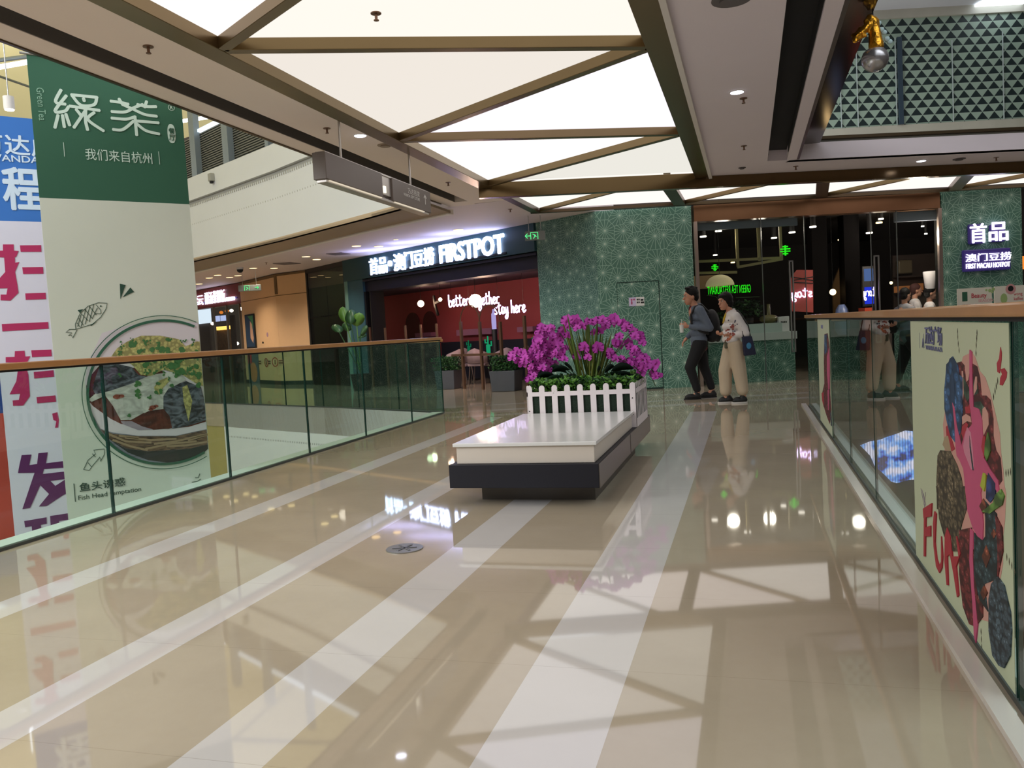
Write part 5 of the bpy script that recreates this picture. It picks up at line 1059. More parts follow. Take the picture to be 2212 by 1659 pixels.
for x in (1814, 1850, 1934, 2056, 2165):
    s_, _ = PU.px(x, 200); rect(mb, PU, s_-.007, zlo, s_+.007, zlo+1.6 if x != 2056 else zlo+1.5, .03, .05)
mb.build('trim_12', mat('mullion_pale', (190, 206, 206), .3, .3), kind='structure')
mb = MB(); s_, _ = PU.px(1940, 200); rect(mb, PU, s_-.02, zlo, s_+.06, zlo+1.6, .03, .08); mb.build('trim_13', mat('mullion_dark', (50, 66, 80), .3), kind='structure')
# faces of the opening
zop = OP.px(1990, 291)[1]
mb = MB(); rect(mb, OP, .3, CZ+.0, 9, zop, -.15, -.02); mb.build('wall_opening_far', mat('opening_face', (104, 101, 92), .4, var=.08, scale=1.5), kind='structure')
mb = MB(); rect(mb, OP, .3, zop, 9, zop+.04, -.2, .02); mb.build('trim_14', M_bronzed, kind='structure')
mb = MB(); mb.box(.70, -5, CZ+.0, .735, opY(.72), CZ+.24); mb.build('trim_15', mat('liner_brown', (72, 62, 54), .35, .3), kind='structure')
mb = MB(); mb.box(.735, -5, CZ+.20, 1.007, opY(.85), CZ+.24); mb.build('wall_opening_left', mat('opening_dark_gloss', (40, 34, 34), .12), kind='structure')
q = ray(1890, 128); q = EYE+q*6.4
t = thing('hanging_ornament', q, 'silver ball hanging beneath crumpled gold drapery in the ceiling opening', 'ornament')
mb = MB(); mb.ell(q, (.10, .10, .095), 24, 16, zmax=.75); mb.ell(q+Vector((0, 0, .055)), (.086, .086, .017), 20, 6); mb.build('ball', mat('silver_ball', (176, 174, 178), .25, .8), t)
def eu(x, y, d=6.4): return EYE+ray(x, y)*d
R = random.Random(2)
mb = MB(); top = eu(1886, 44); mb.caps(top, eu(1893, 100), .034, .057); mb.caps(top, eu(1848, 84), .031, .026)
for k in range(60):
    s = R.random(); p_ = top.lerp(eu(1893, 100), s) if k % 2 else top.lerp(eu(1846, 86), s); mb.ell(p_+Vector((R.gauss(0, .017), R.gauss(0, .017), R.gauss(0, .017))), (R.uniform(.01, .03), R.uniform(.01, .022), R.uniform(.01, .035)), 6, 4)
o_ = remesh(mb, 'gold_drapery', mat('gold_foil', (222, 160, 50), .28, .9, bump=.8, scale=18), t, .008, 1)
mb = MB(); mb.tube([top, Vector((top.x, top.y, zhi+.2))], .004, 6); mb.build('wire', M_dark, t)
mb = MB()
for k in range(5):
    c_ = eu(1898+k*6, 50+k*10+(k % 2)*4); mb.ell(c_, (.022, .007, .02), 8, 6)
mb.build('pale_petals', mat('petal_pale', (170, 196, 200), .5), t)

# ================================================================== OBLIQUE RESTAURANT (left of the green wall)
bx = lambda x, y, k=0: PB.off(k).px(x, y)
zB1 = bx(900, 583)[1]; zB1 = min(zB1, 2.85)
zb_l = bx(780, 602)[1]; zb_r = bx(1150, 546)[1]; zb = (zb_l+zb_r)/2
M_teal = mat('sign_teal', (36, 72, 78), .45); M_navy = mat('lintel_navy', (26, 26, 44), .5); M_pil = mat('pilaster_teal', (56, 92, 104), .5, var=.1, scale=4)
sL = bx(755, 600)[0]; sP = bx(800, 600)[0]
mb = MB(); rect(mb, PB, 0, zb, sBl, CZ, -.2, .06); mb.build('wall_signband', M_teal, kind='structure')
mb = MB(); rect(mb, PB, .0, 0, sP-.35, zb, -.25, .02); mb.build('wall_pilaster', M_pil, kind='structure')
mb = MB(); rect(mb, PB, -.02, 0, .14, CZ, -.1, .04); mb.build('wall_pilaster.001', mat('pilaster_pale', (110, 150, 140), .5), kind='structure')
zl2 = (bx(860, 612)[1]+bx(1160, 590)[1])/2
mb = MB(); rect(mb, PB, sP-.35, zl2, sBl, zb, -.5, -.05); rect(mb, PB, sP-.35, zb-.07, sBl, zb-.02, -.05, .02); mb.build('wall_lintel', M_navy, kind='structure')
mb = MB(); rect(mb, PB, sP-.35, 0, sP-.28, zl2, -.4, 0); rect(mb, PB, sP-.1, 0, sP-.05, zl2, -.4, 0); mb.build('trim_16', M_black, kind='structure')
t = thing('illuminated_sign', PB.w(bx(950, 560)[0], zb+.3), 'large glowing blue-white illuminated sign in Chinese and English on the teal band', 'lit sign')
a, b = bx(804, 590), bx(842, 552); hgt = .40
zs = (CZ+zb)/2-.22
EW = E_white
def sg(txt, x0, x1, h, bold=.014): a = bx(x0, 560)[0]; b = bx(x1, 560)[0]; text(txt, PB, a, zs+(hgt-h)/2, h, EW, t, width=b-a, d=.07, ext=.035, bold=bold)
sg('首品', 804, 841, .40); sg('澳门豆捞', 857, 944, .40); sg('FIRSTPOT', 958, 1097, .38, .028)
mb = MB(); disc(mb, PB, (bx(849, 560)[0], zs+.2), .07, .07, .12, n=16); mb.build('lettering', EW, t)
mb = MB(); rect(mb, PB, bx(800, 560)[0], zs-.02, bx(1100, 560)[0], zs+.02, .06, .075); mb.build('mounting_rail', M_dark, t)
for x in (860, 950, 1050):
    q = PB.w(bx(x, 560)[0], zs+.2, .55); l = bpy.data.lights.new('sign_glow', 'AREA'); l.size = 1.4; l.shape = 'RECTANGLE'; l.size_y = .4; l.energy = 9; l.color = (.45, .5, 1)
    o = bpy.data.objects.new('sign_glow', l); COL.objects.link(o); o.location = q; o.parent = t; o.matrix_parent_inverse = Matrix.Translation(-t.location); o.rotation_euler = (math.pi, 0, 0)
# interior
PI_ = PB.off(-3.0); M_red = mat('interior_red', (160, 68, 76), .6, var=.06, scale=1.2)
sI0, sI1 = PI_.px(795, 650)[0]-.4, PI_.px(1166, 650)[0]+.1
mb = MB(); rect(mb, PI_, sI0, 0, sI1, CZ, -.1, 0); mb.build('wall_red', M_red, kind='structure')
mb = MB(); mb.prism([tuple(PB.w(sP-.6, 0, -.3)[:2]), tuple(PB.w(sBl+.2, 0, -.3)[:2]), tuple(PB.w(sBl+1.0, 0, -3)[:2]), tuple(PB.w(sI0, 0, -3)[:2])], zl2+.1, zl2+.2); mb.build('ceiling_red_room', mat('red_room_ceiling', (60, 40, 56), .7), kind='structure')
mb = MB(); pk_ = PI_; rect(mb, pk_, pk_.px(1000, 700)[0], pk_.px(1050, 722)[1], pk_.px(1075, 700)[0], pk_.px(1050, 709)[1], 0, .25); rect(mb, pk_, pk_.px(1132, 700)[0], pk_.px(1150, 716)[1], pk_.px(1166, 700)[0], pk_.px(1150, 705)[1], 0, .25)
rect(mb, pk_, pk_.px(910, 700)[0], pk_.px(930, 727)[1], pk_.px(945, 700)[0], pk_.px(930, 718)[1], 0, .25); mb.build('trim_17', mat('ledge_mauve', (150, 100, 130), .6), kind='structure')
mb = MB(); rect(mb, PI_, PI_.px(960, 740)[0], 0, sI1, PI_.px(1100, 733)[1], 0, .12); mb.build('wall_dado', mat('dado_navy', (24, 24, 40), .6), kind='structure')
mb = MB(); s0 = bx(803, 650, -1.2)[0]; s1 = bx(822, 650, -1.2)[0]; rect(mb, PB.off(-1.2), s0, 0, s1, zl2, -.05, 0); mb.build('partition_panel', mat('panel_greybeige', (150, 134, 136), .6), label='pale grey panel at the left end of the red restaurant', cat='partition')
def arch_shape(pl, xc, half, ybase, ytop): c = pl.px(xc, ytop); s_ = c[0]; return [(s_-half, 0)]+[(s_+half*math.cos(math.pi-a), c[1]-half+half*math.sin(a)) for a in [i*math.pi/12 for i in range(13)]]+[(s_+half, 0)]
for x, hw, y, lab in ((891, .38, 675, 'left dark arched recess in the red wall'), (928, .34, 672, 'dark arched recess beside the lily lamp in the red wall')):
    mb = MB(); slab(mb, PI_, arch_shape(PI_, x, hw, 0, y), .005, .02); mb.build('arched_niche', mat('niche_maroon', (86, 30, 40), .6), label=lab, cat='niche', group='arched niches in the red wall')
# neon
t = thing('neon_sign', PB.w(*bx(1040, 665)), 'pink-white cursive neon reading better together stay here', 'neon sign')
pk_ = PB.off(-.5)
def neon(txt, x0, x1, yb, h): a, b = pk_.px(x0, yb), pk_.px(x1, yb); cursive(txt, pk_, a[0], a[1], b[0]-a[0], h, E_neon, t, .016)
neon('better', 971, 1016, 663, .28); neon('together', 1020, 1082, 661, .28); neon('stay here', 1070, 1138, 679, .28)
mb = MB(); [mb.tube([pk_.w(pk_.px(x, 650)[0], pk_.px(x, 650)[1]), pk_.w(pk_.px(x, 650)[0], zl2+.1)], .003, 5) for x in (975, 1012, 1075, 1130)]; mb.build('wire', M_black, t)
for (x, y, r_, k, lab, pw) in ((1027, 650, .15, -.4, 'large glowing globe pendant between the neon words', 42), (909, 656, .09, -1.6, 'round globe lamp glowing over the left arched niche', 9), (951, 647, .05, -1.6, 'small globe lamp on the dark wall bracket', 5)):
    pk_ = PB.off(k); s_, z_ = pk_.px(x, y); q = pk_.w(s_, z_); t = thing('globe_lamp', q, lab, 'lamp'); mb = MB(); mb.ell(q, (r_, r_, r_), 20, 12); mb.build('globe', emi('globe_'+str(x), (255, 226, 190), 9 if x == 1027 else 5), t)
    mb = MB(); mb.cyl((q.x, q.y), .006, q.z+r_*.9, zl2+.1, 6); mb.build('cord', M_black, t)
    l = bpy.data.lights.new('bulb_light', 'POINT'); l.energy = pw; l.color = (1, .62, .42); l.shadow_soft_size = r_; o = bpy.data.objects.new('bulb_light', l); COL.objects.link(o); o.location = q+pk_.n*(-r_*1.4); o.parent = t; o.matrix_parent_inverse = Matrix.Translation(-t.location)
pk_ = PB.off(-1.9); t = thing('wall_bracket', pk_.w(*pk_.px(940, 660)), 'dark sculptural bracket under the small globe lamp', 'lamp bracket'); lb(pk_, [[(937, 640), (940, 660), (946, 680)], [(940, 655), (951, 650)]], M_black, 'arm', t, .06, .05)
pk_ = PB.off(-1.0); t = thing('figurine', pk_.w(*pk_.px(1066, 690)), 'slim lit blue-white bottle shaped display beneath the neon word stay', 'display'); a, b = pk_.px(1062, 668), pk_.px(1071, 711); mb = MB(); q = pk_.w((a[0]+b[0])/2, 0); mb.tube([q+Vector((0, 0, z)) for z in (b[1], b[1]+.15, b[1]+.35, a[1]-.08, a[1])], [.05, .055, .05, .03, .02], 12); mb.build('bottle', emi('bottle_glow', (190, 180, 240), .7), t); MB().cyl((q.x, q.y), .06, 0, b[1], 12).build('pedestal', M_black, t)
# bronze screens
M_brs = mat('bronze_screen', (126, 96, 78), .35, .6)
pk_ = PB.off(.1)
t = thing('arched_screen', pk_.w(pk_.px(1034, 840)[0], 0), 'tall bronze double-arched screen standing in front of the red restaurant', 'screen frame')
zb_ = pk_.px(1000, 767)[1]
for x, y in ((993, 695), (1034, 695), (1078, 695)): s_, z_ = pk_.px(x, y); mb = MB(); rect(mb, pk_, s_-.03, 0, s_+.03, z_, -.05, 0); mb.build('upright', M_brs, t)
for x0, x1 in ((993, 1034), (1034, 1078)):
    a = pk_.px(x0, 695); b = pk_.px(x1, 695); c = ((a[0]+b[0])/2, a[1]); mb = MB(); pts_ = arc(c, (b[0]-a[0])/2, 180, 0, 16, .34); stroke(mb, pk_, pts_, .018, -.03, -.01); mb.build('arch', M_brs, t)
mb = MB(); rect(mb, pk_, pk_.px(975, 770)[0], zb_-.025, pk_.px(1078, 770)[0], zb_+.025, -.05, 0); mb.build('crossbar', M_brs, t)
t = thing('metal_screen', pk_.w(pk_.px(1131, 840)[0], 0), 'slim bronze post with a crossbar beside the green wall corner', 'screen frame')
s_, z_ = pk_.px(1130, 682); mb = MB(); rect(mb, pk_, s_-.03, 0, s_+.03, z_, -.05, 0); mb.build('upright', M_brs, t); mb = MB(); rect(mb, pk_, s_, zb_-.02, sBl, zb_+.02, -.05, 0); mb.build('crossbar', M_brs, t)
t = thing('metal_screen', pk_.w(pk_.px(905, 840)[0], 0), 'row of short bronze posts behind the left railing', 'screen frame')
for x, y in ((874, 703), (907, 701), (941, 699), (830, 708), (797, 707)): s_, z_ = pk_.px(x, y); mb = MB(); rect(mb, pk_, s_-.022, 0, s_+.022, z_, -.04, 0); mb.build('upright', M_brs, t)
# neon cactus
pk_ = PB.off(-1.3)
for (x, y, k_, lab) in ((1055, 745, 1., 'green neon cactus between the screen posts'), (1013, 748, .7, 'dim green neon cactus left of the bright one'), (1154, 735, .5, 'small green neon leaf beside the orchids')):
    s_, z_ = pk_.px(x, y); mb = MB(); e_ = [[(0, -.25), (0, .2)], [(0, -.02), (.12, -.02), (.12, .08)], [(0, .05), (-.1, .05), (-.1, .13)], [(-.05, -.25), (-.05, .0)], [(.05, -.25), (.05, .0)]]
    for q in e_: stroke(mb, pk_, [(s_+u*k_, z_+v*k_) for u, v in q], .03*k_, 0, .02)
    rect(mb, pk_, s_-.008, 0, s_+.008, z_-.24*k_, 0, .016, 1)
    mb.build('neon_cactus', [emi('cactus_%d' % x, (40, 190, 130), .5 if k_ == 1 else .2), M_black], label=lab, cat='neon sign', group='neon cacti in the red restaurant')
# chairs and tables inside
M_chair = mat('chair_fabric', (150, 126, 128), .7); M_cleg = mat('chair_leg', (120, 104, 98), .4, .3)
def chair(q, ang, lab):
    t = thing('dining_chair', (0, 0, 0), lab, 'chair', 'chairs in the red restaurant')
    mb = MB(); mb.box(-.22, -.22, .43, .22, .22, .49); mb.build('seat', M_chair, t, bevel=.02)
    mb = MB(); n = 12; vs = []
    for i in range(n+1):
        a = math.radians(200+140*i/n); 
        for rr, z in ((.25, .5), (.27, .5), (.28, .86-.12*abs(i-n/2)/(n/2)**1), (.25, .86-.12*abs(i-n/2)/(n/2))): vs.append((rr*math.cos(a), rr*math.sin(a), z))
    fs = [(i*4+k, i*4+(k+1) % 4, i*4+4+(k+1) % 4, i*4+4+k) for i in range(n) for k in range(4)]
    mb.add(vs, fs, 0, True); mb.build('backrest', M_chair, t)
    for sx in (-1, 1):
        for sy in (-1, 1): MB().tube([(sx*.17, sy*.17, .44), (sx*.21, sy*.21, 0)], .012, 8).build('leg', M_cleg, t)
    t.location = q; t.rotation_euler = (0, 0, ang); return t
def fl(x, k): pl = PB.off(k); s_, _ = pl.px(x, 760); q = pl.w(s_, 0); return q
c0 = chair(fl(980, -.8), YAW+.6, 'pale tub chair nearest the left railing end')
for x, k, a_, lab in ((1000, -1.7, .2, 'pale tub chair behind the left screen opening'), (1033, -1.2, -.3, 'pale tub chair behind the middle screen post'), (1092, -.9, .1, 'pale tub chair right of the arched screen'), (1120, -1.5, .9, 'pale tub chair behind the single bronze post')):
    c_ = copy_tree(c0, fl(x, k), label=lab); c_.rotation_euler = (0, 0, YAW+a_)
for x, k, lab in ((1016, -2.3, 'dark square dining table behind the arched screen'), (1108, -2.4, 'dark square dining table right of the arched screen')):
    q = fl(x, k); t = thing('dining_table', q, lab, 'table', 'tables in the red restaurant'); MB().box(q.x-.35, q.y-.35, .70, q.x+.35, q.y+.35, .74).build('table_top', M_black, t, bevel=.01); MB().cyl((q.x, q.y), .04, .02, .70, 12).build('leg', M_black, t); MB().cyl((q.x, q.y), .22, 0, .02, 20).build('base', M_black, t)
# shrub planters in front
for k, (x, y, w_, lab) in enumerate(((1093, 846, .30, 'grey box planter with a clipped green shrub in front of the arched screen'), (968, 842, .26, 'grey box planter with a shrub half hidden by the end of the left railing'))):
    q = P(x, y-2, 0)+Vector((0.02, .02, 0)); t = thing('shrub_planter', q, lab, 'planter', 'box planters before the red restaurant')
    hgt = .42; b_ = [(q.x+w_*1.15*math.cos(a), q.y+w_*1.15*math.sin(a)) for a in [YAW+.45+i*math.pi/2 for i in range(4)]]; tp_ = [(q.x+w_*1.3*math.cos(a), q.y+w_*1.3*math.sin(a)) for a in [YAW+.45+i*math.pi/2 for i in range(4)]]
    mb = MB(); mb.hexa([(u, v, 0) for u, v in b_], [(u, v, hgt) for u, v in tp_]); mb.build('box', mat('planter_grey', (74, 76, 84), .5, var=.1), t, bevel=.01)
    leafy('shrub', (q.x, q.y, hgt+.14), (.27, .27, .15), 1500, .055, [G2, G3, G2], t, seed=20+k)
# large leaved plant
q = P(762, 850, 0)+Vector((-.2, .9, 0)); t = thing('potted_plant', q, 'tall plant with broad paddle leaves behind the left railing', 'plant'); MB().tube([q, q+Vector((0, 0, .4))], [.2, .26], 20).build('pot', M_black, t)
R = random.Random(4)
plq = Plane((q.x-rt0.x, q.y-rt0.y), (q.x+rt0.x, q.y+rt0.y))
for k, (x0, y0, x1, y1, ww) in enumerate(((752, 740, 738, 662, .13), (758, 742, 757, 668, .15), (762, 742, 775, 675, .16), (765, 742, 796, 706, .1), (748, 742, 722, 700, .13), (770, 742, 786, 722, .09), (756, 742, 745, 695, .12))):
    A = plq.w(*plq.px(x0, y0)); A = q+Vector((0, 0, .4)); B = plq.w(*plq.px((x0+x1)/2, (y0*.45+y1*.55)))+plq.n*R.uniform(-.15, .15); C_ = plq.w(*plq.px(x1, y1))+plq.n*R.uniform(-.15, .15); mb = MB(); mb.tube([A, B], .012, 6)
    n = 10; vs = []; s = plq.d if k != 3 else Vector((0, 0, 1))
    for i in range(n+1):
        t_ = i/n; w_ = math.sin(t_*math.pi)**.55*ww+.002; p_ = B.lerp(C_, t_); vs += [p_-s*w_, p_+plq.n*w_*.25, p_+s*w_, p_-plq.n*.004]
    mb.add(vs, [(i*4+j, i*4+(j+1) % 4, i*4+4+(j+1) % 4, i*4+4+j) for i in range(n) for j in range(4)], 0, True)
    mb.build('leaf', mat('paddle_leaf', (44, 84, 44), .4) if k not in (0, 2) else mat('paddle_leaf_light', (84, 128, 48), .4), t)

# ================================================================== FAR LEFT SHOPS
# glass store
M_gdark = mat('glass_store_back', (70, 66, 54), .6)
mb = MB(); rect(mb, PG.off(-3), -1, 0, PG.off(-3).px(746, 650)[0], CZ, -.1, 0); mb.build('wall_glass_store', M_gdark, kind='structure')
t = thing('shop_window', PG.w(0, 0), 'dark glass shop corner with dim warm lights left of the teal pilaster', 'shop window')
mb = MB(); rect(mb, PG, .05, 0, PG.L*.52, CZ-.02, -.02, 0); mb.build('glass_panel', glass('dark_glass', (120, 140, 130)), t); mb = MB(); rect(mb, PG, PG.L*.52, 0, PG.L-.05, CZ-.02, -.02, 0); mb.build('glass_panel', glass('dark_glass', (120, 140, 130)), t)
mb = MB(); rect(mb, PG, 0, 0, .08, CZ, -.1, .02); rect(mb, PG, PG.L-.1, 0, PG.L, CZ, -.1, .02); rect(mb, PG, 0, CZ-.12, PG.L, CZ, -.1, .02); rect(mb, PG, .05, 1.9, PG.L, 1.93, -.04, 0); mb.build('frame', mat('frame_brownblack', (40, 36, 32), .5), t)
mb = MB(); rect(mb, PG.off(-1.2), .1, 0, PG.L-.1, 1.05, -.5, 0); mb.build('counter_inside', mat('shop_counter_grey', (110, 110, 100), .6), label='low grey counter inside the dark glass shop', cat='counter')
for k, (x, y, lab) in enumerate(((678, 697, 'warm oval lamp low in the dark glass shop'), (688, 662, 'dim orange lamp in the dark glass shop'), (702, 728, 'tiny orange lamp near the railing in the dark glass shop'))):
    pk_ = PG.off(-.8); s_, z_ = pk_.px(x, y); q = pk_.w(s_, z_); mb = MB(); mb.ell(q, (.09 if k == 0 else .05, .09 if k == 0 else .05, .035), 14, 8); t = thing('pendant_lamp', q, lab, 'lamp', 'warm lamps in the dark glass shop'); mb.build('shade', E_warm if k == 0 else E_orange, t); MB().cyl((q.x, q.y), .004, q.z+.03, CZ, 5).build('cord', M_black, t)
# beige column block
M_beige = mat('beige_wall', (222, 180, 136), .6, var=.03); M_bline = mat('beige_joint', (120, 92, 62), .7)
mb = MB(); mb.prism([tuple(PD.w(0, 0)[:2]), tuple(PD.w(PD.L, 0)[:2]), tuple(PC.w(PC.L, 0)[:2]), tuple(PC.w(PC.L, 0, -1.5)[:2]), tuple(PD.w(0, 0, -2)[:2])], 0, CZ-.02); mb.build('wall_beige', M_beige, kind='structure')
mb = MB(); zj = PC.px(620, 637)[1]; rect(mb, PD, 0, zj, PD.L, zj+.02, 0, .004); rect(mb, PC, 0, zj, PC.L, zj+.02, 0, .004); rect(mb, PD, 0, CZ-.10, PD.L, CZ-.02, 0, .02); rect(mb, PC, 0, CZ-.08, PC.L, CZ-.02, 0, .02)
a = PC.px(594, 600); rect(mb, PC, .0, PC.px(594, 636)[1], .10, CZ-.02, .0, .03); rect(mb, PD, 0, 0, PD.L, .12, 0, .01, 1); rect(mb, PC, 0, 0, PC.L, .12, 0, .01, 1); mb.build('baseboard_beige', [M_bline, mat('base_dark', (40, 52, 46), .5)], kind='structure')
t = thing('framed_poster', PD.w(*PD.px(540, 700)), 'tall framed poster with a figure in dark blue and green on the beige wall', 'poster')
pk_ = PD; a, b = PD.px(531, 680), PD.px(556, 752)
mb = MB(); rect(mb, PD, a[0], b[1], b[0], a[1], .01, .05); mb.build('frame', M_black, t, bevel=.01); mb = MB(); rect(mb, PD, a[0]+.05, b[1]+.05, b[0]-.05, a[1]-.05, .05, .055); mb.build('sheet', mat('poster_navy', (52, 62, 86), .5, var=.6, scale=5), t)
mb = MB(); w_ = b[0]-a[0]; h_ = a[1]-b[1]; slab(mb, PD, [(a[0]+w_*.35, a[1]-.06), (b[0]-.06, a[1]-.06), (b[0]-.06, a[1]-h_*.45), (a[0]+w_*.7, a[1]-h_*.2)], .056, .058); mb.build('print', mat('poster_leafgreen', (66, 128, 86), .5, var=.2), t)
mb = MB(); slab(mb, PD, [(a[0]+w_*.6, a[1]-h_*.2), (a[0]+w_*.8, a[1]-h_*.3), (a[0]+w_*.9, a[1]-h_*.7), (a[0]+w_*.8, a[1]-h_*.85), (a[0]+w_*.55, a[1]-h_*.7)], .059, .061); mb.build('print', mat('poster_flesh', (214, 168, 140), .5, var=.2, scale=10), t)
t = thing('wall_poster', PD.w(*PD.px(550, 800)), 'lower poster with a bowl of food on the beige wall behind the railing', 'poster')
a, b = PD.px(535, 762), PD.px(563, 830); mb = MB(); rect(mb, PD, a[0], b[1], b[0], a[1], .01, .02); mb.build('sheet', mat('poster_dusk', (96, 104, 110), .5, var=.2), t); mb = MB(); disc(mb, PD, ((a[0]+b[0])/2, b[1]+.38), .34, .021, .023, n=20, ry=.32); mb.build('print', mat('poster_orange_food', (196, 130, 90), .5, var=.4, scale=12), t)
mb = MB(); rect(mb, PD, a[0]+.05, a[1]-.35, a[0]+.4, a[1]-.02, .021, .023); mb.build('print', mat('poster_crimson', (186, 66, 74), .5), t)
t = thing('wall_lettering', PD.w(*PD.px(578, 780)), 'row of red round pictograms with small lettering on the beige wall', 'wall sign')
for x in (556, 576, 595):
    s_, z_ = PC.px(x, 782) if x > 590 else PD.px(x, 783); pl_ = PC if x > 590 else PD
    mb = MB(); pts_ = arc((s_, z_), .13, 0, 360, 16); [stroke(mb, pl_, [pts_[i], pts_[i+1]], .03, .012, .016) for i in range(16)]; mb.build('pictogram', mat('picto_red', (186, 74, 58), .6), t); mb = MB(); [rect(mb, pl_, s_+.17, z_+v, s_+.36, z_+v+.035, .012, .016) for v in (-.05, .02)]; rect(mb, pl_, s_-.02, z_-.07, s_+.02, z_+.07, .012, .016); mb.build('print', mat('picto_text', (110, 70, 50), .6), t)
s_, z_ = PD.px(578, 723); mb = MB(); disc(mb, PD, (s_, z_), .07, .004, .008, n=16); mb.build('wall_sticker', mat('sticker_violet', (170, 130, 150), .6), label='small round violet sticker on the beige wall', cat='sticker')
s_, z_ = PD.px(569, 740); mb = MB(); disc(mb, PD, (s_, z_), .03, .004, .03, n=12); mb.build('door_knob', M_black, label='small black knob on the beige wall under the sticker', cat='knob')
# red store
sE1 = PE.L
M_redb = mat('store_red', (128, 50, 46), .5)
zr0, zr1 = PE.px(470, 662)[1], CZ-.02
mb = MB(); rect(mb, PE, 0, zr0, sE1, zr1, -.3, 0); mb.build('wall_red_band', M_redb, kind='structure')
mb = MB(); rect(mb, PE.off(-3.5), -1, 0, sE1+1, CZ, -.1, 0); mb.build('wall_red_store', mat('store_back', (120, 70, 60), .6, var=.3, scale=2), kind='structure')
t = thing('illuminated_sign', PE.w(*PE.px(480, 645)), 'violet-white illuminated shop sign on the dark red band at the far left', 'lit sign')
a, b = PE.px(428, 660), PE.px(440, 636); text('坛', PE, a[0]-.2, a[1], b[1]-a[1], EW2, t, width=b[0]-a[0]+.2, d=.02, ext=.03, bold=.01)
a, b = PE.px(446, 658), PE.px(488, 640); text('酸汤菜粉饭', PE, a[0], a[1], .42, EW2, t, width=b[0]-a[0], d=.02, ext=.03)
a, b = PE.px(491, 651), PE.px(509, 640); mb = MB(); hh = (b[1]-a[1])/2; cz_ = (a[1]+b[1])/2; slab(mb, PE, [(a[0]+hh+hh*math.cos(math.radians(x)), cz_+hh*math.sin(math.radians(x))) for x in range(90, 271, 20)]+[(b[0]-hh+hh*math.cos(math.radians(x)), cz_+hh*math.sin(math.radians(x))) for x in range(-90, 91, 20)], .02, .07); mb.build('capsule_light', EW2, t)
mb = MB(); a, b = PE.px(426, 664), PE.px(512, 634); rect(mb, PE, a[0], a[1]+.15, b[0], b[1]-.15, .0, .02); mb.build('backing', mat('sign_back_violet', (60, 30, 120), .5, emit=.15, ecol=(70, 40, 200)), t)
t = thing('shop_window', PE.w(0, 0), 'glass shop front under the red band full of lights', 'shop window')
M_cur = mat('curtain_grey', (74, 60, 56), .7, var=.2, scale=10)
for x0, x1 in ((400, 462), (462, 490), (490, 518)):
    a = PE.px(x0, 700)[0]; b = PE.px(x1, 700)[0]; mb = MB(); rect(mb, PE, a+.02, 0, b-.02, zr0, -.03, -.01); mb.build('glass_panel', M_store, t); mb = MB(); rect(mb, PE, b-.03, 0, b+.03, zr0, -.06, 0); mb.build('post', M_steel, t)
pk_ = PE.off(-.6)
mb = MB(); a, b = pk_.px(424, 700), pk_.px(462, 830); rect(mb, pk_, a[0]-1.5, 0, b[0], a[1], -.05, 0); a = pk_.px(497, 700); b = pk_.px(516, 830); rect(mb, pk_, a[0], 0, b[0], a[1]+.3, -.05, 0); mb.build('partition_panel', M_cur, label='grey slatted panels inside the red shop', cat='partition')
mb = MB(); a, b = pk_.px(415, 671), pk_.px(461, 697); rect(mb, pk_, a[0], b[1], b[0], a[1], .06, .1); mb.build('menu_screen', emi('white_screen', (225, 235, 250), 1.4), label='bright white lightbox at the left inside the red shop', cat='screen')
mb = MB(); pk_ = PE.off(-1.5); a, b = pk_.px(478, 682), pk_.px(493, 692); rect(mb, pk_, a[0], b[1], b[0], a[1], 0, .04); mb.build('menu_screen', E_screen, label='small pale blue menu screen inside the red shop', cat='screen')
mb = MB(); a, b = pk_.px(466, 683), pk_.px(476, 694); rect(mb, pk_, a[0], b[1], b[0], a[1], 0, .04); mb.build('menu_screen', E_screen, label='narrow pale menu screen left of the small one inside the red shop', cat='screen')
mb = MB(); a, b = pk_.px(462, 712), pk_.px(498, 755); rect(mb, pk_, a[0], 0, b[0], a[1], -.2, 0); mb.build('goods_shelf', mat('goods_amber', (120, 84, 48), .6, var=.8, scale=9), label='shelf of amber goods inside the red shop', cat='shelf')
mb = MB(); a, b = pk_.px(470, 706), pk_.px(498, 711); rect(mb, pk_, a[0], b[1], b[0], a[1], 0, .05); mb.build('shelf_light', emi('amber_strip', (255, 200, 100), 2.2), label='amber light strip above the goods shelf', cat='lamp')
for k, (x, y, c) in enumerate(((478, 675, 1), (500, 671, 0), (520, 667, 0), (459, 699, 0), (490, 672, 1), (512, 742, 0))):
    q = PE.off(-.9); s_, z_ = q.px(x, y); mb = MB(); mb.ell(q.w(s_, z_), (.07, .07, .06), 10, 6); mb.build('shop_lamp', [E_mild, E_orange][c], label='small bright lamp inside the red shop, %s' % ['second from the left at the top', 'white one near the post', 'rightmost by the beige wall', 'low one at the lightbox', 'orange one', 'low one near the floor'][k], cat='lamp', group='lamps in the red shop')

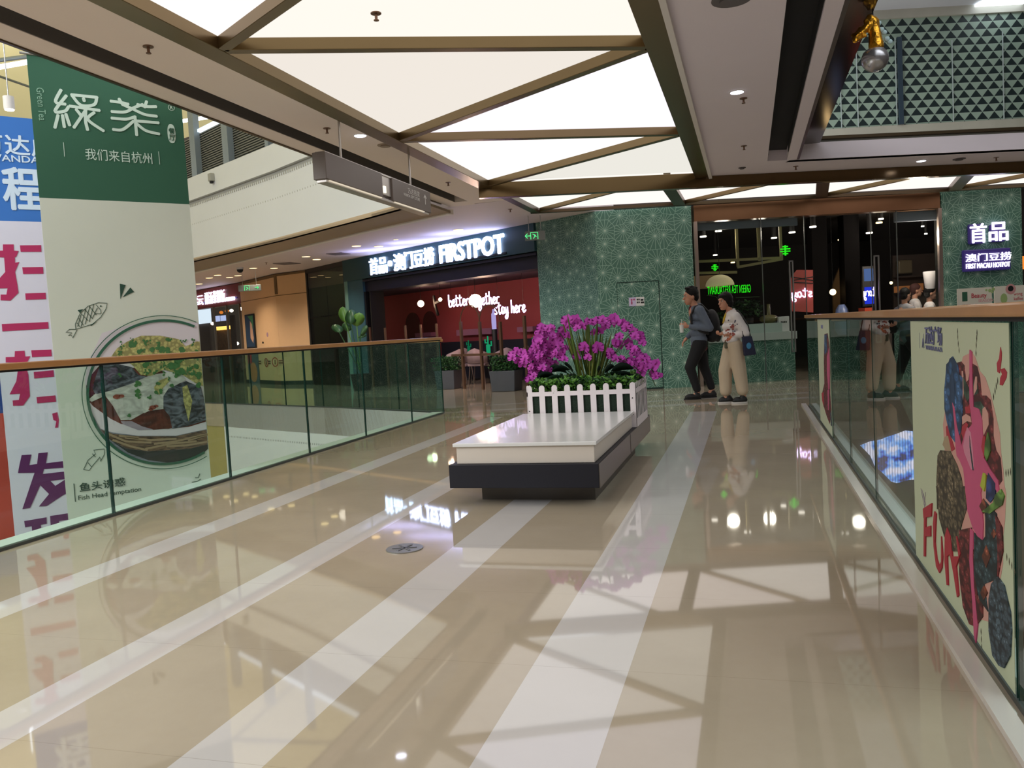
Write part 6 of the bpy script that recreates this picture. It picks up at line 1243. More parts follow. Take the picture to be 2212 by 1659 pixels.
# ================================================================== CEILING FITTINGS
def downlight(x, y, z, r_, m, lab, grp, power=0, col=(1, .85, .65)):
    q = P(x, y, z); t = thing('downlight', q, lab, 'downlight', grp)
    MB().cyl((q.x, q.y), r_, z-.010, z-.004, 24).build('lens', m, t); mb = MB(); mb.tube([(q.x, q.y, z-.008), (q.x, q.y, z)], [r_*1.02, r_*1.2], 24); mb.build('rim', M_white, t)
    if power:
        l = bpy.data.lights.new('lamp_light', 'SPOT'); l.energy = power; l.color = col; l.spot_size = 1.9; l.spot_blend = .6; l.shadow_soft_size = .08; o = bpy.data.objects.new('lamp_light', l); COL.objects.link(o); o.location = q-Vector((0, 0, .03)); o.parent = t; o.matrix_parent_inverse = Matrix.Translation(-t.location)
Ec = emi('corridor_lamp', (255, 214, 150), 3.0)
wh = ['at the far left over the red shop', 'second over the red shop', 'third over the red shop', 'lower one of the pair left of the exit sign', 'upper one of the pair left of the exit sign', 'above the left exit sign', 'in front of the beige column', 'left one of the pair beyond the beige column', 'right one of the pair beyond the beige column', 'left one by the glowing sign', 'right one by the glowing sign', 'small white one above the glowing sign', 'above the word end of the glowing sign']
for k, (x, y) in enumerate([(430, 613), (452, 600), (470, 594), (496, 599), (514, 595), (547, 579), (592, 579), (661, 554), (684, 560), (770, 531), (818, 532), (855, 517), (990, 496)]):
    downlight(x, y, CZ, .10 if k != 11 else .05, Ec, 'warm corridor downlight, '+wh[k], 'warm corridor downlights', 60)
for (x, y, lab) in ((778, 292, 'bright cool downlight in the left soffit above the hanging sign'), (1592, 198, 'bright cool downlight in the middle of the grey soffit'), (1990, 347, 'bright cool downlight in the soffit under the ceiling opening')):
    downlight(x, y, CZ, .06, E_cool, lab, 'cool downlights of the bridge soffit', 14, (.85, .88, 1))
def sprinkler(x, y, z, lab):
    q = P(x, y, z); t = thing('sprinkler', q, lab, 'sprinkler', 'ceiling sprinklers'); MB().cyl((q.x, q.y), .036, z-.006, z, 18).build('rosette', M_brs, t); mb = MB(); mb.cyl((q.x, q.y), .010, z-.045, z-.006, 10); mb.cyl((q.x, q.y), .018, z-.05, z-.045, 12); mb.build('nozzle', M_brs, t)
for x, y, z, lab in ((320, 100, CZ, 'ceiling sprinkler in the left soffit near the top of the green banner'), (706, 277, CZ, 'ceiling sprinkler in the left soffit beside the sign rod'), (968, 394, CZ, 'ceiling sprinkler at the far end of the left soffit'), (1606, 212, CZ, 'ceiling sprinkler next to the cool downlight in the grey soffit'), (1607, 315, CZ, 'ceiling sprinkler in the grey soffit, farther from the camera'), (1719, 359, CZ, 'ceiling sprinkler at the corner of the ceiling opening'), (2152, 340, CZ, 'ceiling sprinkler at the right end of the far soffit'), (812, 28, CZ+.06, 'ceiling sprinkler in the large luminous triangle'), (1102, 452, CZ, 'ceiling sprinkler near the green exit sign'), (575, 567, CZ, 'ceiling sprinkler above the beige column')): sprinkler(x, y, z, lab)
for x, y, r_, m, lab in ((832, 313, .085, mat('vent_tan', (150, 132, 112), .6), 'round grille in the left soffit above the hanging sign'), (1580, -2, .13, mat('vent_grey', (96, 90, 92), .6), 'dark round vent at the top edge of the grey soffit'), (1603, 362, .05, MATS['vent_grey'], 'tiny round grille at the far end of the grey soffit'), (2072, 343, .085, MATS['vent_grey'], 'flat grey disc in the soffit right of the cool downlight')):
    q = P(x, y, CZ); t = thing('ceiling_vent', q, lab, 'vent', 'round ceiling vents'); MB().cyl((q.x, q.y), r_, CZ-.008, CZ, 24).build('rim', m, t); MB().cyl((q.x, q.y), r_*.6, CZ-.022, CZ-.008, 20).build('core', m, t)
for x, y, w_, lab in ((620, 569, .5, 'square grey air grille in the corridor ceiling'), (731, 548, .42, 'square grey air grille near the teal pilaster')):
    q = P(x, y, CZ); mb = MB(); [mb.bar((q.x-w_/2, q.y-w_/2+j*w_/8), (q.x+w_/2, q.y-w_/2+j*w_/8), w_/14, CZ-.01, CZ) for j in range(9)]; mb.build('air_grille', mat('grille_grey', (120, 108, 110), .6), label=lab, cat='vent', group='square air grilles')
q = P(518, 578, CZ); t = thing('security_camera', q, 'dark dome camera under the corridor ceiling at the left', 'security camera'); MB().cyl((q.x, q.y), .09, CZ-.05, CZ, 18).build('mount', M_white, t); mb = MB(); mb.ell((q.x, q.y, CZ-.05), (.085, .085, .09), 16, 8, zmax=0.); mb.build('dome', M_dark, t)
def exit_sign(x, y, z_c, wd, lab, arrow):
    q = EYE+ray(x, y)*((z_c-H)/(ray(x, y).z)); pl = Plane((q.x-rt0.x*wd/2, q.y-rt0.y*wd/2), (q.x+rt0.x*wd/2, q.y+rt0.y*wd/2)); t = thing('exit_sign', q, lab, 'exit sign', 'green exit signs')
    mb = MB(); rect(mb, pl, 0, z_c-.085, wd, z_c+.085, -.03, 0); mb.build('housing', mat('exit_housing', (120, 124, 122), .4), t, bevel=.008)
    mb = MB(); 
    a0 = .28*wd; [stroke(mb, pl, p_, .014, .001, .004) for p_ in ([(a0, z_c-.06), (a0, z_c+.06), (a0+.13, z_c+.06), (a0+.13, z_c-.06)], [(a0+.04, z_c+.03), (a0+.08, z_c-.0), (a0+.05, z_c-.05)], [(a0+.07, z_c+.02), (a0+.1, z_c-.02)])]; mb.build('pictogram', E_exit, t)
    mb = MB(); sg_ = 1 if arrow > 0 else -1; c_ = wd*.82 if arrow > 0 else wd*.14; stroke(mb, pl, [(c_-.05*sg_, z_c), (c_+.05*sg_, z_c)], .016, .001, .004); stroke(mb, pl, [(c_+.01*sg_, z_c+.04), (c_+.05*sg_, z_c), (c_+.01*sg_, z_c-.04)], .014, .001, .004); mb.build('arrow', E_exit, t)
    mb = MB(); [mb.tube([pl.w(u, z_c+.085, -.015), pl.w(u, CZ, -.015)], .006, 6) for u in (wd*.2, wd*.8)]; mb.build('hanger', M_steel, t)
exit_sign(1156, 509, 2.93, .37, 'green exit sign hanging in front of the green wall corner', -1)
exit_sign(539, 622, 2.78, .62, 'green exit sign hanging before the beige column at the left', 1)

# ---- reflection of a screen, painted as a glowing panel behind the right glass -----------------------
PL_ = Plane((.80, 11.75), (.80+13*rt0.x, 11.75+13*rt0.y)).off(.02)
t = thing('screen_reflection', PL_.w(*PL_.px(1930, 990)), 'irregular blue and white painted screen reflection below floor level behind the right railing', 'screen')
m_refl = bpy.data.materials.new('screen_reflection_glow'); m_refl.use_nodes = True; nt = m_refl.node_tree; nt.nodes.clear(); N = nt.nodes.new; Lk = nt.links.new
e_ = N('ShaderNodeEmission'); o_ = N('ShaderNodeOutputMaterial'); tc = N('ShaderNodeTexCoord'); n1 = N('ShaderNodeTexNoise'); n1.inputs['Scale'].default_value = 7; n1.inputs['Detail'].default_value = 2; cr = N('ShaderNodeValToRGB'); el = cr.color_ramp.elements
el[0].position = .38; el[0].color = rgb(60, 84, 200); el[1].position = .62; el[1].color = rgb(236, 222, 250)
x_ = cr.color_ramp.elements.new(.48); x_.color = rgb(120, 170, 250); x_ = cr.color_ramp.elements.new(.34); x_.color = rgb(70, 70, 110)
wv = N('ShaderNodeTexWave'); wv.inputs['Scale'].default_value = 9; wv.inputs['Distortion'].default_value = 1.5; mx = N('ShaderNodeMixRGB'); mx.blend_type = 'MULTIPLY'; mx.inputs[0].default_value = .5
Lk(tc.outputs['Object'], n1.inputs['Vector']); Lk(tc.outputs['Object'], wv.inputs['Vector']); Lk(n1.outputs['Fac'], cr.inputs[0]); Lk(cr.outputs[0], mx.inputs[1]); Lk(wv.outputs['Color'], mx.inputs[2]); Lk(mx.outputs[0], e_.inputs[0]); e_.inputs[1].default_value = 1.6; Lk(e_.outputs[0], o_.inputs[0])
mb = MB(); slab(mb, PL_, [PL_.px(*p) for p in ((1858, 962), (1880, 953), (1900, 950), (1915, 944), (1940, 936), (1955, 930), (1978, 932), (1990, 945), (1992, 1034), (1960, 1036), (1935, 1043), (1925, 1040), (1905, 1020), (1890, 1008), (1880, 985), (1868, 972))], 0, .03); mb.build('screen', m_refl, t)

# ================================================================== PEOPLE
M_skin = mat('skin', (196, 142, 116), .5, spec=.4); M_hair = mat('hair_black', (14, 11, 11), .6, spec=.25, bump=.5, scale=60)
class Fig:
    """figure in its own frame: f forward, g to its left hand side, z up"""
    def __init__(s, foot, fwd, name_label, group=None):
        s.o = Vector((foot[0], foot[1], 0)); s.f = Vector((fwd[0], fwd[1], 0)).normalized(); s.g = Vector((0, 0, 1)).cross(s.f); s.t = thing('person', s.o, name_label, 'person', group)
    def p(s, f, g, z): return s.o+s.f*f+s.g*g+Vector((0, 0, z))
    def M(s): return Matrix(((s.f.x, s.g.x, 0), (s.f.y, s.g.y, 0), (0, 0, 1)))
def head(F_, mb, f, g, z, k=1., turn=0.):
    M_ = Matrix.Rotation(turn, 3, 'Z') @ F_.M(); P_ = lambda a, b, c: F_.p(f, g, z)+M_ @ Vector((a*k, b*k, c*k))
    mb.ell(P_(0, 0, .02), (.098*k, .077*k, .115*k), 20, 14, M=M_); mb.ell(P_(.035, 0, -.05), (.062*k, .058*k, .075*k), 16, 10, M=M_)   # skull, jaw
    mb.ell(P_(.062, 0, -.105), (.026*k, .026*k, .02*k), 10, 8, M=M_)                                                                 # chin
    mb.caps(P_(.088, 0, .01), P_(.116, 0, -.03), .010*k, .016*k); mb.ell(P_(.10, 0, .035), (.012*k, .05*k, .012*k), 10, 6, M=M_)           # nose, brow
    mb.ell(P_(.092, 0, -.068), (.014*k, .026*k, .008*k), 10, 6, M=M_); mb.ell(P_(.09, 0, -.082), (.014*k, .022*k, .008*k), 10, 6, M=M_)   # lips
    for sd in (-1, 1): mb.ell(P_(-.005, sd*.078*k/k, -.015), (.022*k, .010*k, .034*k), 10, 8, M=M_)
    return P_, M_
def face(F_, P_, M_, k=1.):
    for sd in (-1, 1): mb = MB(); mb.ell(P_(.088, sd*.032, .012), (.010*k, .014*k, .007*k), 10, 6, M=M_); mb.build('eye', mat('eye_white', (210, 205, 200), .3), F_.t)
    mb = MB()
    for sd in (-1, 1): mb.ell(P_(.0955, sd*.031, .012), (.004*k, .007*k, .007*k), 8, 6, M=M_); mb.ell(P_(.097, sd*.032, .036), (.005*k, .022*k, .004*k), 8, 5, M=M_)
    mb.build('brow', M_black, F_.t); mb = MB(); mb.ell(P_(.1035, 0, -.075), (.003*k, .022*k, .005*k), 8, 5, M=M_); mb.build('mouth', mat('lip_red', (150, 80, 76), .5), F_.t)
def hand(F_, mb, w, d, palm, k=1., curl=.6):
    """hand from wrist w pointing along d, palm normal 'palm' (fingers curl towards it)"""
    d = Vector(d).normalized(); pn = Vector(palm); pn = (pn-d*pn.dot(d)).normalized(); s = d.cross(pn)
    c = Vector(w)+d*.045*k; M_ = Matrix((d, s, pn)).transposed(); mb.ell(c, (.05*k, .040*k, .016*k), 12, 8, M=M_); mb.caps(w, c, .024*k, .026*k)
    for i, (o_, L_) in enumerate(((-.030, .030), (-.010, .034), (.010, .032), (.029, .025))):
        b = c+d*.038*k+s*o_*k; a1 = curl*.5; p1 = b+(d*math.cos(a1)+pn*math.sin(a1))*L_*k; a2 = curl*1.2; p2 = p1+(d*math.cos(a2)+pn*math.sin(a2))*L_*.8*k; a3 = curl*1.8; p3 = p2+(d*math.cos(a3)+pn*math.sin(a3))*L_*.6*k
        mb.caps(b, p1, .0095*k, .0088*k, 8); mb.caps(p1, p2, .0088*k, .008*k, 8); mb.caps(p2, p3, .008*k, .007*k, 8)
    b = c-d*.015*k-s*.034*k; p1 = b+(d*.7-s*.6+pn*.3).normalized()*.034*k; p2 = p1+(d*.9-s*.1+pn*.4).normalized()*.028*k; mb.caps(b, p1, .012*k, .010*k, 8); mb.caps(p1, p2, .010*k, .008*k, 8)
def shoe(F_, heel, toe, g, zs, m, sole=None, w_=.045, toeup=0.):
    mb = MB(); L_ = toe-heel; mb.caps(F_.p(heel+.05, g, zs+.05), F_.p(toe-.05, g, zs+.038), .045, .036); mb.caps(F_.p(heel+.045, g, zs+.05), F_.p(heel+.07, g, zs+.09), .042, .040); mb.ell(F_.p((heel+toe)/2, g, zs+.04), (L_*.42, .046, .035), 14, 8, M=F_.M()); mb.ell(F_.p((heel+toe)/2+.03, g, zs+.065), (L_*.22, .034, .03), 12, 8, M=F_.M())
    o = remesh(mb, 'shoe', m, F_.t, .008, 2)
    for v in o.data.vertices:
        if v.co.z < zs+.014: v.co.z = zs+.014
    mb = MB(); n = 20; ring = [(heel+L_*.5+L_*.5*math.cos(2*math.pi*i/n), g+w_*math.sin(2*math.pi*i/n)*(1+.12*math.cos(2*math.pi*i/n))) for i in range(n)]
    mb.hexa([F_.p(a, b, zs+.001) for a, b in ring], [F_.p(a, b, zs+.022) for a, b in ring]); mb.build('sole', sole or m, o); return o
def persp(base, px_, py_, g=0.): pass

# --- man: denim jacket, black trousers, black backpack ---------------
fwdv = (-rt0.x, -rt0.y)
mp = P(1512, 861, 0)
F1 = Fig(mp, fwdv, 'person in a grey denim jacket and black trousers walking left, holding a white cup', 'walking couple')
F1.o = Vector((mp.x, mp.y, 0)); 
sk = MB()
P_, M_ = head(F1, sk, .075, 0, 1.585, 1.02, turn=.12)
sk.caps(F1.p(.02, 0, 1.38), F1.p(.05, 0, 1.53), .058, .052); sk.caps(F1.p(-.02, 0, 1.0), F1.p(.0, 0, 1.35), .10, .12)
sk.caps(F1.p(-.01, .16, 1.40), F1.p(-.13, .21, 1.10), .045, .036); sk.caps(F1.p(-.13, .21, 1.10), F1.p(.17, .14, 1.13), .036, .024)
sk.caps(F1.p(-.01, -.16, 1.40), F1.p(-.05, -.22, 1.10), .045, .036); sk.caps(F1.p(-.05, -.22, 1.10), F1.p(.12, -.2, .95), .036, .024)
sk.caps(F1.p(-.02, 0, .9), F1.p(-.02, 0, 1.0), .11, .10)
for g_, hip, kn, an in ((.09, (0, .88), (.15, .50), (.055, .11)), (-.09, (-.02, .88), (-.10, .50), (-.215, .12))):
    sk.caps(F1.p(hip[0], g_, hip[1]), F1.p(kn[0], g_, kn[1]), .075, .05); sk.caps(F1.p(kn[0], g_, kn[1]), F1.p(an[0], g_, an[1]), .048, .034); sk.caps(F1.p(an[0], g_, an[1]), F1.p(an[0]+.06, g_, .05), .034, .03)
hand(F1, sk, F1.p(.17, .14, 1.13), F1.f+Vector((0, 0, .25)), -F1.g, 1., 1.1); hand(F1, sk, F1.p(.12, -.2, .95), F1.f*.7-Vector((0, 0, .7)), -F1.f, 1., .6)
remesh(sk, 'body', M_skin, F1.t, .007, 2); face(F1, P_, M_, 1.02)
hr = MB(); hr.ell(P_(-.018, 0, .055), (.108, .092, .105), 20, 12, M=M_); hr.ell(P_(-.06, 0, -.0), (.065, .085, .085), 16, 10, M=M_)
for i in range(26): a = random.uniform(0, 6.28); hr.ell(P_(random.uniform(-.08, .08), random.uniform(-.05, .05), .13+random.uniform(-.01, .02)), (.03, .02, .018), 8, 5, M=M_)
ho = remesh(hr, 'hair', M_hair, F1.t, .008, 1)
M_den = mat('denim_grey', (98, 108, 124), .85, var=.12, scale=20, bump=.3)
jk = MB()
for z, a, b, f_ in ((.84, .125, .185, -.02), (.92, .13, .19, -.02), (1.02, .125, .185, -.015), (1.14, .13, .195, -.01), (1.26, .13, .205, -.01), (1.36, .115, .20, -.01)): jk.ell(F1.p(f_, 0, z), (a, b, .09), 20, 8, M=F1.M())
jk.ell(F1.p(-.0, 0, 1.40), (.10, .17, .055), 18, 8, M=F1.M())
jk.caps(F1.p(-.01, .175, 1.37), F1.p(-.14, .225, 1.09), .075, .062); jk.caps(F1.p(-.14, .225, 1.09), F1.p(.13, .145, 1.12), .062, .042)
jk.caps(F1.p(-.01, -.175, 1.37), F1.p(-.06, -.225, 1.10), .072, .06); jk.caps(F1.p(-.06, -.225, 1.10), F1.p(.10, -.2, .97), .058, .042)
jo = remesh(jk, 'jacket', M_den, F1.t, .011, 3)
mb = MB(); mb.tube([F1.p(.045, .075, 1.385), F1.p(.0, .09, 1.43), F1.p(-.045, .06, 1.455), F1.p(-.06, 0, 1.46), F1.p(-.045, -.06, 1.455), F1.p(0, -.09, 1.43), F1.p(.045, -.075, 1.385)], [.012, .022, .024, .024, .024, .022, .012], 8); mb.build('collar', M_den, jo)
mb = MB(); mb.ell(F1.p(.05, 0, 1.38), (.07, .05, .09), 14, 8, M=F1.M()); mb.build('shirt', mat('shirt_maroon', (98, 24, 34), .8), F1.t)
mb = MB()
for z in (.775, .80, .83): mb.ell(F1.p(-.02, 0, z), (.127, .178, .05), 20, 8, M=F1.M())
remesh(mb, 'shirt_hem', mat('shirt_maroon', (98, 24, 34), .8), F1.t, .012, 2)
M_blk = mat('trousers_black', (18, 18, 22), .85)
tr_ = MB(); tr_.ell(F1.p(-.02, 0, .86), (.115, .165, .10), 18, 10, M=F1.M())
for g_, hip, kn, an in ((.09, (-.01, .84), (.155, .50), (.06, .16)), (-.09, (-.03, .84), (-.10, .50), (-.205, .17))): tr_.caps(F1.p(hip[0], g_, hip[1]), F1.p(kn[0], g_, kn[1]), .118, .082); tr_.caps(F1.p(kn[0], g_, kn[1]), F1.p(an[0], g_, an[1]), .080, .060)
remesh(tr_, 'trousers', M_blk, F1.t, .011, 3)
shoe(F1, -.0, .27, .09, .0, M_black); shoe(F1, -.29, -.02, -.09, .0, M_black)
bp = MB(); bp.ell(F1.p(-.235, -.02, 1.14), (.12, .16, .24), 18, 12, M=F1.M()); bp.ell(F1.p(-.23, -.02, .98), (.10, .15, .12), 18, 10, M=F1.M()); bp.ell(F1.p(-.32, -.02, 1.0), (.06, .12, .14), 14, 8, M=F1.M())
bo = remesh(bp, 'backpack', mat('backpack_black', (14, 14, 18), .7), None, .012, 3); bo['label'] = 'black backpack on the back of the person in the denim jacket'; bo['category'] = 'backpack'
mb = MB(); mb.tube([F1.p(-.16, .12, 1.33), F1.p(-.05, .13, 1.455), F1.p(.05, .13, 1.42), F1.p(.115, .13, 1.3), F1.p(.11, .14, 1.15), F1.p(-.0, .205, 1.05), F1.p(-.14, .15, 1.0)], .018, 8); mb.build('strap', M_black, bo)
c_ = F1.p(.265, .135, 1.10); mb = MB(); mb.tube([c_-Vector((0, 0, .06)), c_+Vector((0, 0, .05))], [.026, .034], 14); mb.cyl((c_.x, c_.y), .036, c_.z+.05, c_.z+.06, 14); mb.tube([c_+Vector((0, 0, .06)), c_+Vector((0, 0, .15))], .004, 6); mb.build('paper_cup', M_paper, label='white paper cup with a straw held by the person in the denim jacket', cat='cup')

# --- woman: white printed jacket, wide cream trousers -----------------
wp = P(1583, 871, 0)
F2 = Fig(wp, fwdv, 'person in a white printed jacket and wide cream trousers walking left', 'walking couple')
sk = MB(); P_, M_ = head(F2, sk, .055, 0, 1.455, .95, turn=.5)
sk.caps(F2.p(-.02, 0, 1.27), F2.p(.02, 0, 1.41), .047, .042); sk.caps(F2.p(-.04, 0, .95), F2.p(-.03, 0, 1.25), .09, .10); sk.caps(F2.p(-.04, 0, .85), F2.p(-.04, 0, .95), .10, .09)
sk.caps(F2.p(-.04, .14, 1.27), F2.p(-.14, .19, 1.01), .038, .032); sk.caps(F2.p(-.14, .19, 1.01), F2.p(.04, .13, .985), .032, .021)
sk.caps(F2.p(-.04, -.14, 1.27), F2.p(-.08, -.18, 1.02), .038, .032); sk.caps(F2.p(-.08, -.18, 1.02), F2.p(.10, -.06, 1.0), .032, .021)
for g_, hip, kn, an in ((.075, (-.05, .82), (-.09, .47), (-.145, .10)), (-.075, (-.03, .82), (.06, .47), (.055, .13))):
    sk.caps(F2.p(hip[0], g_, hip[1]), F2.p(kn[0], g_, kn[1]), .07, .048); sk.caps(F2.p(kn[0], g_, kn[1]), F2.p(an[0], g_, an[1]), .045, .030); sk.caps(F2.p(an[0], g_, an[1]), F2.p(an[0]+.05, g_, .05), .030, .027)
hand(F2, sk, F2.p(.04, .13, .985), F2.f, Vector((0, 0, 1)), .9, .9); hand(F2, sk, F2.p(.10, -.06, 1.0), F2.f*.5+F2.g*.4, Vector((0, 0, 1)), .9, .9)
remesh(sk, 'body', M_skin, F2.t, .007, 2); face(F2, P_, M_, .95)
hr = MB(); hr.ell(P_(-.02, 0, .05), (.106, .094, .10), 20, 12, M=M_); hr.ell(P_(-.055, 0, -.02), (.07, .088, .10), 16, 10, M=M_); hr.ell(P_(.05, 0, .085), (.05, .075, .035), 14, 8, M=M_)
for sd in (-1, 1): hr.ell(P_(-.0, sd*.075, .01), (.04, .018, .06), 10, 8, M=M_)
remesh(hr, 'hair', M_hair, F2.t, .008, 2)
M_wj = mat('jacket_white', (222, 216, 214), .8, var=.03, scale=10)
jk = MB()
for z, a, b, f_ in ((.92, .125, .17, -.01), (1.0, .13, .175, -.015), (1.1, .13, .18, -.02), (1.2, .12, .18, -.03), (1.26, .10, .17, -.035)): jk.ell(F2.p(f_, 0, z), (a, b, .08), 20, 8, M=F2.M())
jk.caps(F2.p(-.045, .155, 1.235), F2.p(-.165, .20, 1.0), .072, .068); jk.caps(F2.p(-.165, .20, 1.0), F2.p(-.02, .14, .975), .068, .045)
jk.caps(F2.p(-.045, -.155, 1.235), F2.p(-.09, -.185, 1.02), .065, .06); jk.caps(F2.p(-.09, -.185, 1.02), F2.p(.05, -.08, .99), .058, .042)
jo = remesh(jk, 'jacket', M_wj, F2.t, .011, 3)
mb = MB(); mb.tube([F2.p(.055, .07, 1.22), F2.p(.0, .09, 1.29), F2.p(-.05, .055, 1.33), F2.p(-.07, 0, 1.335), F2.p(-.05, -.055, 1.33), F2.p(.0, -.09, 1.29), F2.p(.055, -.07, 1.22)], [.01, .02, .022, .022, .022, .02, .01], 8); mb.build('collar', M_wj, jo)
mb = MB(); mb.tube([F2.p(.055, .03, 1.29), F2.p(.085, .045, 1.22), F2.p(.11, .05, 1.15)], [.014, .017, .008], 8); mb.build('yellow_scarf', mat('scarf_yellow', (190, 160, 40), .7), F2.t)
# printed patches follow the jacket surface
def patch(FG, tgt, pts, r_, m, par, name='print'):
    mb = MB()
    from mathutils.bvhtree import BVHTree
    dg = bpy.context.evaluated_depsgraph_get(); bv = BVHTree.FromObject(tgt, dg)
    for f, g_, z in pts:
        o_ = FG.p(f, .6, z)-tgt.matrix_basis.translation*0; h = bv.ray_cast(o_, -FG.g)
        if h[0] is None: continue
        n = h[1].normalized(); u = n.orthogonal().normalized(); v = n.cross(u); rr = r_*random.uniform(.7, 1.3)
        mb.hexa([h[0]+n*.0+ (u*math.cos(i)+v*math.sin(i))*rr for i in [j*math.pi/3 for j in range(6)]], [h[0]+n*.004+(u*math.cos(i)+v*math.sin(i))*rr for i in [j*math.pi/3 for j in range(6)]])
    if mb.v: mb.build(name, m, par)
random.seed(12)
patch(F2, jo, [(.05+random.uniform(-.06, .06), 0, 1.0+random.uniform(-.10, .14)) for _ in range(22)], .015, mat('print_rust', (150, 76, 66), .7), jo)
patch(F2, jo, [(.04+random.uniform(-.05, .06), 0, .97+random.uniform(-.06, .06)) for _ in range(9)], .012, mat('print_orange', (208, 120, 76), .7), jo)
patch(F2, jo, [(.0+random.uniform(-.05, .05), 0, 1.09+random.uniform(-.06, .1)) for _ in range(12)], .010, mat('print_slate2', (80, 80, 96), .7), jo)
M_crt = mat('trousers_cream', (190, 172, 148), .85, var=.06, scale=8)
tr_ = MB(); tr_.ell(F2.p(-.035, 0, .84), (.12, .16, .11), 18, 10, M=F2.M()); tr_.ell(F2.p(-.04, 0, .93), (.10, .14, .06), 18, 10, M=F2.M())
for g_, hip, kn, an in ((.08, (-.05, .82), (-.09, .47), (-.125, .19)), (-.075, (-.02, .82), (.07, .47), (.075, .18))): tr_.caps(F2.p(hip[0], g_, hip[1]), F2.p(kn[0], g_, kn[1]), .105, .10); tr_.caps(F2.p(kn[0], g_, kn[1]), F2.p(an[0], g_, an[1]), .10, .085)
remesh(tr_, 'trousers', M_crt, F2.t, .012, 3)
M_sole = mat('sole_white', (206, 200, 194), .6)
shoe(F2, -.195, .04, .075, .0, M_black, M_sole); shoe(F2, -.03, .20, -.075, .0, M_black, M_sole)
t = thing('shoulder_bag', F2.p(-.2, .24, .78), 'dark navy shoulder bag with a blue print carried by the person in cream trousers', 'bag')
mb = MB(); q = [F2.p(-.10, .235, .95), F2.p(-.235, .235, .955), F2.p(-.29, .235, .69), F2.p(-.12, .235, .68)]; mb.hexa([p_-F2.g*.03 for p_ in q], [p_+F2.g*.03 for p_ in q]); mb.build('bag_body', mat('bag_navy', (24, 28, 56), .6, var=.4, scale=12), t, bevel=.012)
mb = MB(); mb.tube([F2.p(-.12, .24, .95), F2.p(-.10, .24, 1.1), F2.p(-.08, .20, 1.26), F2.p(-.07, .13, 1.325), F2.p(-.10, .08, 1.30), F2.p(-.17, .1, 1.2)], .008, 6); mb.tube([F2.p(-.22, .24, .95), F2.p(-.19, .26, 1.1), F2.p(-.12, .225, 1.25), F2.p(-.085, .13, 1.325)], .008, 6); mb.build('strap', M_black, t)
mb = MB(); c_ = F2.p(-.185, .267, .82); mb.ell(c_, (.035, .004, .045), 12, 8, M=F2.M()); mb.build('print', mat('bag_print', (60, 130, 170), .6), t)
mb = MB(); q = [F2.p(.10, .02, .93), F2.p(.04, .02, .93), F2.p(.03, .02, .80), F2.p(.09, .02, .79)]; mb.hexa([p_-F2.g*.02 for p_ in q], [p_+F2.g*.06 for p_ in q]); mb.build('small_bag', mat('bag_olive', (84, 82, 62), .7), bevel=.01, label='small olive pouch held in front of the person in cream trousers', cat='bag')

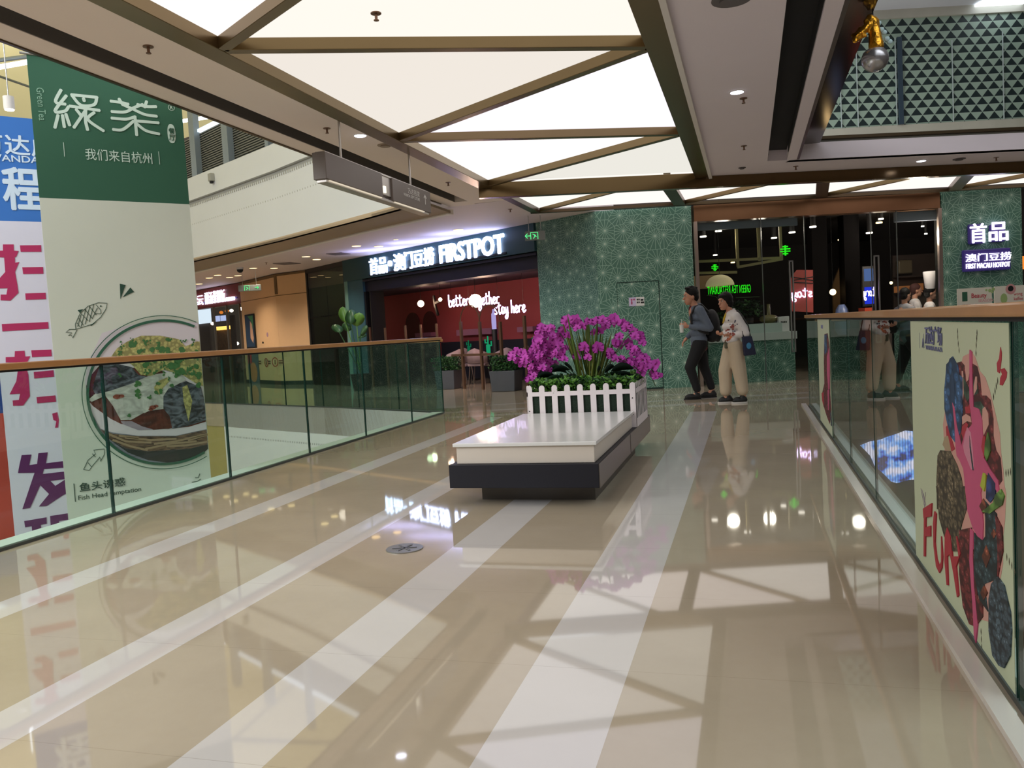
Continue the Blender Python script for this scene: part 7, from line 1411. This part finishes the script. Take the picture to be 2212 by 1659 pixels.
# --- three staff behind the glass --------------------------------------
def staff(x, ytop, ychin, k_off, lab, coat, hat=None, turn=0., capm=None):
    pk_ = PF.off(-k_off); s_, zt_ = pk_.px(x, ytop); z_ = zt_-.145; q = pk_.w(s_, 0); Fg = Fig(q, (math.cos(YAW+turn), math.sin(YAW+turn)), lab, 'restaurant staff behind the glass')
    sk = MB(); P_, M_ = head(Fg, sk, .03, 0, z_, .98); sk.caps(Fg.p(0, 0, z_-.25), Fg.p(0, 0, z_-.05), .055, .05); sk.caps(Fg.p(0, 0, z_-.7), Fg.p(0, 0, z_-.3), .11, .12)
    for sd in (-1, 1): sk.caps(Fg.p(0, sd*.16, z_-.25), Fg.p(.02, sd*.22, z_-.5), .045, .036); sk.caps(Fg.p(.02, sd*.22, z_-.5), Fg.p(.26, sd*.13, z_-.5), .034, .024); hand(Fg, sk, Fg.p(.26, sd*.13, z_-.5), Fg.f, -Vector((0, 0, 1)), .95, .5); sk.caps(Fg.p(0, sd*.09, z_-.75), Fg.p(0, sd*.09, .1), .075, .04); sk.caps(Fg.p(0, sd*.09, .08), Fg.p(.12, sd*.09, .05), .04, .035)
    remesh(sk, 'body', M_skin, Fg.t, .009, 2); face(Fg, P_, M_)
    hr = MB(); hr.ell(P_(-.02, 0, .05), (.105, .088, .10), 18, 12, M=M_); hr.ell(P_(-.055, 0, -.01), (.065, .082, .085), 14, 10, M=M_); remesh(hr, 'hair', M_hair if not capm else capm, Fg.t, .009, 1)
    jk = MB()
    for dz, a, b in ((-.86, .13, .18), (-.7, .13, .18), (-.56, .13, .18), (-.42, .13, .195), (-.32, .125, .20), (-.25, .10, .175)): jk.ell(Fg.p(0, 0, z_+dz), (a, b, .10), 18, 8, M=Fg.M())
    for sd in (-1, 1): jk.caps(Fg.p(0, sd*.175, z_-.28), Fg.p(.02, sd*.225, z_-.5), .07, .055); jk.caps(Fg.p(.02, sd*.225, z_-.5), Fg.p(.21, sd*.14, z_-.5), .055, .042)
    remesh(jk, 'coat', coat, Fg.t, .013, 3)
    tr_ = MB(); [tr_.caps(Fg.p(0, sd*.09, z_-.85), Fg.p(0, sd*.09, .12), .10, .06) for sd in (-1, 1)]; remesh(tr_, 'trousers', M_blk, Fg.t, .014, 2)
    for sd in (-1, 1): shoe(Fg, -.06, .2, sd*.09, 0, M_black)
    if hat:
        hb = P_(-.01, 0, .085); mb = MB(); mb.tube([hb, hb+Vector((0, 0, .04)), hb+Vector((0, 0, hat-.02)), hb+Vector((0, 0, hat))], [.092, .094, .125, .118], 24); mb.build('chef_hat', mat('hat_white', (214, 206, 208), .8), Fg.t)
M_cw = mat('coat_white', (222, 214, 214), .8); M_cg = mat('coat_grey', (150, 146, 152), .8)
staff(2007, 617, 655, .6, 'person in a white chef coat and tall white hat behind the glass', M_cw, .33, -.35)
staff(1975, 612, 655, 1.35, 'person with reddish-brown headwear in a white coat between the two other cooks', M_cw, None, -.2, mat('headwear_brown', (66, 30, 26), .8))
staff(1953, 621, 660, .6, 'person with black hair in a grey top leaning at the left of the cooks', M_cg, None, .35)
